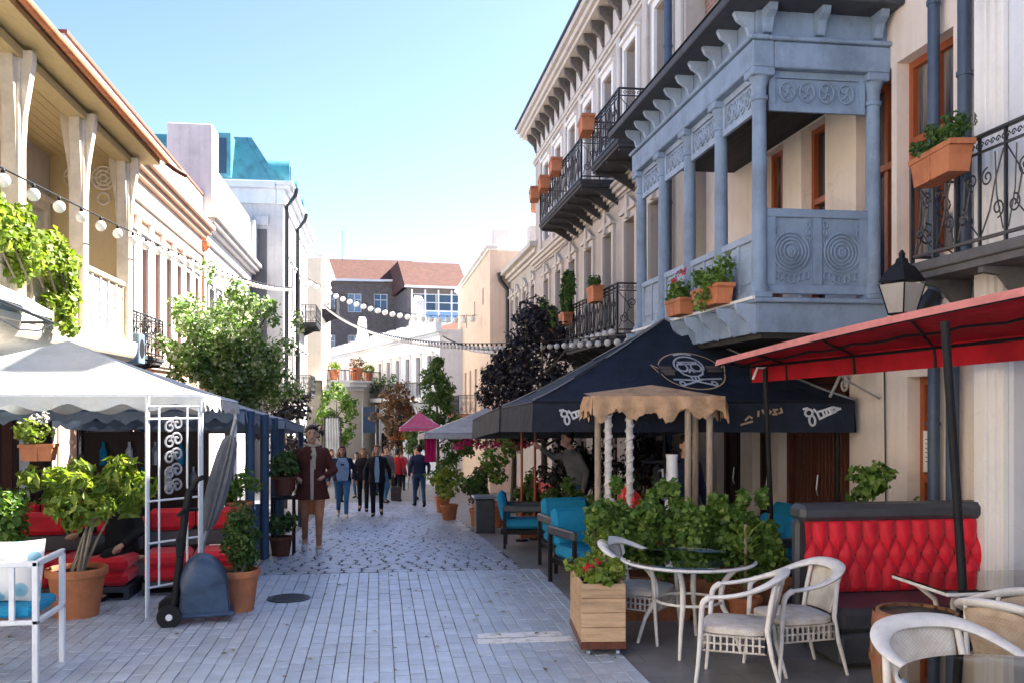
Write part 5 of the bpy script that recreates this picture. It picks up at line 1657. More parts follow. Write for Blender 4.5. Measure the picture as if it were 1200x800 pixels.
# hanging pots and pot stands along the blue posts
for i, (x, y, z, r_, lab, fm) in enumerate(((-1.62, 11.45, 0.62, 0.15, 'orange round pot with small fern on the rail behind the box shrub', leaf_a),
                                           (-1.32, 13.6, 0.75, 0.17, 'brown pot with feathery green plant on the stand near the maroon coated walker', leaf_b),
                                           (-1.34, 13.4, -0.07, 0.17, 'dark brown pot on the ground under the plant stand by the blue post', leaf_b))):
    cr = clump_cloud(np.random.RandomState(50 + i), (0, 0, 0.42), (0.2, 0.2, 0.16), 9, 0.11)
    potted('flower_pot', lab, (x, y, z), r_, 0.27, cr, 380, 0.08, fm, 60 + i, potm=terracotta if i == 0 else M('brown_pot', (0.16, 0.06, 0.035), var=0.2))
t = T('plant_stand', 'thin black plant stand holding the feathery plant by the blue post', 'plant stand', (-1.32, 13.6, zg(13.6)))
for sx in (-1, 1):
    for sy in (-1, 1): MB().box(sx * 0.14 - 0.012, sx * 0.14 + 0.012, sy * 0.14 - 0.012, sy * 0.14 + 0.012, 0, 0.84).build('leg', black_metal, t)
MB().box(-0.16, 0.16, -0.16, 0.16, 0.8, 0.828).build('shelf', black_metal, t)
t = T('railing', 'low dark blue rail between the blue posts', 'railing', (-1.6, 12.2, 0), PI / 2)
for z in (0.35, 0.6): MB().box(-0.9, 0.8, -0.02, 0.02, z, z + 0.05).build('rail', blue_post, t)
for x in (-0.85, 0.75): MB().box(x - 0.03, x + 0.03, -0.03, 0.03, -0.02, 0.7).build('upright', blue_post, t)

# vine hanging over the gallery rail
t = T('hanging_vine', 'bright yellow green vine trailing over the gallery rail at left', 'vine', (-4.15, 12.6, 3.0))
rs = np.random.RandomState(12)
cl = [(rs.uniform(-0.05, 0.12), rs.uniform(-2.2, 0.55), 0, 0.16, 0.22, 0.2) for _ in range(34)]
cl = [(a, b_, (1.0 + 0.25 * rs.rand() - (0.32 * (b_ + 2.2)) * rs.rand() - 0.5 * max(0, b_) * rs.rand()), c, d, e) for a, b_, _, c, d, e in cl]
cl += [(0.1, 0.5 + rs.uniform(-0.2, 0.15), z, 0.12, 0.16, 0.16) for z in np.linspace(0.05, 0.9, 10)]
foliage('leaves', t, cl, 5000, 0.085, leaf_c, 13, narrow=0.8)
mb = MB()
for k in range(5): mb.tube([(0.05, -2.2 + k * 0.55, 1.0), (0.08, -1.8 + k * 0.5, 0.8), (0.12, -1.4 + k * 0.45, 0.45)], 0.012, 5)
mb.build('stems', bark, t)
# blue-white awning at the left edge
t = T('awning', 'white awning with blue lining jutting in at the left edge below the gallery', 'awning', (-3.9, 10.6, 0))
mb = MB()
for k in range(9):
    y = -1.4 + k * 0.36; z = 3.33 - 0.02 * k
    mb.v += [(-0.6, y, z + 0.28), (0.0, y, z - 0.02 * math.sin(k)), (0.0, y, z - 0.12 - 0.02 * math.cos(k * 2))]
for k in range(8):
    mb.f += [(3 * k, 3 * k + 1, 3 * k + 4, 3 * k + 3), (3 * k + 1, 3 * k + 2, 3 * k + 5, 3 * k + 4)]
o = mb.build('canvas', white_canvas, t, smooth=60)
mb = MB()
for k in range(9):
    y = -1.38 + k * 0.355; z = 3.3 - 0.02 * k; mb.v += [(-0.55, y, z + 0.2), (-0.02, y, z - 0.06)]
for k in range(8): mb.f.append((2 * k, 2 * k + 1, 2 * k + 3, 2 * k + 2))
mb.build('lining', M('bright_blue_cloth', (0.03, 0.22, 0.5)), t)
mb = MB(); mb.tube([(0.0, 1.45, 3.0), (0.02, 0.9, 2.88), (0.02, 0.3, 2.85), (0.0, -0.4, 2.95)], 0.01, 5); mb.tube([(-0.02, -1.3, 3.2), (-0.02, 1.5, 3.02)], 0.022, 6); mb.tube([(-1.5, 1.3, 3.0), (-0.02, 1.45, 3.02)], 0.02, 6)
mb.build('arm', iron, t)
t = T('air_conditioner', 'grey blue air conditioner box at the end of the wooden gallery', 'air conditioner', (-4.35, 17.75, 2.75), PI / 2)
MB().box(-0.2, 0.25, -0.12, 0.2, 0, 0.55, b=0.02).build('case', M('ac_grey', (0.12, 0.17, 0.24)), t)
MB().lathe([(0.17, -0.125), (0.17, -0.121)], 16, (0.02, 0, 0.28), ax='y').build('fan_grille', black_metal, t)

# the street tree in front of the pink house
t = T('street_tree', 'leafy street tree with two toned green leaves in front of the pink house', 'tree', (-3.2, 21.0, zg(21.0)))
MB().tube([(0, 0, 0), (0.03, 0.02, 0.9), (-0.02, 0, 2.1), (0.03, 0.04, 3.4)], [0.11, 0.09, 0.075, 0.05], 10).build('trunk', bark, t, smooth=60)
rs = np.random.RandomState(21)
tips = []
for k in range(13):
    a = 2 * PI * k / 13 + rs.uniform(-0.3, 0.3); z0 = 2.2 + 0.08 * k; ln = rs.uniform(0.7, 1.35); rise = rs.uniform(0.5, 1.9)
    tip = (ln * math.cos(a), ln * math.sin(a), z0 + rise)
    MB().tube([(0, 0, z0), (tip[0] * 0.5, tip[1] * 0.5, z0 + rise * 0.4), tip], [0.04, 0.026, 0.01], 6).build('limb', bark, t)
    tips.append(tip)
cl = []
for tip in tips:
    for q in (0.45, 0.75, 1.0):
        for _ in range(3):
            s_ = rs.uniform(0.2, 0.34)
            cl.append((tip[0] * q + rs.normal() * 0.2, tip[1] * q + rs.normal() * 0.2, 2.5 + (tip[2] - 2.5) * q + rs.normal() * 0.22, s_, s_, s_ * 0.9))
for k in range(16): cl.append((rs.normal() * 0.65, rs.normal() * 0.5, 2.3 + rs.rand() * 1.0, 0.3, 0.3, 0.28))
for k in range(7): cl.append((rs.normal() * 0.5, rs.normal() * 0.5, 4.3 + rs.rand() * 1.2, 0.17, 0.17, 0.34))
foliage('crown', t, cl, 18000, 0.09, leaf_e, 22, shell=0.35, narrow=0.7)

# ================================================================ RIGHT SIDE OF THE STREET
# planter box on castors
t = T('planter_box', 'pale wooden planter box on castors with flowers at the street edge', 'planter', (1.84, 7.8, 0), -0.1)
W, Dp, H0, H1 = 0.36, 0.86, 0.13, 0.6
for k in range(4):
    z = H0 + k * (H1 - H0) / 4
    MB().box(-W / 2, W / 2, -Dp / 2, -Dp / 2 + 0.025, z, z + (H1 - H0) / 4 - 0.004, b=0.004).build('plank', pine_wood, t)
    MB().box(-W / 2, W / 2, Dp / 2 - 0.025, Dp / 2, z, z + (H1 - H0) / 4 - 0.004, b=0.004).build('plank', pine_wood, t)
    MB().box(W / 2 - 0.024, W / 2, -Dp / 2 + 0.026, Dp / 2 - 0.026, z, z + (H1 - H0) / 4 - 0.004, b=0.004).build('plank', pine_wood, t)
for k in range(5):
    y = -Dp / 2 + 0.027 + k * (Dp - 0.054) / 5
    MB().box(-W / 2 + 0.001, -W / 2 + 0.024, y, y + (Dp - 0.054) / 5 - 0.004, H0, H1 - 0.004, b=0.004).build('plank', pine_wood, t)
MB().box(-W / 2 - 0.006, W / 2 + 0.006, -Dp / 2 - 0.006, Dp / 2 + 0.006, H0 - 0.06, H0 - 0.002, b=0.006).build('base_frame', brown_wood, t)
MB().box(-W / 2 + 0.025, W / 2 - 0.025, -Dp / 2 + 0.026, Dp / 2 - 0.026, H1 - 0.08, H1 - 0.05).build('soil', soil, t)
for sx in (-1, 1):
    for sy in (-1, 1):
        c = MB().lathe([(0.02, -0.016), (0.035, -0.014), (0.035, 0.014), (0.02, 0.016)], 14, (sx * (W / 2 - 0.06), sy * (Dp / 2 - 0.06), 0.035), ax='x').build('castor', steel, t)
        MB().box(sx * (W / 2 - 0.06) - 0.02, sx * (W / 2 - 0.06) + 0.02, sy * (Dp / 2 - 0.06) - 0.012, sy * (Dp / 2 - 0.06) + 0.012, 0.055, 0.07).build('fork', steel, c)
rs = np.random.RandomState(61)
foliage('plants', t, [(rs.uniform(-0.19, 0.19), rs.uniform(-0.42, 0.42), 0.61 + rs.rand() * 0.07, 0.09, 0.11, 0.055) for _ in range(16)], 700, 0.06, leaf_c, 62, narrow=0.6)
foliage('tall_sprigs', t, [(0.1, 0.3 + 0.05 * k, 0.72 + 0.06 * k, 0.05, 0.05, 0.1) for k in range(3)], 150, 0.055, leaf_c, 63)
foliage('blossom', t, [(-0.1, -0.2, 0.69, 0.05, 0.05, 0.04), (0.02, 0.05, 0.7, 0.04, 0.05, 0.03)], 40, 0.045, petal_red, 64)


# hedge in terracotta coloured troughs
def hedge(label, loc, rz, L, h, n, seed, fm, top=1.1):
    t = T('hedge_planter', label, 'hedge', loc, rz)
    mb = trough(L, 0.42, 0.4); mb.build('trough', M('brown_trough', (0.30, 0.12, 0.06), var=0.25, rough=0.8), t)
    rs = np.random.RandomState(seed)
    cl = []
    for k in range(int(L * 26)):
        cl.append((rs.uniform(-L / 2, L / 2) * 1.04, rs.uniform(-0.2, 0.2), rs.uniform(0.45, top - 0.12), 0.13, 0.13, 0.13))
    for k in range(int(L * 5)): cl.append((rs.uniform(-L / 2, L / 2), rs.uniform(-0.1, 0.1), top + rs.uniform(-0.05, 0.12), 0.07, 0.07, 0.1))
    foliage('leaves', t, cl, int(n * 3.2), 0.058, fm, seed, narrow=0.7)
    for k in range(int(L * 5)):
        x = rs.uniform(-L / 2, L / 2) * 0.95
        MB().tube([(x, 0, 0.38), (x + rs.uniform(-0.06, 0.06), rs.uniform(-0.05, 0.05), 0.7), (x + rs.uniform(-0.1, 0.1), 0, 1.0)], 0.008, 5).build('stem', bark, t)
    return t


hedge('leafy green hedge in a brown trough, nearest the planter box', (2.5, 8.75, 0), -0.1, 1.0, 0.4, 2600, 71, leaf_a, 1.14)
hedge('leafy green hedge in a brown trough behind the round glass table', (3.35, 8.55, 0), -0.05, 0.95, 0.4, 2600, 72, leaf_a, 1.12)
hedge('bright leafy hedge in a brown trough right of the red sofa', (5.08, 8.3, 0), 0.0, 0.5, 0.4, 700, 73, leaf_c, 1.05)
# spiky leaved plant in front of the hedge
t = T('spiky_plant', 'spiky long leaved plant in brown pot beside the red tufted sofa', 'potted plant', (3.3, 8.15, 0))
pot_mb(0.16, 0.3).build('pot', terracotta, t, smooth=35)
rs = np.random.RandomState(75); mb = MB()
for k in range(46):
    a = rs.uniform(0, 2 * PI); z0 = 0.3 + 0.55 * rs.rand(); L_ = rs.uniform(0.18, 0.3); el = rs.uniform(0.1, 1.0)
    d = Vector((math.cos(a) * math.cos(el), math.sin(a) * math.cos(el), math.sin(el))); s_ = d.cross(Vector((0, 0, 1))).normalized() * 0.013
    p0 = Vector((0, 0, z0)); p1 = p0 + d * L_ * 0.55; p2 = p0 + d * L_ - Vector((0, 0, 0.05))
    mb.add([p0 - s_ * 0.5, p0 + s_ * 0.5, p1 + s_, p1 - s_, p2], [(0, 1, 2, 3), (3, 2, 4)])
mb.build('leaves', leaf_c, t)
MB().tube([(0, 0, 0.27), (0.01, 0, 0.95)], 0.014, 6).build('stem', bark_pale, t)

# red tufted sofa
t = T('tufted_sofa', 'red tufted sofa with charcoal frame in front of the beige house', 'sofa', (4.36, 7.25, 0), 0.0)
W = 1.72


def tufted(W, H, nx, nz, m):
    mb = MB(); NX, NZ = nx * 8, 40
    for j in range(NZ + 1):
        for i in range(NX + 1):
            u, v = i / NX * nx, j / NZ * nz
            q1, q2 = abs(math.sin(PI / 2 * (u + v))), abs(math.sin(PI / 2 * (u - v)))
            ch = abs(math.cos(PI / 2 * u))
            dpt = (ch if (v <= 1 or v >= nz - 1) else min(q1, q2)) ** 0.5
            bt = 1.0
            for bv in (1, 2, 3):
                bu = round((u - bv % 2) / 2) * 2 + bv % 2
                bt = min(bt, math.hypot(u - bu, v - bv) / 0.55)
            dpt = 0.25 + 0.75 * dpt * (0.35 + 0.65 * min(1, bt))
            edge = min(1, v / 0.18, (nz - v) / 0.18)
            mb.v.append((-W / 2 + W * i / NX, -0.065 * dpt * (0.6 + 0.4 * edge), H * j / NZ))
    for j in range(NZ):
        for i in range(NX):
            a = j * (NX + 1) + i; mb.f.append((a, a + 1, a + NX + 2, a + NX + 1))
    return mb


Mt = Matrix.Translation((0, 0.16, 0.47)) @ Matrix.Rotation(Rd(-7), 4, 'X')
mb = tufted(W - 0.06, 0.6, 22, 4, red_cloth); mb.v = [Mt @ Vector(v) for v in mb.v]
bk = mb.build('tufted_back', red_cloth, t, smooth=180)
btn = MB().ell((0, 0, 0), (0.012, 0.009, 0.012), 8, 5).mesh('button', M('dark_red_button', (0.22, 0.004, 0.008)))
for bv in (1, 2, 3):
    for u in range(bv % 2 or 2, 22, 2):
        inst(btn, 'button', bk, Mt @ Vector((-(W - 0.06) / 2 + (W - 0.06) * u / 22, -0.018, 0.15 * bv)))
mb = MB(); mb.box(-W / 2, W / 2, 0.265, 0.38, 0.1, 1.07, b=0.03); mb.build('back_shell', grey_leather, t)
mb = MB(); mb.box(-W / 2 - 0.01, W / 2 + 0.01, 0.14, 0.4, 1.06, 1.2, b=0.04); mb.build('head_roll', grey_leather, t, smooth=50)
cushion(MB(), -W / 2, W / 2, -0.5, 0.15, 0.28, 0.47).build('seat_cushion', grey_leather, t)
MB().box(-W / 2, W / 2, -0.5, 0.18, 0.03, 0.278, b=0.03).build('base', grey_leather, t)

# white woven armchairs
cA = make_chair(wk_white, 'white woven armchair in the front, its back to the street, nearest the round table', 'white woven armchairs')
cA.location = (2.62, 6.6, 0); cA.rotation_euler = (0, 0, Rd(-118))
dup(cA, (3.16, 6.85, 0), Rd(-84), 'white woven armchair between the round table and the red tufted sofa')
dup(cA, (2.3, 8.05, 0), Rd(50), 'white woven armchair behind the round table beside the planter box')
cF = dup(cA, (3.08, 4.62, 0), Rd(6), 'white armchair with oval back at the bottom edge behind the front glass table')
cF.scale = (1.25, 1.15, 1.0)
cT = make_chair(wk_tan, 'tan woven armchair at the right edge, back towards the viewer, behind the barrel', 'white woven armchairs')
cT.location = (4.3, 5.95, 0); cT.rotation_euler = (0, 0, Rd(172))
dup(cT, (4.02, 5.45, 0), Rd(120), 'tan woven armchair cut by the right edge, nearest to the viewer')
round_table('round glass table with curved white legs beside the planter box', (2.58, 7.6, 0), 0.55, 0.76, 0.3)
round_table('round glass table in the bottom right corner', (2.98, 4.1, 0), 0.42, 0.74, 0.1, rx=1.25)
# rectangular glass table before the sofa
t = T('glass_table', 'rectangular glass table on curved white legs before the red tufted sofa', 'table', (4.5, 6.33, 0))
MB().box(-0.62, 0.62, -0.35, 0.35, 0.742, 0.754).build('glass_top', clear_glass, t)
mb = MB()
for y in (-0.34, 0.34): mb.box(-0.62, 0.62, y - 0.015, y + 0.015, 0.715, 0.74, b=0.006)
for x in (-0.605, 0.605): mb.box(x - 0.015, x + 0.015, -0.324, 0.324, 0.715, 0.74, b=0.006)
mb.build('rim', ch_white, t)
for sx in (-1, 1):
    for sy in (-1, 1):
        MB().tube([(sx * 0.42, sy * 0.3, 0), (sx * 0.38, sy * 0.24, 0.25), (sx * 0.34, sy * 0.17, 0.42), (sx * 0.36, sy * 0.2, 0.58), (sx * 0.5, sy * 0.3, 0.72)], 0.019, 8).build('leg', ch_white, t, smooth=60)
mb = MB()
for k in range(3): mb.box(-0.34, 0.34, -0.14 + k * 0.11, -0.08 + k * 0.11, 0.42, 0.435)
mb.build('shelf_slats', ch_white, t)

# barrel
t = T('barrel', 'wooden barrel with dark top standing between the chairs at right', 'barrel', (3.62, 5.92, 0))
NS = 18
bprof = [(0.24, 0), (0.275, 0.12), (0.295, 0.3), (0.3, 0.36), (0.29, 0.48), (0.265, 0.62), (0.26, 0.645)]
st = MB()
for i, (r_, z) in enumerate(bprof):
    for a in (-PI / NS * 0.96, 0, PI / NS * 0.96): st.v.append((r_ * math.cos(a), r_ * math.sin(a), z))
for i, (r_, z) in enumerate(bprof):
    for a in (-PI / NS * 0.96, 0, PI / NS * 0.96): st.v.append(((r_ - 0.02) * math.cos(a), (r_ - 0.02) * math.sin(a), z))
nb_ = len(bprof); o_ = nb_ * 3
for i in range(nb_ - 1):
    for k in range(2): st.f.append((i * 3 + k, i * 3 + k + 1, i * 3 + k + 4, i * 3 + k + 3))
    st.f.append((i * 3, i * 3 + 3, o_ + i * 3 + 3, o_ + i * 3)); st.f.append((i * 3 + 2, o_ + i * 3 + 2, o_ + i * 3 + 5, i * 3 + 5))
e = (nb_ - 1) * 3; st.f.append((e, e + 1, e + 2, o_ + e + 2, o_ + e + 1, o_ + e))
sme2 = st.mesh('stave', M('barrel_oak', (0.36, 0.19, 0.10), var=0.25, rough=0.6, stretch=(6, 6, 1), rnd=0.22))
for k in range(NS): inst(sme2, 'stave', t, (0, 0, 0), 2 * PI * k / NS)
hoop_m = M('barrel_hoop', (0.36, 0.14, 0.08), rough=0.5, var=0.25, spec=0.4)
for z, h_, r_ in ((0.53, 0.105, 0.286), (0.3, 0.05, 0.3), (0.06, 0.07, 0.27)):
    MB().lathe([(r_ + 0.004, z), (r_ + 0.008 - (0.014 if z > 0.5 else 0), z + h_)], 36, cap=False).build('hoop', hoop_m, t, smooth=60)
MB().lathe([(0.24, 0.6), (0.24, 0.625), (0.001, 0.625)], 28, cap=False).build('top', M('barrel_top', (0.05, 0.045, 0.04), rough=0.3, var=0.3), t, smooth=40)

# red canopy on black poles
A, A2, B, B2 = Vector((3.43, 9.21, 2.47)), Vector((4.01, 9.73, 2.47)), Vector((4.2, 5.1, 2.80)), Vector((5.15, 6.3, 2.60))
base = Vector((4.0, 6.1, 0))
t = T('red_canopy', 'red canvas canopy on slim black poles at the right edge', 'canopy', base)
mb = MB(); nu, nv = 20, 8
for j in range(nv + 1):
    for i in range(nu + 1):
        u, v = i / nu, j / nv
        p = A.lerp(B, u).lerp(A2.lerp(B2, u), v)
        p.z += 0.025 * math.sin(PI * min(1, u * 1.0)) * (1 - v) + 0.012 * math.sin(u * 40 + v * 5) * math.sin(PI * v)
        mb.v.append(p - base)
for j in range(nv):
    for i in range(nu):
        a = j * (nu + 1) + i; mb.f.append((a, a + 1, a + nu + 2, a + nu + 1))
mb.build('canvas', red_canvas, t, smooth=180)
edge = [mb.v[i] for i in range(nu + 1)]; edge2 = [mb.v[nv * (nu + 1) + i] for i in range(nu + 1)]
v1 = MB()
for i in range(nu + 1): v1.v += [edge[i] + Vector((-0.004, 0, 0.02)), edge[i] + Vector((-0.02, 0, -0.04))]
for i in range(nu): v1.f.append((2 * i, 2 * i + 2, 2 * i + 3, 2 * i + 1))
v1.build('front_hem', M('lit_edge_canvas', (0.78, 0.30, 0.27), rough=0.8, var=0.15, trans=0.25), t, smooth=180)  # pale pink stands for light coming through the canvas edge
v2 = MB()
for i in range(nu + 1): v2.v += [edge2[i], edge2[i] + Vector((0.015 * math.sin(i), 0, -0.2))]
for i in range(nu): v2.f.append((2 * i, 2 * i + 2, 2 * i + 3, 2 * i + 1))
v2.build('valance', red_canvas, t, smooth=180)
for k in (0, 3, 8, 13, 18, 20):
    rib = [mb.v[j * (nu + 1) + k] - Vector((0, 0, 0.025)) for j in range(nv + 1)] + [edge2[k] + Vector((0, -0.012, -0.2))]
    MB().tube(rib, 0.013, 6).build('rib', black_metal, t)
MB().tube([p - Vector((0, 0, 0.03)) for p in edge2], 0.016, 6).build('rail', black_metal, t)
MB().tube([p - Vector((-0.03, 0, 0.03)) for p in edge], 0.014, 6).build('rail', black_metal, t)
MB().tube([mb.v[4 * (nu + 1) + i] - Vector((0, 0, 0.03)) for i in range(nu + 1)], 0.012, 6).build('rail', black_metal, t)
MB().tube([Vector((4.07, 6.0, 0)) - base, Vector((3.93, 6.08, 2.62)) - base], 0.03, 10).build('pole', black_metal, t, smooth=60)
MB().tube([Vector((4.13, 9.4, 0)) - base, Vector((4.03, 9.4, 2.42)) - base], 0.028, 10).build('pole', black_metal, t, smooth=60)
MB().box(-0.2, 0.3, -0.35, 0.15, 0.0, 0.05, b=0.01).build('pole_foot', black_metal, t)
MB().tube([Vector((4.03, 9.4, 2.42)) - base, Vector((3.93, 9.36, 2.42)) - base, Vector((3.88, 9.36, 2.3)) - base], 0.012, 6).build('hook', white_metal, t)

# navy tent with emblem
gz = gazebo('navy_tent', 'large navy canopy tent with white skull emblem and lettering on its valance', 1.77, 5.3, 10.66, 13.4, 2.08, 2.0, (3.75, 12.0, 3.15), navy_fabric, black_metal, valh=0.36, scal=1,
            posts=((5.2, 10.1, 2.05), (3.75, 12.0, 3.1)), post_r=0.03, skew=-0.75)
gazebo('navy_tent', 'second navy grey canopy tent farther down the street with sagging side', 1.75, 4.9, 13.5, 17.4, 2.0, 1.75, (3.5, 15.0, 2.75), grey_canvas, black_metal, valh=0.36, scal=1,
       posts=((3.5, 15.0, 2.7),), post_r=0.03, valm=grey_canvas)
white_print = M('white_print', (0.66, 0.68, 0.72), rough=0.8, var=0.1, bump=0)
gold_print = M('gold_print', (0.42, 0.30, 0.18), rough=0.8, var=0.1, bump=0)
PO = Vector(gz.location)


SK = -0.75


def front_y(x): return 10.66 + SK * (x - 1.77) / 3.53


def roof_pt(x, z):
    """point on the near roof panel of the navy tent at world x and height z, a hair proud of it"""
    a = Vector((1.77, 10.66, 2.08)); ap = Vector((3.75, 12.0, 3.15))
    q = ((z - a.z) / (ap.z - a.z)) ** (1 / 1.12)
    ex = (x - ap.x * q) / (1 - q); ey = front_y(ex)
    return Vector((x, ey + (12.0 - ey) * q - 0.03, z + 0.02)) - PO


def valance_pt(x, z): return Vector((x, front_y(x) - 0.036, z)) - PO


def strokes(fn, polys, c, s, w_, mat, name, rot=0.0, asp=1.0):
    """brush strokes printed on the cloth: flat ribbons that follow it"""
    mb = MB()
    for pl in polys:
        pts = []
        for (x, z) in pl:
            xr = x * math.cos(rot) - z * math.sin(rot); zr = x * math.sin(rot) + z * math.cos(rot)
            pts.append((c[0] + xr * s, c[1] + zr * s * asp))
        for i in range(len(pts) - 1):
            (xa, za), (xb, zb) = pts[i], pts[i + 1]
            dx, dz = xb - xa, zb - za; L_ = math.hypot(dx, dz) or 1
            nx, nz = -dz / L_ * w_ / 2, dx / L_ * w_ / 2
            ex, ez = dx / L_ * w_ * 0.4, dz / L_ * w_ * 0.4
            mb.quad(fn(xa + nx - ex, za + nz - ez), fn(xa - nx - ex, za - nz - ez), fn(xb - nx + ex, zb - nz + ez), fn(xb + nx + ex, zb + nz + ez))
    return mb.build(name, mat, gz)


def arc(cx, cz, rx, rz_, a0, a1, n=10): return [(cx + rx * math.cos(Rd(a0 + (a1 - a0) * k / n)), cz + rz_ * math.sin(Rd(a0 + (a1 - a0) * k / n))) for k in range(n + 1)]


EC = (3.72, 2.42)
strokes(roof_pt, [arc(0, 0, 1, 0.62, 20, 160, 18), arc(0, 0, 1, 0.62, 190, 350, 18), [(-1.0, 0.1), (-1.18, 0.2), (-1.05, -0.05)], [(1.0, 0.1), (1.15, 0.22), (1.02, -0.05)]], EC, 0.37, 0.012, gold_print, 'emblem_ring')
strokes(roof_pt, [arc(-0.22, 0.12, 0.16, 0.14, 0, 360, 10), arc(0.22, 0.12, 0.16, 0.14, 0, 360, 10), arc(0, 0.16, 0.46, 0.34, -20, 200, 14), [(-0.44, 0.1), (-0.3, -0.12), (-0.12, -0.2), (0.12, -0.2), (0.3, -0.12), (0.44, 0.1)],
                  [(-0.08, -0.05), (0, 0.05), (0.08, -0.05)], [(-0.12, -0.2), (-0.1, -0.34), (0.1, -0.34), (0.12, -0.2)], [(0, -0.2), (0, -0.34)], [(-0.7, -0.3), (-0.2, -0.32), (0.2, -0.42), (0.5, -0.5)], [(0.8, -0.28), (0.2, -0.3), (-0.2, -0.42), (-0.5, -0.5)],
                  arc(-0.5, -0.44, 0.08, 0.07, 0, 360, 8), arc(0.5, -0.44, 0.08, 0.07, 0, 360, 8), [(-0.3, 0.56), (-0.1, 0.6), (0.1, 0.6), (0.25, 0.56)], [(-0.3, 0.3), (0.3, 0.3)], [(-0.35, 0.22), (0.32, 0.24)]], EC, 0.36, 0.019, M('worn_white_print', (0.42, 0.44, 0.47), rough=0.8, var=0.3, bump=0), 'emblem_skull')
strokes(roof_pt, [[(-0.92, 0.12), (-0.6, 0.1)], [(-0.9, 0.0), (-0.55, 0.0)], [(-0.85, -0.1), (-0.6, -0.1)], [(0.55, 0.12), (0.9, 0.12)], [(0.55, 0.0), (0.92, 0.0)]], EC, 0.37, 0.035, M('dim_gold_print', (0.10, 0.08, 0.065), bump=0), 'emblem_wings')
glyph = [arc(-0.75, 0.15, 0.2, 0.2, 60, 400, 10), arc(-0.62, -0.3, 0.16, 0.28, 60, 400, 10), [(-1.0, 0.4), (-0.8, 0.42), (-0.9, 0.25)], [(-0.45, 0.3), (-0.3, 0.1), (-0.2, -0.25), (0.2, -0.1), (0.55, 0.0), (0.5, 0.3), (0.15, 0.22), (-0.25, 0.15)],
         [(0.0, 0.1), (0.05, -0.1)], [(0.2, 0.15), (0.2, -0.05)], [(0.35, 0.2), (0.42, 0.0)], [(0.55, 0.05), (0.95, 0.18), (0.6, 0.3)], arc(0.62, 0.15, 0.12, 0.13, 0, 360, 8)]
strokes(valance_pt, glyph, (2.24, 1.92), 0.17, 0.022, white_print, 'valance_lettering', rot=0.12)
strokes(valance_pt, glyph, (4.95, 1.93), 0.2, 0.024, white_print, 'valance_lettering', rot=0.12)
strokes(valance_pt, [[(-1.2, -0.35), (-0.6, -0.2)], [(-0.95, -0.1), (-0.75, 0.1), (-0.6, 0.0)], [(-0.25, 0.1), (-0.22, 0.35)], [(0.0, 0.4), (0.15, 0.1)], [(0.3, 0.15), (0.45, 0.3), (0.3, 0.4)], [(0.55, 0.15), (0.75, 0.15), (0.6, 0.4), (0.8, 0.4)], [(0.9, 0.2), (1.05, 0.25), (1.0, 0.45)]], (4.3, 1.89), 0.2, 0.022, gold_print, 'valance_lettering', rot=0.05)

# pale piping along the hips of the navy tent
hp = Vector((3.75, 12.0, 3.15))
for cx_, cy_, cz_ in ((1.77, 10.66, 2.08), (5.3, 9.91, 2.08), (1.77, 13.4, 2.0)):
    c0 = Vector((cx_, cy_, cz_))
    MB().tube([c0.lerp(hp, q) + Vector((0, 0, (hp.z - cz_) * (q ** 1.12 - q) + 0.012)) - PO for q in [k / 10 for k in range(11)]], 0.014, 5).build('hip_piping', M('grey_piping', (0.22, 0.23, 0.25)), gz)

# straw-fringed bar stand
t = T('bar_stand', 'small bar stand with ragged burlap canopy and rope wrapped posts', 'bar stand', (2.95, 9.9, 0), -0.1)
burlap = M('burlap', (0.52, 0.33, 0.19), rough=0.95, var=0.25, scale=7, bump=0.4)
rope = M('white_rope', (0.62, 0.58, 0.53), rough=0.9, var=0.2, scale=12, bump=0.3)
mb = MB(); hw, hd = 0.7, 0.4
mb.add([(-hw, -hd, 2.12), (hw, -hd, 2.12), (hw, hd, 2.16), (-hw, hd, 2.16), (0, 0, 2.25)], [(0, 1, 4), (1, 2, 4), (2, 3, 4), (3, 0, 4)])
mb.build('canopy', burlap, t)
rs = np.random.RandomState(81)
for (xa, ya, xb, yb) in ((-hw, -hd, hw, -hd), (hw, -hd, hw, hd), (hw, hd, -hw, hd), (-hw, hd, -hw, -hd)):
    fr = MB(); n = 46
    for i in range(n + 1):
        q = i / n; x = xa + (xb - xa) * q; y = ya + (yb - ya) * q
        k = 0.02 * math.sin(i * 0.8)
        nx, ny = (yb - ya), -(xb - xa); l_ = math.hypot(nx, ny); nx, ny = nx / l_, ny / l_
        dz = 0.2 + 0.05 * math.sin(i * 0.55) + rs.uniform(-0.03, 0.04)
        fr.v += [(x, y, 2.125), (x + nx * (0.02 + k), y + ny * (0.02 + k), 2.03), (x + nx * (0.03 + k), y + ny * (0.03 + k), 2.125 - dz)]
    for i in range(n): fr.f += [(3 * i, 3 * i + 3, 3 * i + 4, 3 * i + 1), (3 * i + 1, 3 * i + 4, 3 * i + 5, 3 * i + 2)]
    fr.build('ragged_fringe', burlap, t, smooth=40)
for k, (x, y) in enumerate(((-0.52, -0.3), (-0.3, -0.34), (0.32, -0.34), (0.56, -0.3), (0.55, 0.3), (-0.55, 0.3))):
    rp = MB(); NZ = 40
    rp.tube([(x, y, z) for z in (0.0, 2.12)], 0.036, 10)
    p_ = rp.build('post', rope if k < 2 else M('weathered_pole', (0.42, 0.33, 0.25), var=0.25, stretch=(8, 8, 1)), t, smooth=60)
    if k < 2: MB().tube([(x + 0.038 * math.cos(i * 0.9), y + 0.038 * math.sin(i * 0.9), 0.9 + i * 0.0165) for i in range(72)], 0.014, 5).build('rope_wrap', rope, p_)
MB().box(-0.62, 0.62, -0.3, 0.3, 0.78, 0.84, b=0.015).build('counter', M('pale_counter', (0.55, 0.53, 0.5), var=0.25), t)
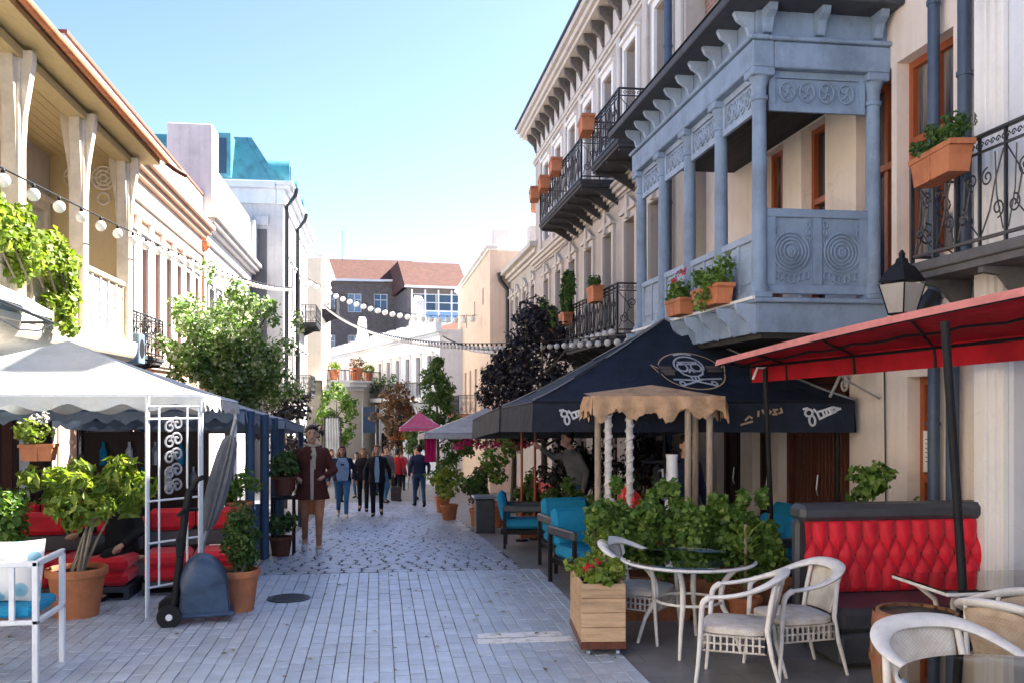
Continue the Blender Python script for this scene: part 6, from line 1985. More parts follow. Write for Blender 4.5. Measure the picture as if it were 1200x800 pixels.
for x in (-0.55, 0.55): MB().box(x - 0.06, x + 0.06, -0.25, 0.25, 0, 0.779).build('counter_leg', M('pale_counter', (0.5, 0.5, 0.5)), t)
mb = MB(); mb.lathe([(0.2, 0.6), (0.14, 0.78), (0.07, 0.9), (0.045, 1.05)], 10, (-0.5, -0.3, 0)); mb.build('rope_base', rope, t, smooth=60)
mb = MB(); mb.lathe([(0.12, 0.84), (0.08, 0.92), (0.06, 1.45), (0.07, 1.5)], 12, (0.2, -0.1, 0)); mb.build('white_urn', white_paint, t, smooth=50)
t = T('red_wrapped_bundle', 'bundle wrapped in shiny red foil on the bar stand counter', 'bundle', (2.62, 9.68, 0.85))
rs = np.random.RandomState(82); mb = MB()
mb.ell((0, 0, 0.13), (0.14, 0.13, 0.15), 14, 9); mb.v = [tuple(np.array(v) * (1 + 0.22 * rs.uniform(-1, 1))) for v in mb.v]
mb.build('wrap', M('red_foil', (0.62, 0.03, 0.02), rough=0.3, var=0.2), t)
MB().lathe([(0.02, 0.24), (0.05, 0.32), (0.02, 0.3)], 8).build('tie', M('red_foil', (0.62, 0.03, 0.02)), t)
t = T('beer_tap', 'black and steel drinks dispenser on the bar stand', 'dispenser', (3.0, 9.85, 0.84))
MB().lathe([(0.07, 0), (0.06, 0.1), (0.045, 0.12), (0.045, 0.45), (0.06, 0.5), (0.0, 0.56)], 14).build('column', black_metal, t, smooth=40)
MB().tube([(0, -0.05, 0.48), (0.02, -0.12, 0.5), (0.02, -0.14, 0.42)], 0.014, 6).build('spout', steel, t)
MB().box(-0.16, 0.26, -0.03, 0.03, 0.56, 0.59, b=0.01).build('lever', black_metal, t)
MB().ell((0.06, -0.08, 0.26), (0.08, 0.06, 0.1), 12, 8).build('kettle', steel, t, smooth=180)


# turquoise lounge seats
def lounge(label, loc, rz, W=0.8):
    t = T('lounge_seat', label, 'armchair', loc, rz, 'turquoise lounge seats')
    cushion(MB(), -W / 2, W / 2, -0.34, 0.3, 0.3, 0.44).build('seat_cushion', blue_cloth, t)
    mb = cushion(MB(), -W / 2, W / 2, 0, 0.13, 0, 0.44); Mx = Matrix.Translation((0, 0.22, 0.42)) @ Matrix.Rotation(Rd(-12), 4, 'X'); mb.v = [Mx @ Vector(v) for v in mb.v]
    mb.build('back_cushion', blue_cloth, t)
    mb = MB(); mb.box(-W / 2 - 0.01, W / 2 + 0.01, -0.35, 0.36, 0.22, 0.295, b=0.01); mb.build('frame', black_metal, t)
    for sx in (-1, 1):
        ar = MB(); ar.box(sx * (W / 2 + 0.04) - 0.03, sx * (W / 2 + 0.04) + 0.03, -0.36, 0.32, 0.56, 0.66, b=0.015); ar.build('armrest', grey_leather, t)
        for y in (-0.33, 0.3): MB().box(sx * (W / 2 + 0.04) - 0.02, sx * (W / 2 + 0.04) + 0.02, y - 0.02, y + 0.02, 0, 0.559).build('leg', black_metal, t)
    return t


lounge('turquoise cushioned lounge seat with grey armrests behind the planter box', (2.36, 10.35, 0), Rd(14), 0.62)
lounge('turquoise cushioned lounge seat, second behind the planter box', (2.42, 11.5, 0), Rd(8), 0.62)
lounge('turquoise lounge seat seen over the hedge left of the red tufted sofa', (3.95, 9.55, 0), Rd(-80), 0.7)
lounge('turquoise lounge seat in the shade by the brown doors', (4.6, 10.6, 0), Rd(-75), 0.7)
lounge('small dark framed blue seat at the street edge beyond the sett strip', (2.2, 14.0, zg(14.0)), Rd(80), 0.45)
for i, (x, y, L_, rz_) in enumerate(((2.55, 12.7, 0.9, 1.45), (2.6, 16.0, 1.0, 1.5), (3.2, 11.9, 0.9, 0.1))):
    h_ = hedge(('shaded green bush in trough beside the blue lounge seats', 'shaded bush in trough beyond the small blue seat', 'dark bush under the navy tent')[i], (x, y, zg(y)), rz_, L_, 0.4, 900, 90 + i, leaf_b, 0.95)
for i, (x, y) in enumerate(((3.1, 14.2), (3.9, 13.4), (3.3, 16.3), (4.4, 14.9))):
    cr = clump_cloud(np.random.RandomState(100 + i), (0, 0, 1.15), (0.45, 0.45, 0.5), 16, 0.22)
    potted('potted_shrub', ('dark leafy potted shrub under the navy tent, nearest the street', 'dark leafy potted shrub under the navy tent behind the leaning man', 'dark leafy potted shrub at the far side of the second navy tent', 'dark leafy potted shrub against the house under the second tent')[i],
           (x, y, zg(y)), 0.24, 0.42, cr, 1300, 0.08, leaf_d, 110 + i, stems=4, potm=M('black_pot', (0.02, 0.02, 0.022)))
t = T('red_bench', 'low red bench in the shade under the second navy tent', 'bench', (3.0, 15.2, zg(15.2)), 1.5)
cushion(MB(), -0.8, 0.8, -0.25, 0.25, 0.35, 0.5).build('seat_cushion', red_cloth, t)
cushion(MB(), -0.8, 0.8, 0.2, 0.32, 0.5, 0.95).build('back_cushion', red_cloth, t)
MB().box(-0.8, 0.8, -0.22, 0.3, 0.0, 0.34, b=0.02).build('base', dark_brown, t)
for i, (x, y, lab) in enumerate(((2.3, 15.0, 'thin orange pole under the second navy tent, left one'), (2.55, 15.2, 'thin orange pole under the second navy tent, right one'))):
    t = T('pole', lab, 'pole', (x, y, zg(y)))
    MB().tube([(0, 0, 0), (0, 0, 1.9)], 0.022, 8).build('shaft', orange_wood, t); MB().lathe([(0.1, 0), (0.1, 0.03)], 12).build('foot', black_metal, t)
t = T('waste_bin', 'dark square waste bin with flat lid at the right street edge', 'bin', (1.92, 17.0, zg(17)))
MB().box(-0.17, 0.17, -0.17, 0.17, 0, 0.62, b=0.02).build('body', grey_leather, t); MB().box(-0.22, 0.22, -0.22, 0.22, 0.625, 0.67, b=0.012).build('lid', steel, t)

# wall lantern
t = T('wall_lantern', 'black four sided street lantern with frosted panes on the wall by the drainpipes', 'lantern', (4.45, 7.5, 2.8))
t.scale = (0.8, 0.8, 0.8)
mb = MB()
mb.lathe([(0.24, 0.36), (0.2, 0.42), (0.13, 0.52), (0.11, 0.53), (0.07, 0.56), (0.06, 0.6), (0.03, 0.62), (0.035, 0.66), (0.008, 0.7)], 4)
bs = MB().lathe([(0.14, 0), (0.15, 0.012), (0.14, 0.025)], 4)
bs.v = [tuple(Matrix.Rotation(PI / 4 + 0.35, 3, 'Z') @ Vector(v)) for v in bs.v]
bs.build('base_ring', black_metal, t)
mb.v = [tuple(Matrix.Rotation(PI / 4 + 0.35, 3, 'Z') @ Vector(v)) for v in mb.v]
mb.build('cap', black_metal, t)
for k in range(4):
    a = PI / 4 + 0.35 + k * PI / 2; ca, sa = math.cos(a), math.sin(a); cb_, sb_ = math.cos(a + PI / 2), math.sin(a + PI / 2)
    MB().tube([(0.14 * ca, 0.14 * sa, 0.02), (0.232 * ca, 0.232 * sa, 0.335)], 0.009, 5).build('corner_bar', black_metal, t)
    MB().quad((0.138 * ca, 0.138 * sa, 0.025), (0.138 * cb_, 0.138 * sb_, 0.025), (0.228 * cb_, 0.228 * sb_, 0.33), (0.228 * ca, 0.228 * sa, 0.33)).build('pane', M('frosted_glass', (0.60, 0.58, 0.53), rough=0.4, var=0.06, bump=0, trans=0.4), t)
mb = MB(); mb.tube([(0, 0, 0.0), (0.0, 0, -0.08), (0.12, 0, -0.18), (0.5, 0, -0.24), (0.85, 0, -0.16), (1.0, 0, -0.1)], 0.018, 6); scroll(mb, (0.25, 0, -0.1), 0.07, 1.3, 0, 1, 0.012, 5)
mb.build('bracket', iron, t)

# grey parasol, pink parasol, flower stall
gazebo('grey_parasol', 'pale grey square parasol with vent cap farther down on the right', 0.95, 3.5, 19.2, 22.6, 1.45, 1.3, (2.4, 20.9, 1.95), M('pale_grey_canvas', (0.5, 0.5, 0.5), rough=0.85, trans=0.15), steel, valh=0.12, scal=1, cat='parasol', posts=((2.4, 20.9, 1.9),), post_r=0.03)
gp = gazebo('pink_parasol', 'white and pink parasol beyond the grey one', 0.8, 2.3, 34.0, 35.6, 1.2, 1.15, (1.5, 34.8, 1.75), M('pink_canvas', (0.55, 0.12, 0.25), rough=0.8, trans=0.3), steel, valh=0.15, scal=1, cat='parasol', posts=((1.5, 34.8, 1.7),), post_r=0.03)
t = T('pink_curtain', 'magenta curtain hanging from the grey parasol corner', 'curtain', (1.08, 19.6, zg(19.6)))
mb = MB()
for i in range(13): mb.v += [(0.03 * math.sin(i * 1.6) + 0.0, -0.12 + i * 0.02, 1.28), (0.02 * math.sin(i * 1.6), -0.12 + i * 0.02, 1.9)]
for i in range(12): mb.f.append((2 * i, 2 * i + 2, 2 * i + 3, 2 * i + 1))
mb.v = [(v[1], v[0], v[2]) for v in mb.v]
mb.build('cloth', M('magenta_cloth', (0.5, 0.01, 0.12), trans=0.2), t, smooth=180); MB().tube([(-0.14, 0, 1.9), (0.14, 0, 1.9)], 0.012, 6).build('rod', steel, t)
t = T('flower_garland', 'pink hanging flowers under the edge of the grey parasol', 'flowers', (2.4, 19.5, 0))
foliage('blossom', t, [(x, 0, 1.2 + 0.06 * math.sin(x * 9), 0.14, 0.1, 0.1) for x in np.linspace(-0.75, 0.8, 11)], 700, 0.07, petal, 121)
foliage('leaves', t, [(x, 0.03, 1.24, 0.14, 0.08, 0.06) for x in np.linspace(-0.75, 0.8, 8)], 180, 0.07, leaf_b, 122)
for i, (x, y, r_, hh, fm, lab) in enumerate(((1.55, 20.6, 0.2, 0.35, leaf_c, 'terracotta pot with pale grassy plant by the magenta curtain'), (2.05, 19.0, 0.17, 0.4, leaf_dry, 'tall orange pot with dry plant before the grey parasol'),
                                             (2.35, 18.2, 0.24, 0.5, leaf_a, 'tall green bush in pot right of the waste bin'), (1.95, 18.6, 0.16, 0.35, leaf_b, 'orange pot with dark plant beside the waste bin'),
                                             (1.6, 23.5, 0.2, 0.4, leaf_b, 'dark potted plant beyond the grey parasol'), (-1.7, 24.0, 0.2, 0.4, leaf_b, 'dark green potted plant at the left behind the crowd'))):
    big = 0.75 if i == 2 else 0.45
    cr = clump_cloud(np.random.RandomState(130 + i), (0, 0, hh + big), (0.28, 0.28, big * 0.8), 14, 0.15)
    potted('potted_plant', lab, (x, y, zg(y)), r_, hh, cr, 600, 0.09, fm, 140 + i)

# plants behind the tufted sofa and on the sofa side
cr = clump_cloud(np.random.RandomState(151), (0, 0, 1.28), (0.25, 0.15, 0.14), 10, 0.1)
potted('potted_shrub', 'green plant with white bloom peeping over the back of the red tufted sofa', (4.72, 8.5, 0), 0.2, 0.9, cr, 420, 0.09, leaf_a, 152, potm=grey_leather)


# trees down the street
def small_tree(label, loc, h, r_, n, size, fm, seed, trunk=0.08, conical=False, name='street_tree', cat='tree'):
    t = T(name, label, cat, loc)
    MB().tube([(0, 0, 0), (0.04, 0, h * 0.3), (0, 0.03, h * 0.6), (0, 0, h * 0.85)], [trunk, trunk * 0.8, trunk * 0.55, 0.01], 8).build('trunk', bark, t, smooth=60)
    rs = np.random.RandomState(seed); cl = []
    for k in range(38):
        q = rs.rand(); a = rs.uniform(0, 2 * PI)
        rr = r_ * ((1 - q) * 1.0 + 0.12 if conical else math.sin(PI * (0.12 + 0.8 * q))) * rs.uniform(0.35, 1)
        z = h * (0.22 + 0.76 * q) if conical else h * (0.42 + 0.56 * q); s_ = r_ * rs.uniform(0.2, 0.34)
        cl.append((rr * math.cos(a), rr * math.sin(a), z, s_, s_, s_ * 0.9))
    for k in range(7):
        a = 2 * PI * k / 7; z = h * (0.4 + 0.06 * k)
        MB().tube([(0, 0, z * 0.9), (0.6 * r_ * math.cos(a), 0.6 * r_ * math.sin(a), z + 0.25)], [trunk * 0.4, 0.01], 5).build('limb', bark, t)
    foliage('crown', t, cl, n, size, fm, seed + 1, shell=0.3)
    return t


small_tree('dark plum leaved tree against the stone house behind the navy tent', (3.2, 18.2, zg(18.2)), 4.3, 1.2, 5200, 0.11, leaf_d, 161)
small_tree('dark leaved smaller tree beyond the stone house', (3.3, 23.0, zg(23.0)), 4.3, 1.0, 3000, 0.12, leaf_d, 163)
small_tree('green conical tree in the middle distance before the peach house', (2.3, 37.0, zg(37.0)), 5.4, 1.35, 6000, 0.15, leaf_b, 165, conical=True)
small_tree('rust brown shrub tree left of the green conical tree', (0.8, 40.0, zg(40)), 4.6, 1.2, 1500, 0.18, leaf_dry, 167)
small_tree('small round green tree under the curved terrace', (-1.8, 42.0, zg(42)), 4.7, 1.1, 2000, 0.17, leaf_a, 169)
small_tree('dark shrubby tree behind the blue canopies at left', (-2.6, 27.0, zg(27)), 3.4, 1.0, 2000, 0.14, leaf_d, 171)
t = T('white_curtain', 'white draped cloth hanging left of the crowd', 'curtain', (-1.7, 36.0, zg(36)))
mb = MB()
for i in range(25): mb.v += [(-0.26 + i * 0.022, 0.06 * math.sin(i * 1.3), 1.6), (-0.26 + i * 0.02, 0.04 * math.sin(i * 1.3), 2.95)]
for i in range(24): mb.f.append((2 * i, 2 * i + 2, 2 * i + 3, 2 * i + 1))
mb.build('cloth', white_canvas, t, smooth=180); MB().tube([(-0.3, 0, 2.95), (0.3, 0, 2.95)], 0.03, 6).build('rod', iron, t)
for x in (-0.3, 0.3): MB().tube([(x, 0, 0), (x, 0, 2.95)], 0.03, 6).build('post', iron, t)
# banners over the stalls further down
for i, (x, y, m, lab) in enumerate(((-0.4, 44, blue_post, 'dark blue hanging banner over the far stalls, left'), (0.4, 44.5, white_canvas, 'white hanging banner over the far stalls'), (1.1, 44, navy_fabric, 'navy hanging banner over the far stalls, right'))):
    t = T('banner', lab, 'banner', (x, y, zg(y)))
    for sx in (-0.3, 0.3): MB().tube([(sx, 0, 0), (sx, 0, 3.9)], 0.03, 6).build('post', steel, t)
    MB().box(-0.28, 0.28, -0.02, 0.02, 2.6, 3.8, b=0.005).build('cloth', m, t)
t = T('orange_awning', 'small orange awning over a far stall', 'awning', (1.05, 40, zg(40)))
t.scale = (0.7, 0.7, 1.0)
MB().prism([(-0.8, 2.2), (0.8, 2.2), (0.8, 2.28), (0.3, 2.6), (-0.3, 2.6), (-0.8, 2.28)], -0.5, 0.5).build('canvas', M('orange_canvas', (0.6, 0.14, 0.03)), t)
for x in (-0.75, 0.75): MB().tube([(x, 0, 0), (x, 0, 2.2)], 0.025, 6).build('post', steel, t)

# ---------------------------------------------------------------- string lights
bulb_m = M('milky_bulb', (0.78, 0.77, 0.74), rough=0.35, var=0.04, bump=0, trans=0.3)


def string_lights(label, p0, p1, sag, n, r_, socket=True):
    p0, p1 = Vector(p0), Vector(p1)
    t = T('string_light', label, 'string lights', p0)
    def P(q):
        p = p0.lerp(p1, q) - p0; p.z -= sag * 4 * q * (1 - q); return p
    MB().tube([P(k / 40) for k in range(41)], 0.012, 5).build('cable', black_metal, t)
    bm = MB().ell((0, 0, -r_ - 0.05), (r_, r_, r_), 12, 8).mesh('bulb', bulb_m, 180)
    sm = MB().lathe([(0.02, -0.06), (0.025, -0.02), (0.012, 0.0)], 8).mesh('socket', black_metal)
    for k in range(n):
        p = P((k + 0.5) / n)
        b_ = inst(bm, 'bulb', t, p)
        if socket: inst(sm, 'socket', b_)
    return t


string_lights('string of round white globe lamps along the wooden gallery at left', (-3.9, 9.2, 4.45), (-3.95, 44.5, 7.4), 0.35, 40, 0.075)
string_lights('string of small white lamps crossing the street from the blue balcony', (3.85, 13.9, 3.1), (-3.2, 57.0, 7.9), 0.9, 110, 0.055)
string_lights('second string of small white lamps crossing in front of the dark trees', (3.9, 15.2, 3.35), (3.0, 44.0, 5.2), 0.5, 70, 0.06)
string_lights('string of larger white globes crossing the street farther away', (-3.9, 49.0, 8.6), (4.2, 40.0, 5.8), 0.7, 24, 0.13)

# patch of sunlight painted as two pale bars across the pavers
t = T('painted_sun_patch', 'sunlight on the paving beside the planter box, painted as two pale bars', 'painted light', (1.3, 8.08, 0.0215))
pm2, n, L, b = newmat('sun_patch_white')
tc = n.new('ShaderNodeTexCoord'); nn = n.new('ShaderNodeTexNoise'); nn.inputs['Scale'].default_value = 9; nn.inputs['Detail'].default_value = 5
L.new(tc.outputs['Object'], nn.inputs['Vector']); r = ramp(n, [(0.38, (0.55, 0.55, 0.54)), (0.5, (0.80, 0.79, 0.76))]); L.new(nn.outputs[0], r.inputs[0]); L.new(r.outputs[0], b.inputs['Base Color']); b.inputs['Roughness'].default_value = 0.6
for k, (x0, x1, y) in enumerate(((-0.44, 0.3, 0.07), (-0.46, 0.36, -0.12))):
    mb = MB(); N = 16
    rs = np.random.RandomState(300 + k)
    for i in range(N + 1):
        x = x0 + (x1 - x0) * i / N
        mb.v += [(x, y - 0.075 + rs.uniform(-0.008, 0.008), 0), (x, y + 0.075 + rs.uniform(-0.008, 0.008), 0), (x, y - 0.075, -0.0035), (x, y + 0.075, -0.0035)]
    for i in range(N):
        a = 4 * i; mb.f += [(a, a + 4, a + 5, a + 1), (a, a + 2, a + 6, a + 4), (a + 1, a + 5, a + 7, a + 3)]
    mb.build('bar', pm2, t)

# ================================================================ PEOPLE
def limb(mb, p0, p1, r0, r1, n=10, sx=1.0):
    p0, p1 = Vector(p0), Vector(p1); d = (p1 - p0).normalized()
    pts = []; rs_ = []
    for a in (-80, -50, -20): pts.append(p0 + d * (r0 * math.sin(Rd(a)))); rs_.append(r0 * math.cos(Rd(a)))
    for a in (20, 50, 80): pts.append(p1 + d * (r1 * math.sin(Rd(a)))); rs_.append(r1 * math.cos(Rd(a)))
    return mb.tube(pts, rs_, n)


def loft(mb, rows, n=18):
    """closed stack of ellipses: (x, y, z, rx, ry)"""
    o = len(mb.v)
    for x, y, z, rx, ry in rows:
        for k in range(n):
            a = 2 * PI * k / n
            mb.v.append((x + rx * math.copysign(abs(math.cos(a)) ** 0.85, math.cos(a)), y + ry * math.copysign(abs(math.sin(a)) ** 0.85, math.sin(a)), z))
    for i in range(len(rows) - 1):
        for k in range(n): mb.f.append((o + i * n + k, o + i * n + (k + 1) % n, o + (i + 1) * n + (k + 1) % n, o + (i + 1) * n + k))
    mb.f.append(tuple(o + k for k in range(n))[::-1]); mb.f.append(tuple(o + (len(rows) - 1) * n + k for k in range(n)))
    return mb


def fuse(mb, name, mat, parent, vox, smooth=3):
    o = mb.build(name, mat, parent, smooth=180)
    md = o.modifiers.new('fuse', 'REMESH'); md.mode = 'VOXEL'; md.voxel_size = vox; md.use_smooth_shade = True
    if smooth:
        ms = o.modifiers.new('soft', 'SMOOTH'); ms.iterations = smooth; ms.factor = 0.5
    return o


skin_m = M('skin', (0.52, 0.30, 0.21), rough=0.55, var=0.08, scale=20, bump=0.03)


def cloth(name, c): return M('cloth_' + name, c, rough=0.85, var=0.2, scale=9, bump=0.15)


def person(label, loc, rz, H=1.72, coat=None, coat_len=0.86, shirt=None, legs=None, shoes=None, hair=(0.03, 0.02, 0.015), stride=0.16, arms=None, vox=0.02,
           long_hair=False, build=1.0, sit=False, lean=0.0, open_front=True, scarf=None, pose_mirror=1, sleeve=True, beard=False, hat=None, slim=1.0, shirt_w=0.1):
    t = T('person', label, 'person', loc, rz)
    k = H / 1.75
    t.scale = (k, k, k)
    w_ = build
    Ls = math.sin(lean)
    def S(x, y, z):       # lean the upper body about the hips
        if z > 0.95: y = y - (z - 0.95) * Ls
        return (x, y, z)
    # joints
    if sit:
        hipz = 0.5
        J = {s_: dict(hip=(s_ * 0.09, 0.05, 0.52), knee=(s_ * 0.12, -0.38, 0.5), ank=(s_ * 0.12, -0.4, 0.09), toe=(s_ * 0.13, -0.56, 0.04)) for s_ in (-1, 1)}
        dz = -0.42
    else:
        J = {}
        for s_ in (-1, 1):
            f = stride * s_ * pose_mirror
            J[s_] = dict(hip=(s_ * 0.09 * w_, 0, 0.92), knee=(s_ * 0.095, -0.03 - f * 0.6, 0.5), ank=(s_ * 0.09, 0.04 - f + (0.06 if f < 0 else 0), 0.09 + (0.05 if f < -0.1 else 0)), toe=(s_ * 0.105, -0.12 - f + (0.03 if f < 0 else 0), 0.035))
        dz = 0.0
    arms = arms or {s_: ((s_ * 0.25 * w_, 0.05 + 0.1 * stride * s_ * 6 * 0.3, 1.13), (s_ * 0.27 * w_, -0.06 + stride * s_ * 0.9, 0.9)) for s_ in (-1, 1)}
    A_ = {}
    for s_ in (-1, 1):
        el, wr = arms[s_]
        sh = S(s_ * 0.152 * w_, 0.005, 1.385)
        A_[s_] = tuple((p[0], p[1], p[2] + dz) for p in (sh, S(*el), S(*wr)))
    hx = S(0, -0.01, 1.62); hx = Vector((hx[0], hx[1], hx[2] + dz))
    # body: one continuous figure
    b = MB()
    b.ell(hx + Vector((0, 0, 0.035)), (0.074, 0.094, 0.098), 14, 10); b.ell(hx + Vector((0, -0.025, -0.045)), (0.058, 0.068, 0.07), 12, 8)
    limb(b, hx + Vector((0, -0.092, 0.015)), hx + Vector((0, -0.106, -0.02)), 0.011, 0.015, 6)
    for s_ in (-1, 1): b.ell(hx + Vector((s_ * 0.075, 0.005, 0.0)), (0.012, 0.022, 0.034), 6, 5)
    nk = Vector(S(0, 0.012, 1.44)) + Vector((0, 0, dz)); limb(b, nk, hx + Vector((0, 0.015, -0.04)), 0.056, 0.05)
    loft(b, [(*S(0, 0, z)[:2], z + dz, rx * w_, ry * w_) for z, rx, ry in ((0.9, 0.14, 0.1), (1.0, 0.135, 0.1), (1.15, 0.13, 0.095), (1.32, 0.145, 0.1), (1.40, 0.12, 0.08), (1.46, 0.06, 0.055))])
    for s_ in (-1, 1):
        sh, el, wr = (Vector(p) for p in A_[s_])
        limb(b, sh + Vector((-s_ * 0.012, 0, -0.02)), el, 0.046, 0.04); limb(b, el, wr, 0.04, 0.028)
        d = (wr - el).normalized(); hand = wr + d * 0.085
        limb(b, wr, hand, 0.026, 0.034)
        side = d.cross(Vector((0, 1, 0))) if abs(d.y) < 0.8 else d.cross(Vector((0, 0, 1))); side.normalize()
        fw = side.cross(d).normalized()
        for q, ln in ((-0.027, 0.062), (-0.009, 0.075), (0.009, 0.07), (0.027, 0.055)):
            base_ = hand + fw * q; tip = base_ + d * ln * 0.6 + side * 0.0
            limb(b, base_, tip, 0.0105, 0.01, 6); limb(b, tip, tip + (d * 0.8 - side * s_ * 0.6).normalized() * ln * 0.5, 0.01, 0.008, 6)
        limb(b, wr + d * 0.03 - fw * 0.025, wr + d * 0.075 - fw * 0.055, 0.013, 0.01, 6)
        j = J[s_]
        limb(b, j['hip'], j['knee'], 0.082 * w_, 0.052); limb(b, j['knee'], j['ank'], 0.052, 0.036); limb(b, j['ank'], j['toe'], 0.036, 0.03)
    fuse(b, 'body', skin_m, t, max(0.012, vox * 0.7), 2)
    # trousers
    m = MB()
    loft(m, [(0, 0 if not sit else 0.05, z + dz, 0.165 * w_, 0.125 * w_) for z in (0.86, 0.92, 1.0, 1.04)])
    for s_ in (-1, 1):
        j = J[s_]; kn = Vector(j['knee']); an = Vector(j['ank'])
        limb(m, j['hip'], kn, 0.098 * w_, 0.07 * slim); limb(m, kn, kn.lerp(an, 0.9), 0.07 * slim, 0.058 * slim ** 2)
    fuse(m, 'trousers', legs, t, vox)
    for s_ in (-1, 1):
        j = J[s_]; m = MB(); an, to = Vector(j['ank']), Vector(j['toe'])
        limb(m, an + Vector((0, 0.02, -0.03)), to, 0.046, 0.04); limb(m, an + Vector((0, 0.01, 0.02)), an + Vector((0, 0.01, -0.03)), 0.046, 0.05)
        zmin = min(v[2] for v in m.v); m.v = [(v[0], v[1], max(v[2], to.z - 0.033)) for v in m.v]
        m.build('shoe', shoes, t, smooth=60)
    # upper garment
    cm = coat or shirt
    m = MB()
    top = [(1.0, 0.165, 0.13), (1.15, 0.165, 0.125), (1.3, 0.178, 0.135), (1.385, 0.165, 0.115), (1.44, 0.115, 0.085), (1.48, 0.07, 0.065)]
    if not sit:
        low = [(coat_len, 0.19 + 0.03 * (coat_len < 0.8), 0.15)] if coat_len < 0.98 else []
        rows = low + ([(0.9, 0.18, 0.14)] if coat_len < 0.85 else []) + top
    else: rows = [(0.95, 0.19, 0.15)] + top
    loft(m, [(*S(0, 0.0, z)[:2], z + dz, rx * w_, ry * w_) for z, rx, ry in rows])
    for s_ in (-1, 1):
        sh, el, wr = (Vector(p) for p in A_[s_])
        limb(m, sh, el, 0.068, 0.058); limb(m, el, el.lerp(wr, 0.93), 0.058, 0.046)
    fuse(m, 'coat' if coat else 'jumper', cm, t, vox)
    if coat and shirt and open_front:      # shirt showing in the open front
        m = MB()
        for z in np.linspace(coat_len + 0.005, 1.46, 9):
            i = min(len(rows) - 1, max(0, sum(1 for r_ in rows if r_[0] <= z) - 1)); r0, r1 = rows[i], rows[min(i + 1, len(rows) - 1)]
            q = 0 if r1[0] == r0[0] else (z - r0[0]) / (r1[0] - r0[0]); ry = (r0[2] + (r1[2] - r0[2]) * q) * w_
            wd = shirt_w * w_ * min(1.0, 0.8 + (z - coat_len)) * (1.0 if z < 1.3 else max(0.5, 1.0 - (z - 1.3) * 2.6))
            p = S(0, -ry + 0.012, z)
            for xx, yy in ((-wd, 0.016), (-wd * 0.5, 0.0), (wd * 0.5, 0.0), (wd, 0.016), (wd, 0.05), (-wd, 0.05)): m.v.append((xx, p[1] + yy - 0.012, z + dz))
        for i in range(8):
            for q in range(6): m.f.append((i * 6 + q, i * 6 + (q + 1) % 6, (i + 1) * 6 + (q + 1) % 6, (i + 1) * 6 + q))
        m.build('shirt', shirt, t, smooth=60)
    if scarf:
        m = MB(); m.tube([(0.075 * math.cos(a), S(0, 0.01, 1.46)[1] + 0.07 * math.sin(a), 1.465 + dz + 0.012 * math.sin(2 * a)) for a in [q * PI / 6 for q in range(12)]], 0.03, 8, closed=True)
        p = S(0, -0.14, 1.4); m.tube([(0.02, p[1] + 0.05, 1.45 + dz), (0.03, p[1] - 0.005, 1.36 + dz), (0.02, p[1] - 0.005, 1.16 + dz)], [0.025, 0.03, 0.028], 8, flat=0.6)
        m.build('scarf', scarf, t, smooth=60)
    hm = M('hair_%d' % int(hair[0] * 1000), hair, rough=0.6, var=0.3, scale=30, bump=0.4, stretch=(1, 1, 0.2))
    m = MB()
    m.ell(hx + Vector((0, 0.018, 0.06)), (0.086, 0.098, 0.088), 14, 10); m.ell(hx + Vector((0, 0.045, 0.0)), (0.078, 0.065, 0.085), 12, 8); m.ell(hx + Vector((0, -0.05, 0.105)), (0.06, 0.045, 0.03), 10, 6)
    if long_hair:
        for s_ in (-1, 1): limb(m, hx + Vector((s_ * 0.07, 0.02, 0.03)), hx + Vector((s_ * 0.085, 0.04, -0.16)), 0.03, 0.025, 8)
        limb(m, hx + Vector((0, 0.07, 0)), hx + Vector((0, 0.09, -0.18)), 0.06, 0.05)
    fuse(m, 'hair', hm, t, 0.016, 2)
    if hat:
        m = MB(); m.lathe([(0.1, 0.1), (0.105, 0.12), (0.1, 0.17), (0.06, 0.2), (0.001, 0.205)], 14, hx); m.ell(hx + Vector((0, -0.1, 0.11)), (0.07, 0.07, 0.012), 10, 5); m.build('hat', hat, t, smooth=50)
    if beard:
        MB().ell(hx + Vector((0, -0.052, -0.075)), (0.056, 0.05, 0.05), 12, 8).build('beard', hm, t, smooth=180)
    dk = M('eye_dark', (0.02, 0.015, 0.012), rough=0.2, bump=0, var=0)
    for s_ in (-1, 1):
        MB().ell(hx + Vector((s_ * 0.03, -0.083, 0.022)), (0.011, 0.008, 0.007), 8, 5).build('eye', dk, t)
        MB().box(hx.x + s_ * 0.03 - 0.017, hx.x + s_ * 0.03 + 0.017, hx.y - 0.094, hx.y - 0.08, hx.z + 0.04, hx.z + 0.046).build('eyebrow', hm, t)
    MB().ell(hx + Vector((0, -0.09, -0.05)), (0.022, 0.01, 0.006), 8, 5).build('mouth', M('lip', (0.32, 0.11, 0.09), bump=0), t)
    return t


c_brown = cloth('maroon_brown', (0.085, 0.022, 0.016)); c_rust = cloth('rust', (0.52, 0.22, 0.11)); c_white = cloth('white', (0.66, 0.65, 0.63))
c_navy = cloth('navy', (0.015, 0.025, 0.06)); c_black = cloth('black', (0.012, 0.012, 0.015)); c_lblue = cloth('light_blue', (0.28, 0.40, 0.54))
c_jean = cloth('jeans', (0.07, 0.20, 0.36)); c_djean = cloth('dark_jeans', (0.035, 0.07, 0.14)); c_red = cloth('red', (0.42, 0.02, 0.025))
c_grey = cloth('grey', (0.12, 0.12, 0.13)); c_pink = cloth('pink', (0.5, 0.12, 0.2)); c_cream = cloth('cream', (0.5, 0.42, 0.32)); c_teal = cloth('blue', (0.04, 0.16, 0.32))


def g3(x, y): return (x, y, zg(y))


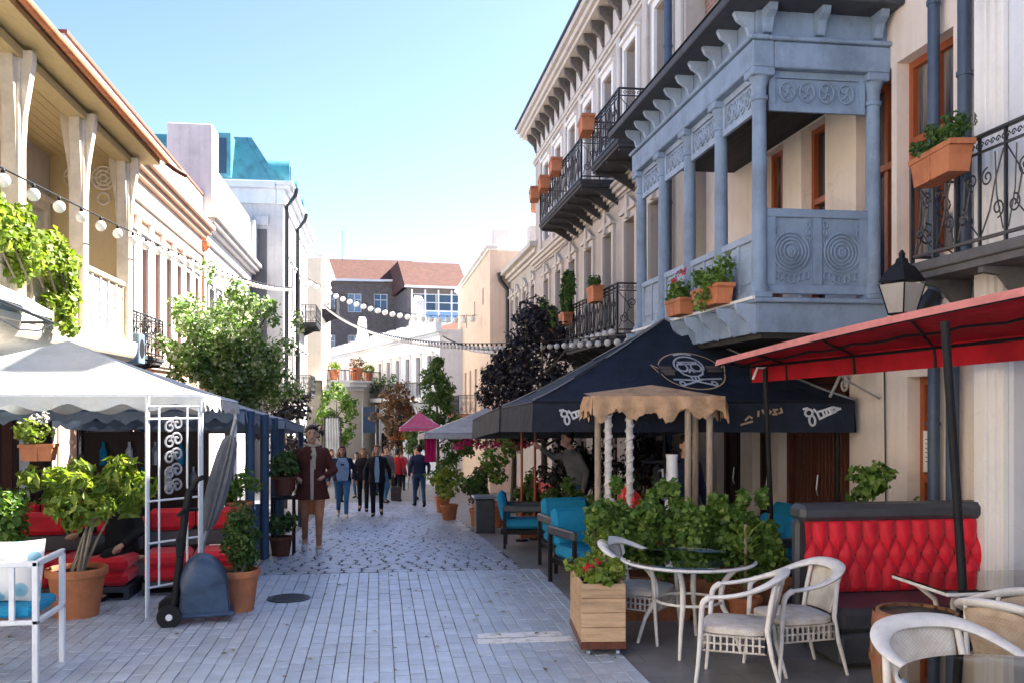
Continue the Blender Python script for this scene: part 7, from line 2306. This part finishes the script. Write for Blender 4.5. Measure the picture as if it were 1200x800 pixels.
person('person in long maroon coat and tan leggings walking towards us, hands at chest', g3(-0.95, 13.9), 0.08, 1.84, coat=c_brown, coat_len=0.74, shirt=c_cream, legs=c_rust, shoes=c_white, scarf=c_cream, stride=0.2, build=1.14, hair=(0.035, 0.02, 0.014), slim=0.86, shirt_w=0.035,
       arms={-1: ((-0.3, -0.02, 1.14), (-0.2, -0.2, 1.05)), 1: ((0.3, -0.02, 1.13), (0.16, -0.22, 1.06))}, vox=0.014)
t = T('handbag', 'dark red bag carried on the arm of the person in maroon coat', 'bag', (-1.3, 13.8, 0.78), 0.1)
MB().box(-0.12, 0.12, -0.05, 0.05, 0, 0.2, b=0.03).build('body', cloth('dark_red', (0.12, 0.01, 0.015)), t)
MB().tube([(-0.08, 0, 0.19), (-0.05, 0, 0.3), (0.05, 0, 0.3), (0.08, 0, 0.19)], 0.01, 6).build('strap', cloth('dark_red', (0.12, 0.01, 0.015)), t)
person('person in open navy jacket, pale blue top and blue jeans walking towards us', g3(-0.83, 22.4), 0.05, 1.68, coat=c_navy, coat_len=0.9, shirt_w=0.13, shirt=c_lblue, legs=c_jean, shoes=c_white, hair=(0.10, 0.06, 0.04), build=1.22, vox=0.018, long_hair=True, stride=0.22)
person('person in black coat over pale blue shirt walking beside the navy jacketed one', g3(-0.02, 22.6), -0.03, 1.7, coat=c_black, coat_len=0.84, shirt_w=0.075, shirt=c_lblue, legs=c_black, shoes=c_black, hair=(0.22, 0.11, 0.05), build=1.15, vox=0.018, stride=0.24, pose_mirror=-1)
t = T('shoulder_bag', 'brown patterned bag hanging from the hand of the person in black coat', 'bag', (0.42, 22.55, zg(22.5) + 0.36))
MB().box(-0.12, 0.12, -0.07, 0.07, 0, 0.34, b=0.03).build('body', cloth('bag_brown', (0.12, 0.09, 0.07)), t)
MB().tube([(-0.08, 0, 0.32), (-0.04, 0, 0.5), (0.04, 0, 0.5), (0.08, 0, 0.32)], 0.01, 6).build('strap', c_black, t)
person('person in black with pale bag walking just behind the couple', g3(-0.38, 24.6), 0.0, 1.66, coat=c_black, coat_len=0.9, legs=c_black, shoes=c_black, hair=(0.25, 0.16, 0.09), long_hair=True)
person('person in dark jacket walking away left of the couple', g3(-1.55, 25.5), PI, 1.74, coat=c_black, coat_len=0.9, legs=c_black, shoes=c_white, hair=(0.02, 0.015, 0.012), stride=0.24)
person('man in navy jumper and blue jeans walking away on the right', g3(1.15, 26.6), PI + 0.1, 1.76, coat=c_navy, coat_len=0.96, legs=c_djean, shoes=c_black, hair=(0.015, 0.012, 0.012), stride=0.26, open_front=False, build=1.12)
person('person in red jacket seen from behind by the flower stall', g3(0.62, 30.5), PI - 0.3, 1.7, coat=c_red, coat_len=0.9, legs=c_black, shoes=c_black, stride=0.05, open_front=False, hair=(0.03, 0.02, 0.02))
crowd = [(-0.75, 33.5, c_white, c_teal, 'person in white top in the far crowd, left of centre'), (-0.15, 35.0, c_teal, c_djean, 'person in blue top in the middle of the far crowd'), (0.35, 33.8, c_black, c_black, 'person in black in the far crowd'),
         (-1.35, 37.5, c_navy, c_black, 'person in navy at the left of the far crowd'), (0.7, 37.0, c_teal, c_djean, 'person in bright blue jacket under the orange awning'), (-0.5, 41.0, c_cream, c_grey, 'person in cream at the back of the crowd'),
         (0.2, 43.5, c_grey, c_black, 'person in grey at the back of the crowd'), (1.0, 40.5, c_pink, c_black, 'person in pink near the far stalls'), (-1.0, 45.5, c_lblue, c_djean, 'person in pale blue farthest to the left'), (0.6, 47.0, c_black, c_grey, 'dark dressed person farthest away'),
         (-1.2, 30.5, c_lblue, c_black, 'person in pale blue shirt behind the dark jacketed walker'), (0.25, 29.2, c_grey, c_jean, 'person in grey and jeans just behind the black coated one'), (-0.1, 39.0, c_red, c_djean, 'small red dressed person in the far crowd'),
         (0.9, 44.0, c_white, c_jean, 'person in white by the banners'), (-1.6, 33.0, c_cream, c_djean, 'person in cream jacket at the left edge of the crowd'), (1.25, 31.5, c_navy, c_black, 'person in navy standing by the flower pots')]
for i, (x, y, a, b_, lab) in enumerate(crowd):
    person(lab, g3(x, y), (0.25 * (i % 4) - 0.3, PI - 0.4 + 0.3 * (i % 3), 0.5)[i % 3], 1.62 + 0.05 * (i % 4), coat=a, coat_len=0.92, legs=b_, shoes=c_black, hair=((0.03, 0.02, 0.015), (0.16, 0.09, 0.05), (0.06, 0.04, 0.03))[i % 3], vox=0.03, open_front=False, stride=(0.05, 0.2, 0.26, 0.14)[i % 4], pose_mirror=(1, -1)[i % 2], build=(1.0, 1.12, 1.2)[i % 3], long_hair=i % 2 == 0)
person('man in grey shirt leaning forward with one arm raised under the navy tent', g3(2.95, 13.6), -1.2, 1.74, shirt=c_grey, coat_len=0.96, legs=c_djean, shoes=c_black, lean=0.32, stride=0.08, hair=(0.02, 0.015, 0.012),
       arms={-1: ((-0.24, -0.18, 1.36), (-0.2, -0.38, 1.5)), 1: ((0.25, 0.02, 1.14), (0.26, -0.1, 0.92))})
person('person in dark clothes seated on the sofa under the white tent', (-2.75, 10.62, -0.02), -0.4, 1.72, coat=c_black, legs=c_black, shoes=c_black, sit=True, arms={-1: ((-0.26, -0.05, 1.16), (-0.3, -0.3, 1.12)), 1: ((0.25, 0.02, 1.14), (0.2, -0.22, 1.02))}, open_front=False)
person('person in dark blue behind the bar stand', (3.5, 10.4, 0), 0.2, 1.68, shirt=c_navy, legs=c_black, shoes=c_black, stride=0.03, hair=(0.02, 0.015, 0.012))

# fallen leaves on the paving
rs = np.random.RandomState(500)
n_ = 130
P_ = np.stack([rs.uniform(-3.8, 1.9, n_), rs.uniform(6.5, 15.0, n_), np.zeros(n_)], 1)
P_[:, 2] = [zg(y) + 0.026 for y in P_[:, 1]]
A_ = rs.uniform(0, 2 * PI, n_); L_ = rs.uniform(0.018, 0.04, n_)
d_ = np.stack([np.cos(A_), np.sin(A_), np.zeros(n_)], 1) * L_[:, None]; s_ = np.stack([-np.sin(A_), np.cos(A_), np.zeros(n_)], 1) * L_[:, None] * 0.5
up_ = np.array([0, 0, 0.008])
V = np.stack([P_ - d_, P_ + s_ + up_, P_ + d_, P_ - s_ + up_], 1).reshape(-1, 3)
fl_ = inst(leaf_mesh('fallen_leaves', V, leafmat('leaf_fallen', (0.12, 0.06, 0.02), (0.22, 0.13, 0.04), (0.3, 0.25, 0.08))), 'fallen_leaves', None)
tag(fl_, 'small fallen leaves scattered over the street paving', 'leaves'); fl_['kind'] = 'stuff'
import OpenImageIO as oiio, sys
b=oiio.ImageBuf('/workdir/render_main.png')
for x,y in [(400,10),(600,10),(430,200),(430,100),(850,440),(980,60),(400,620),(300,600),(560,120),(150,200),(700,650),(820,140)]:
    print((x,y),[round(v*255) for v in b.getpixel(x,y)[:3]])
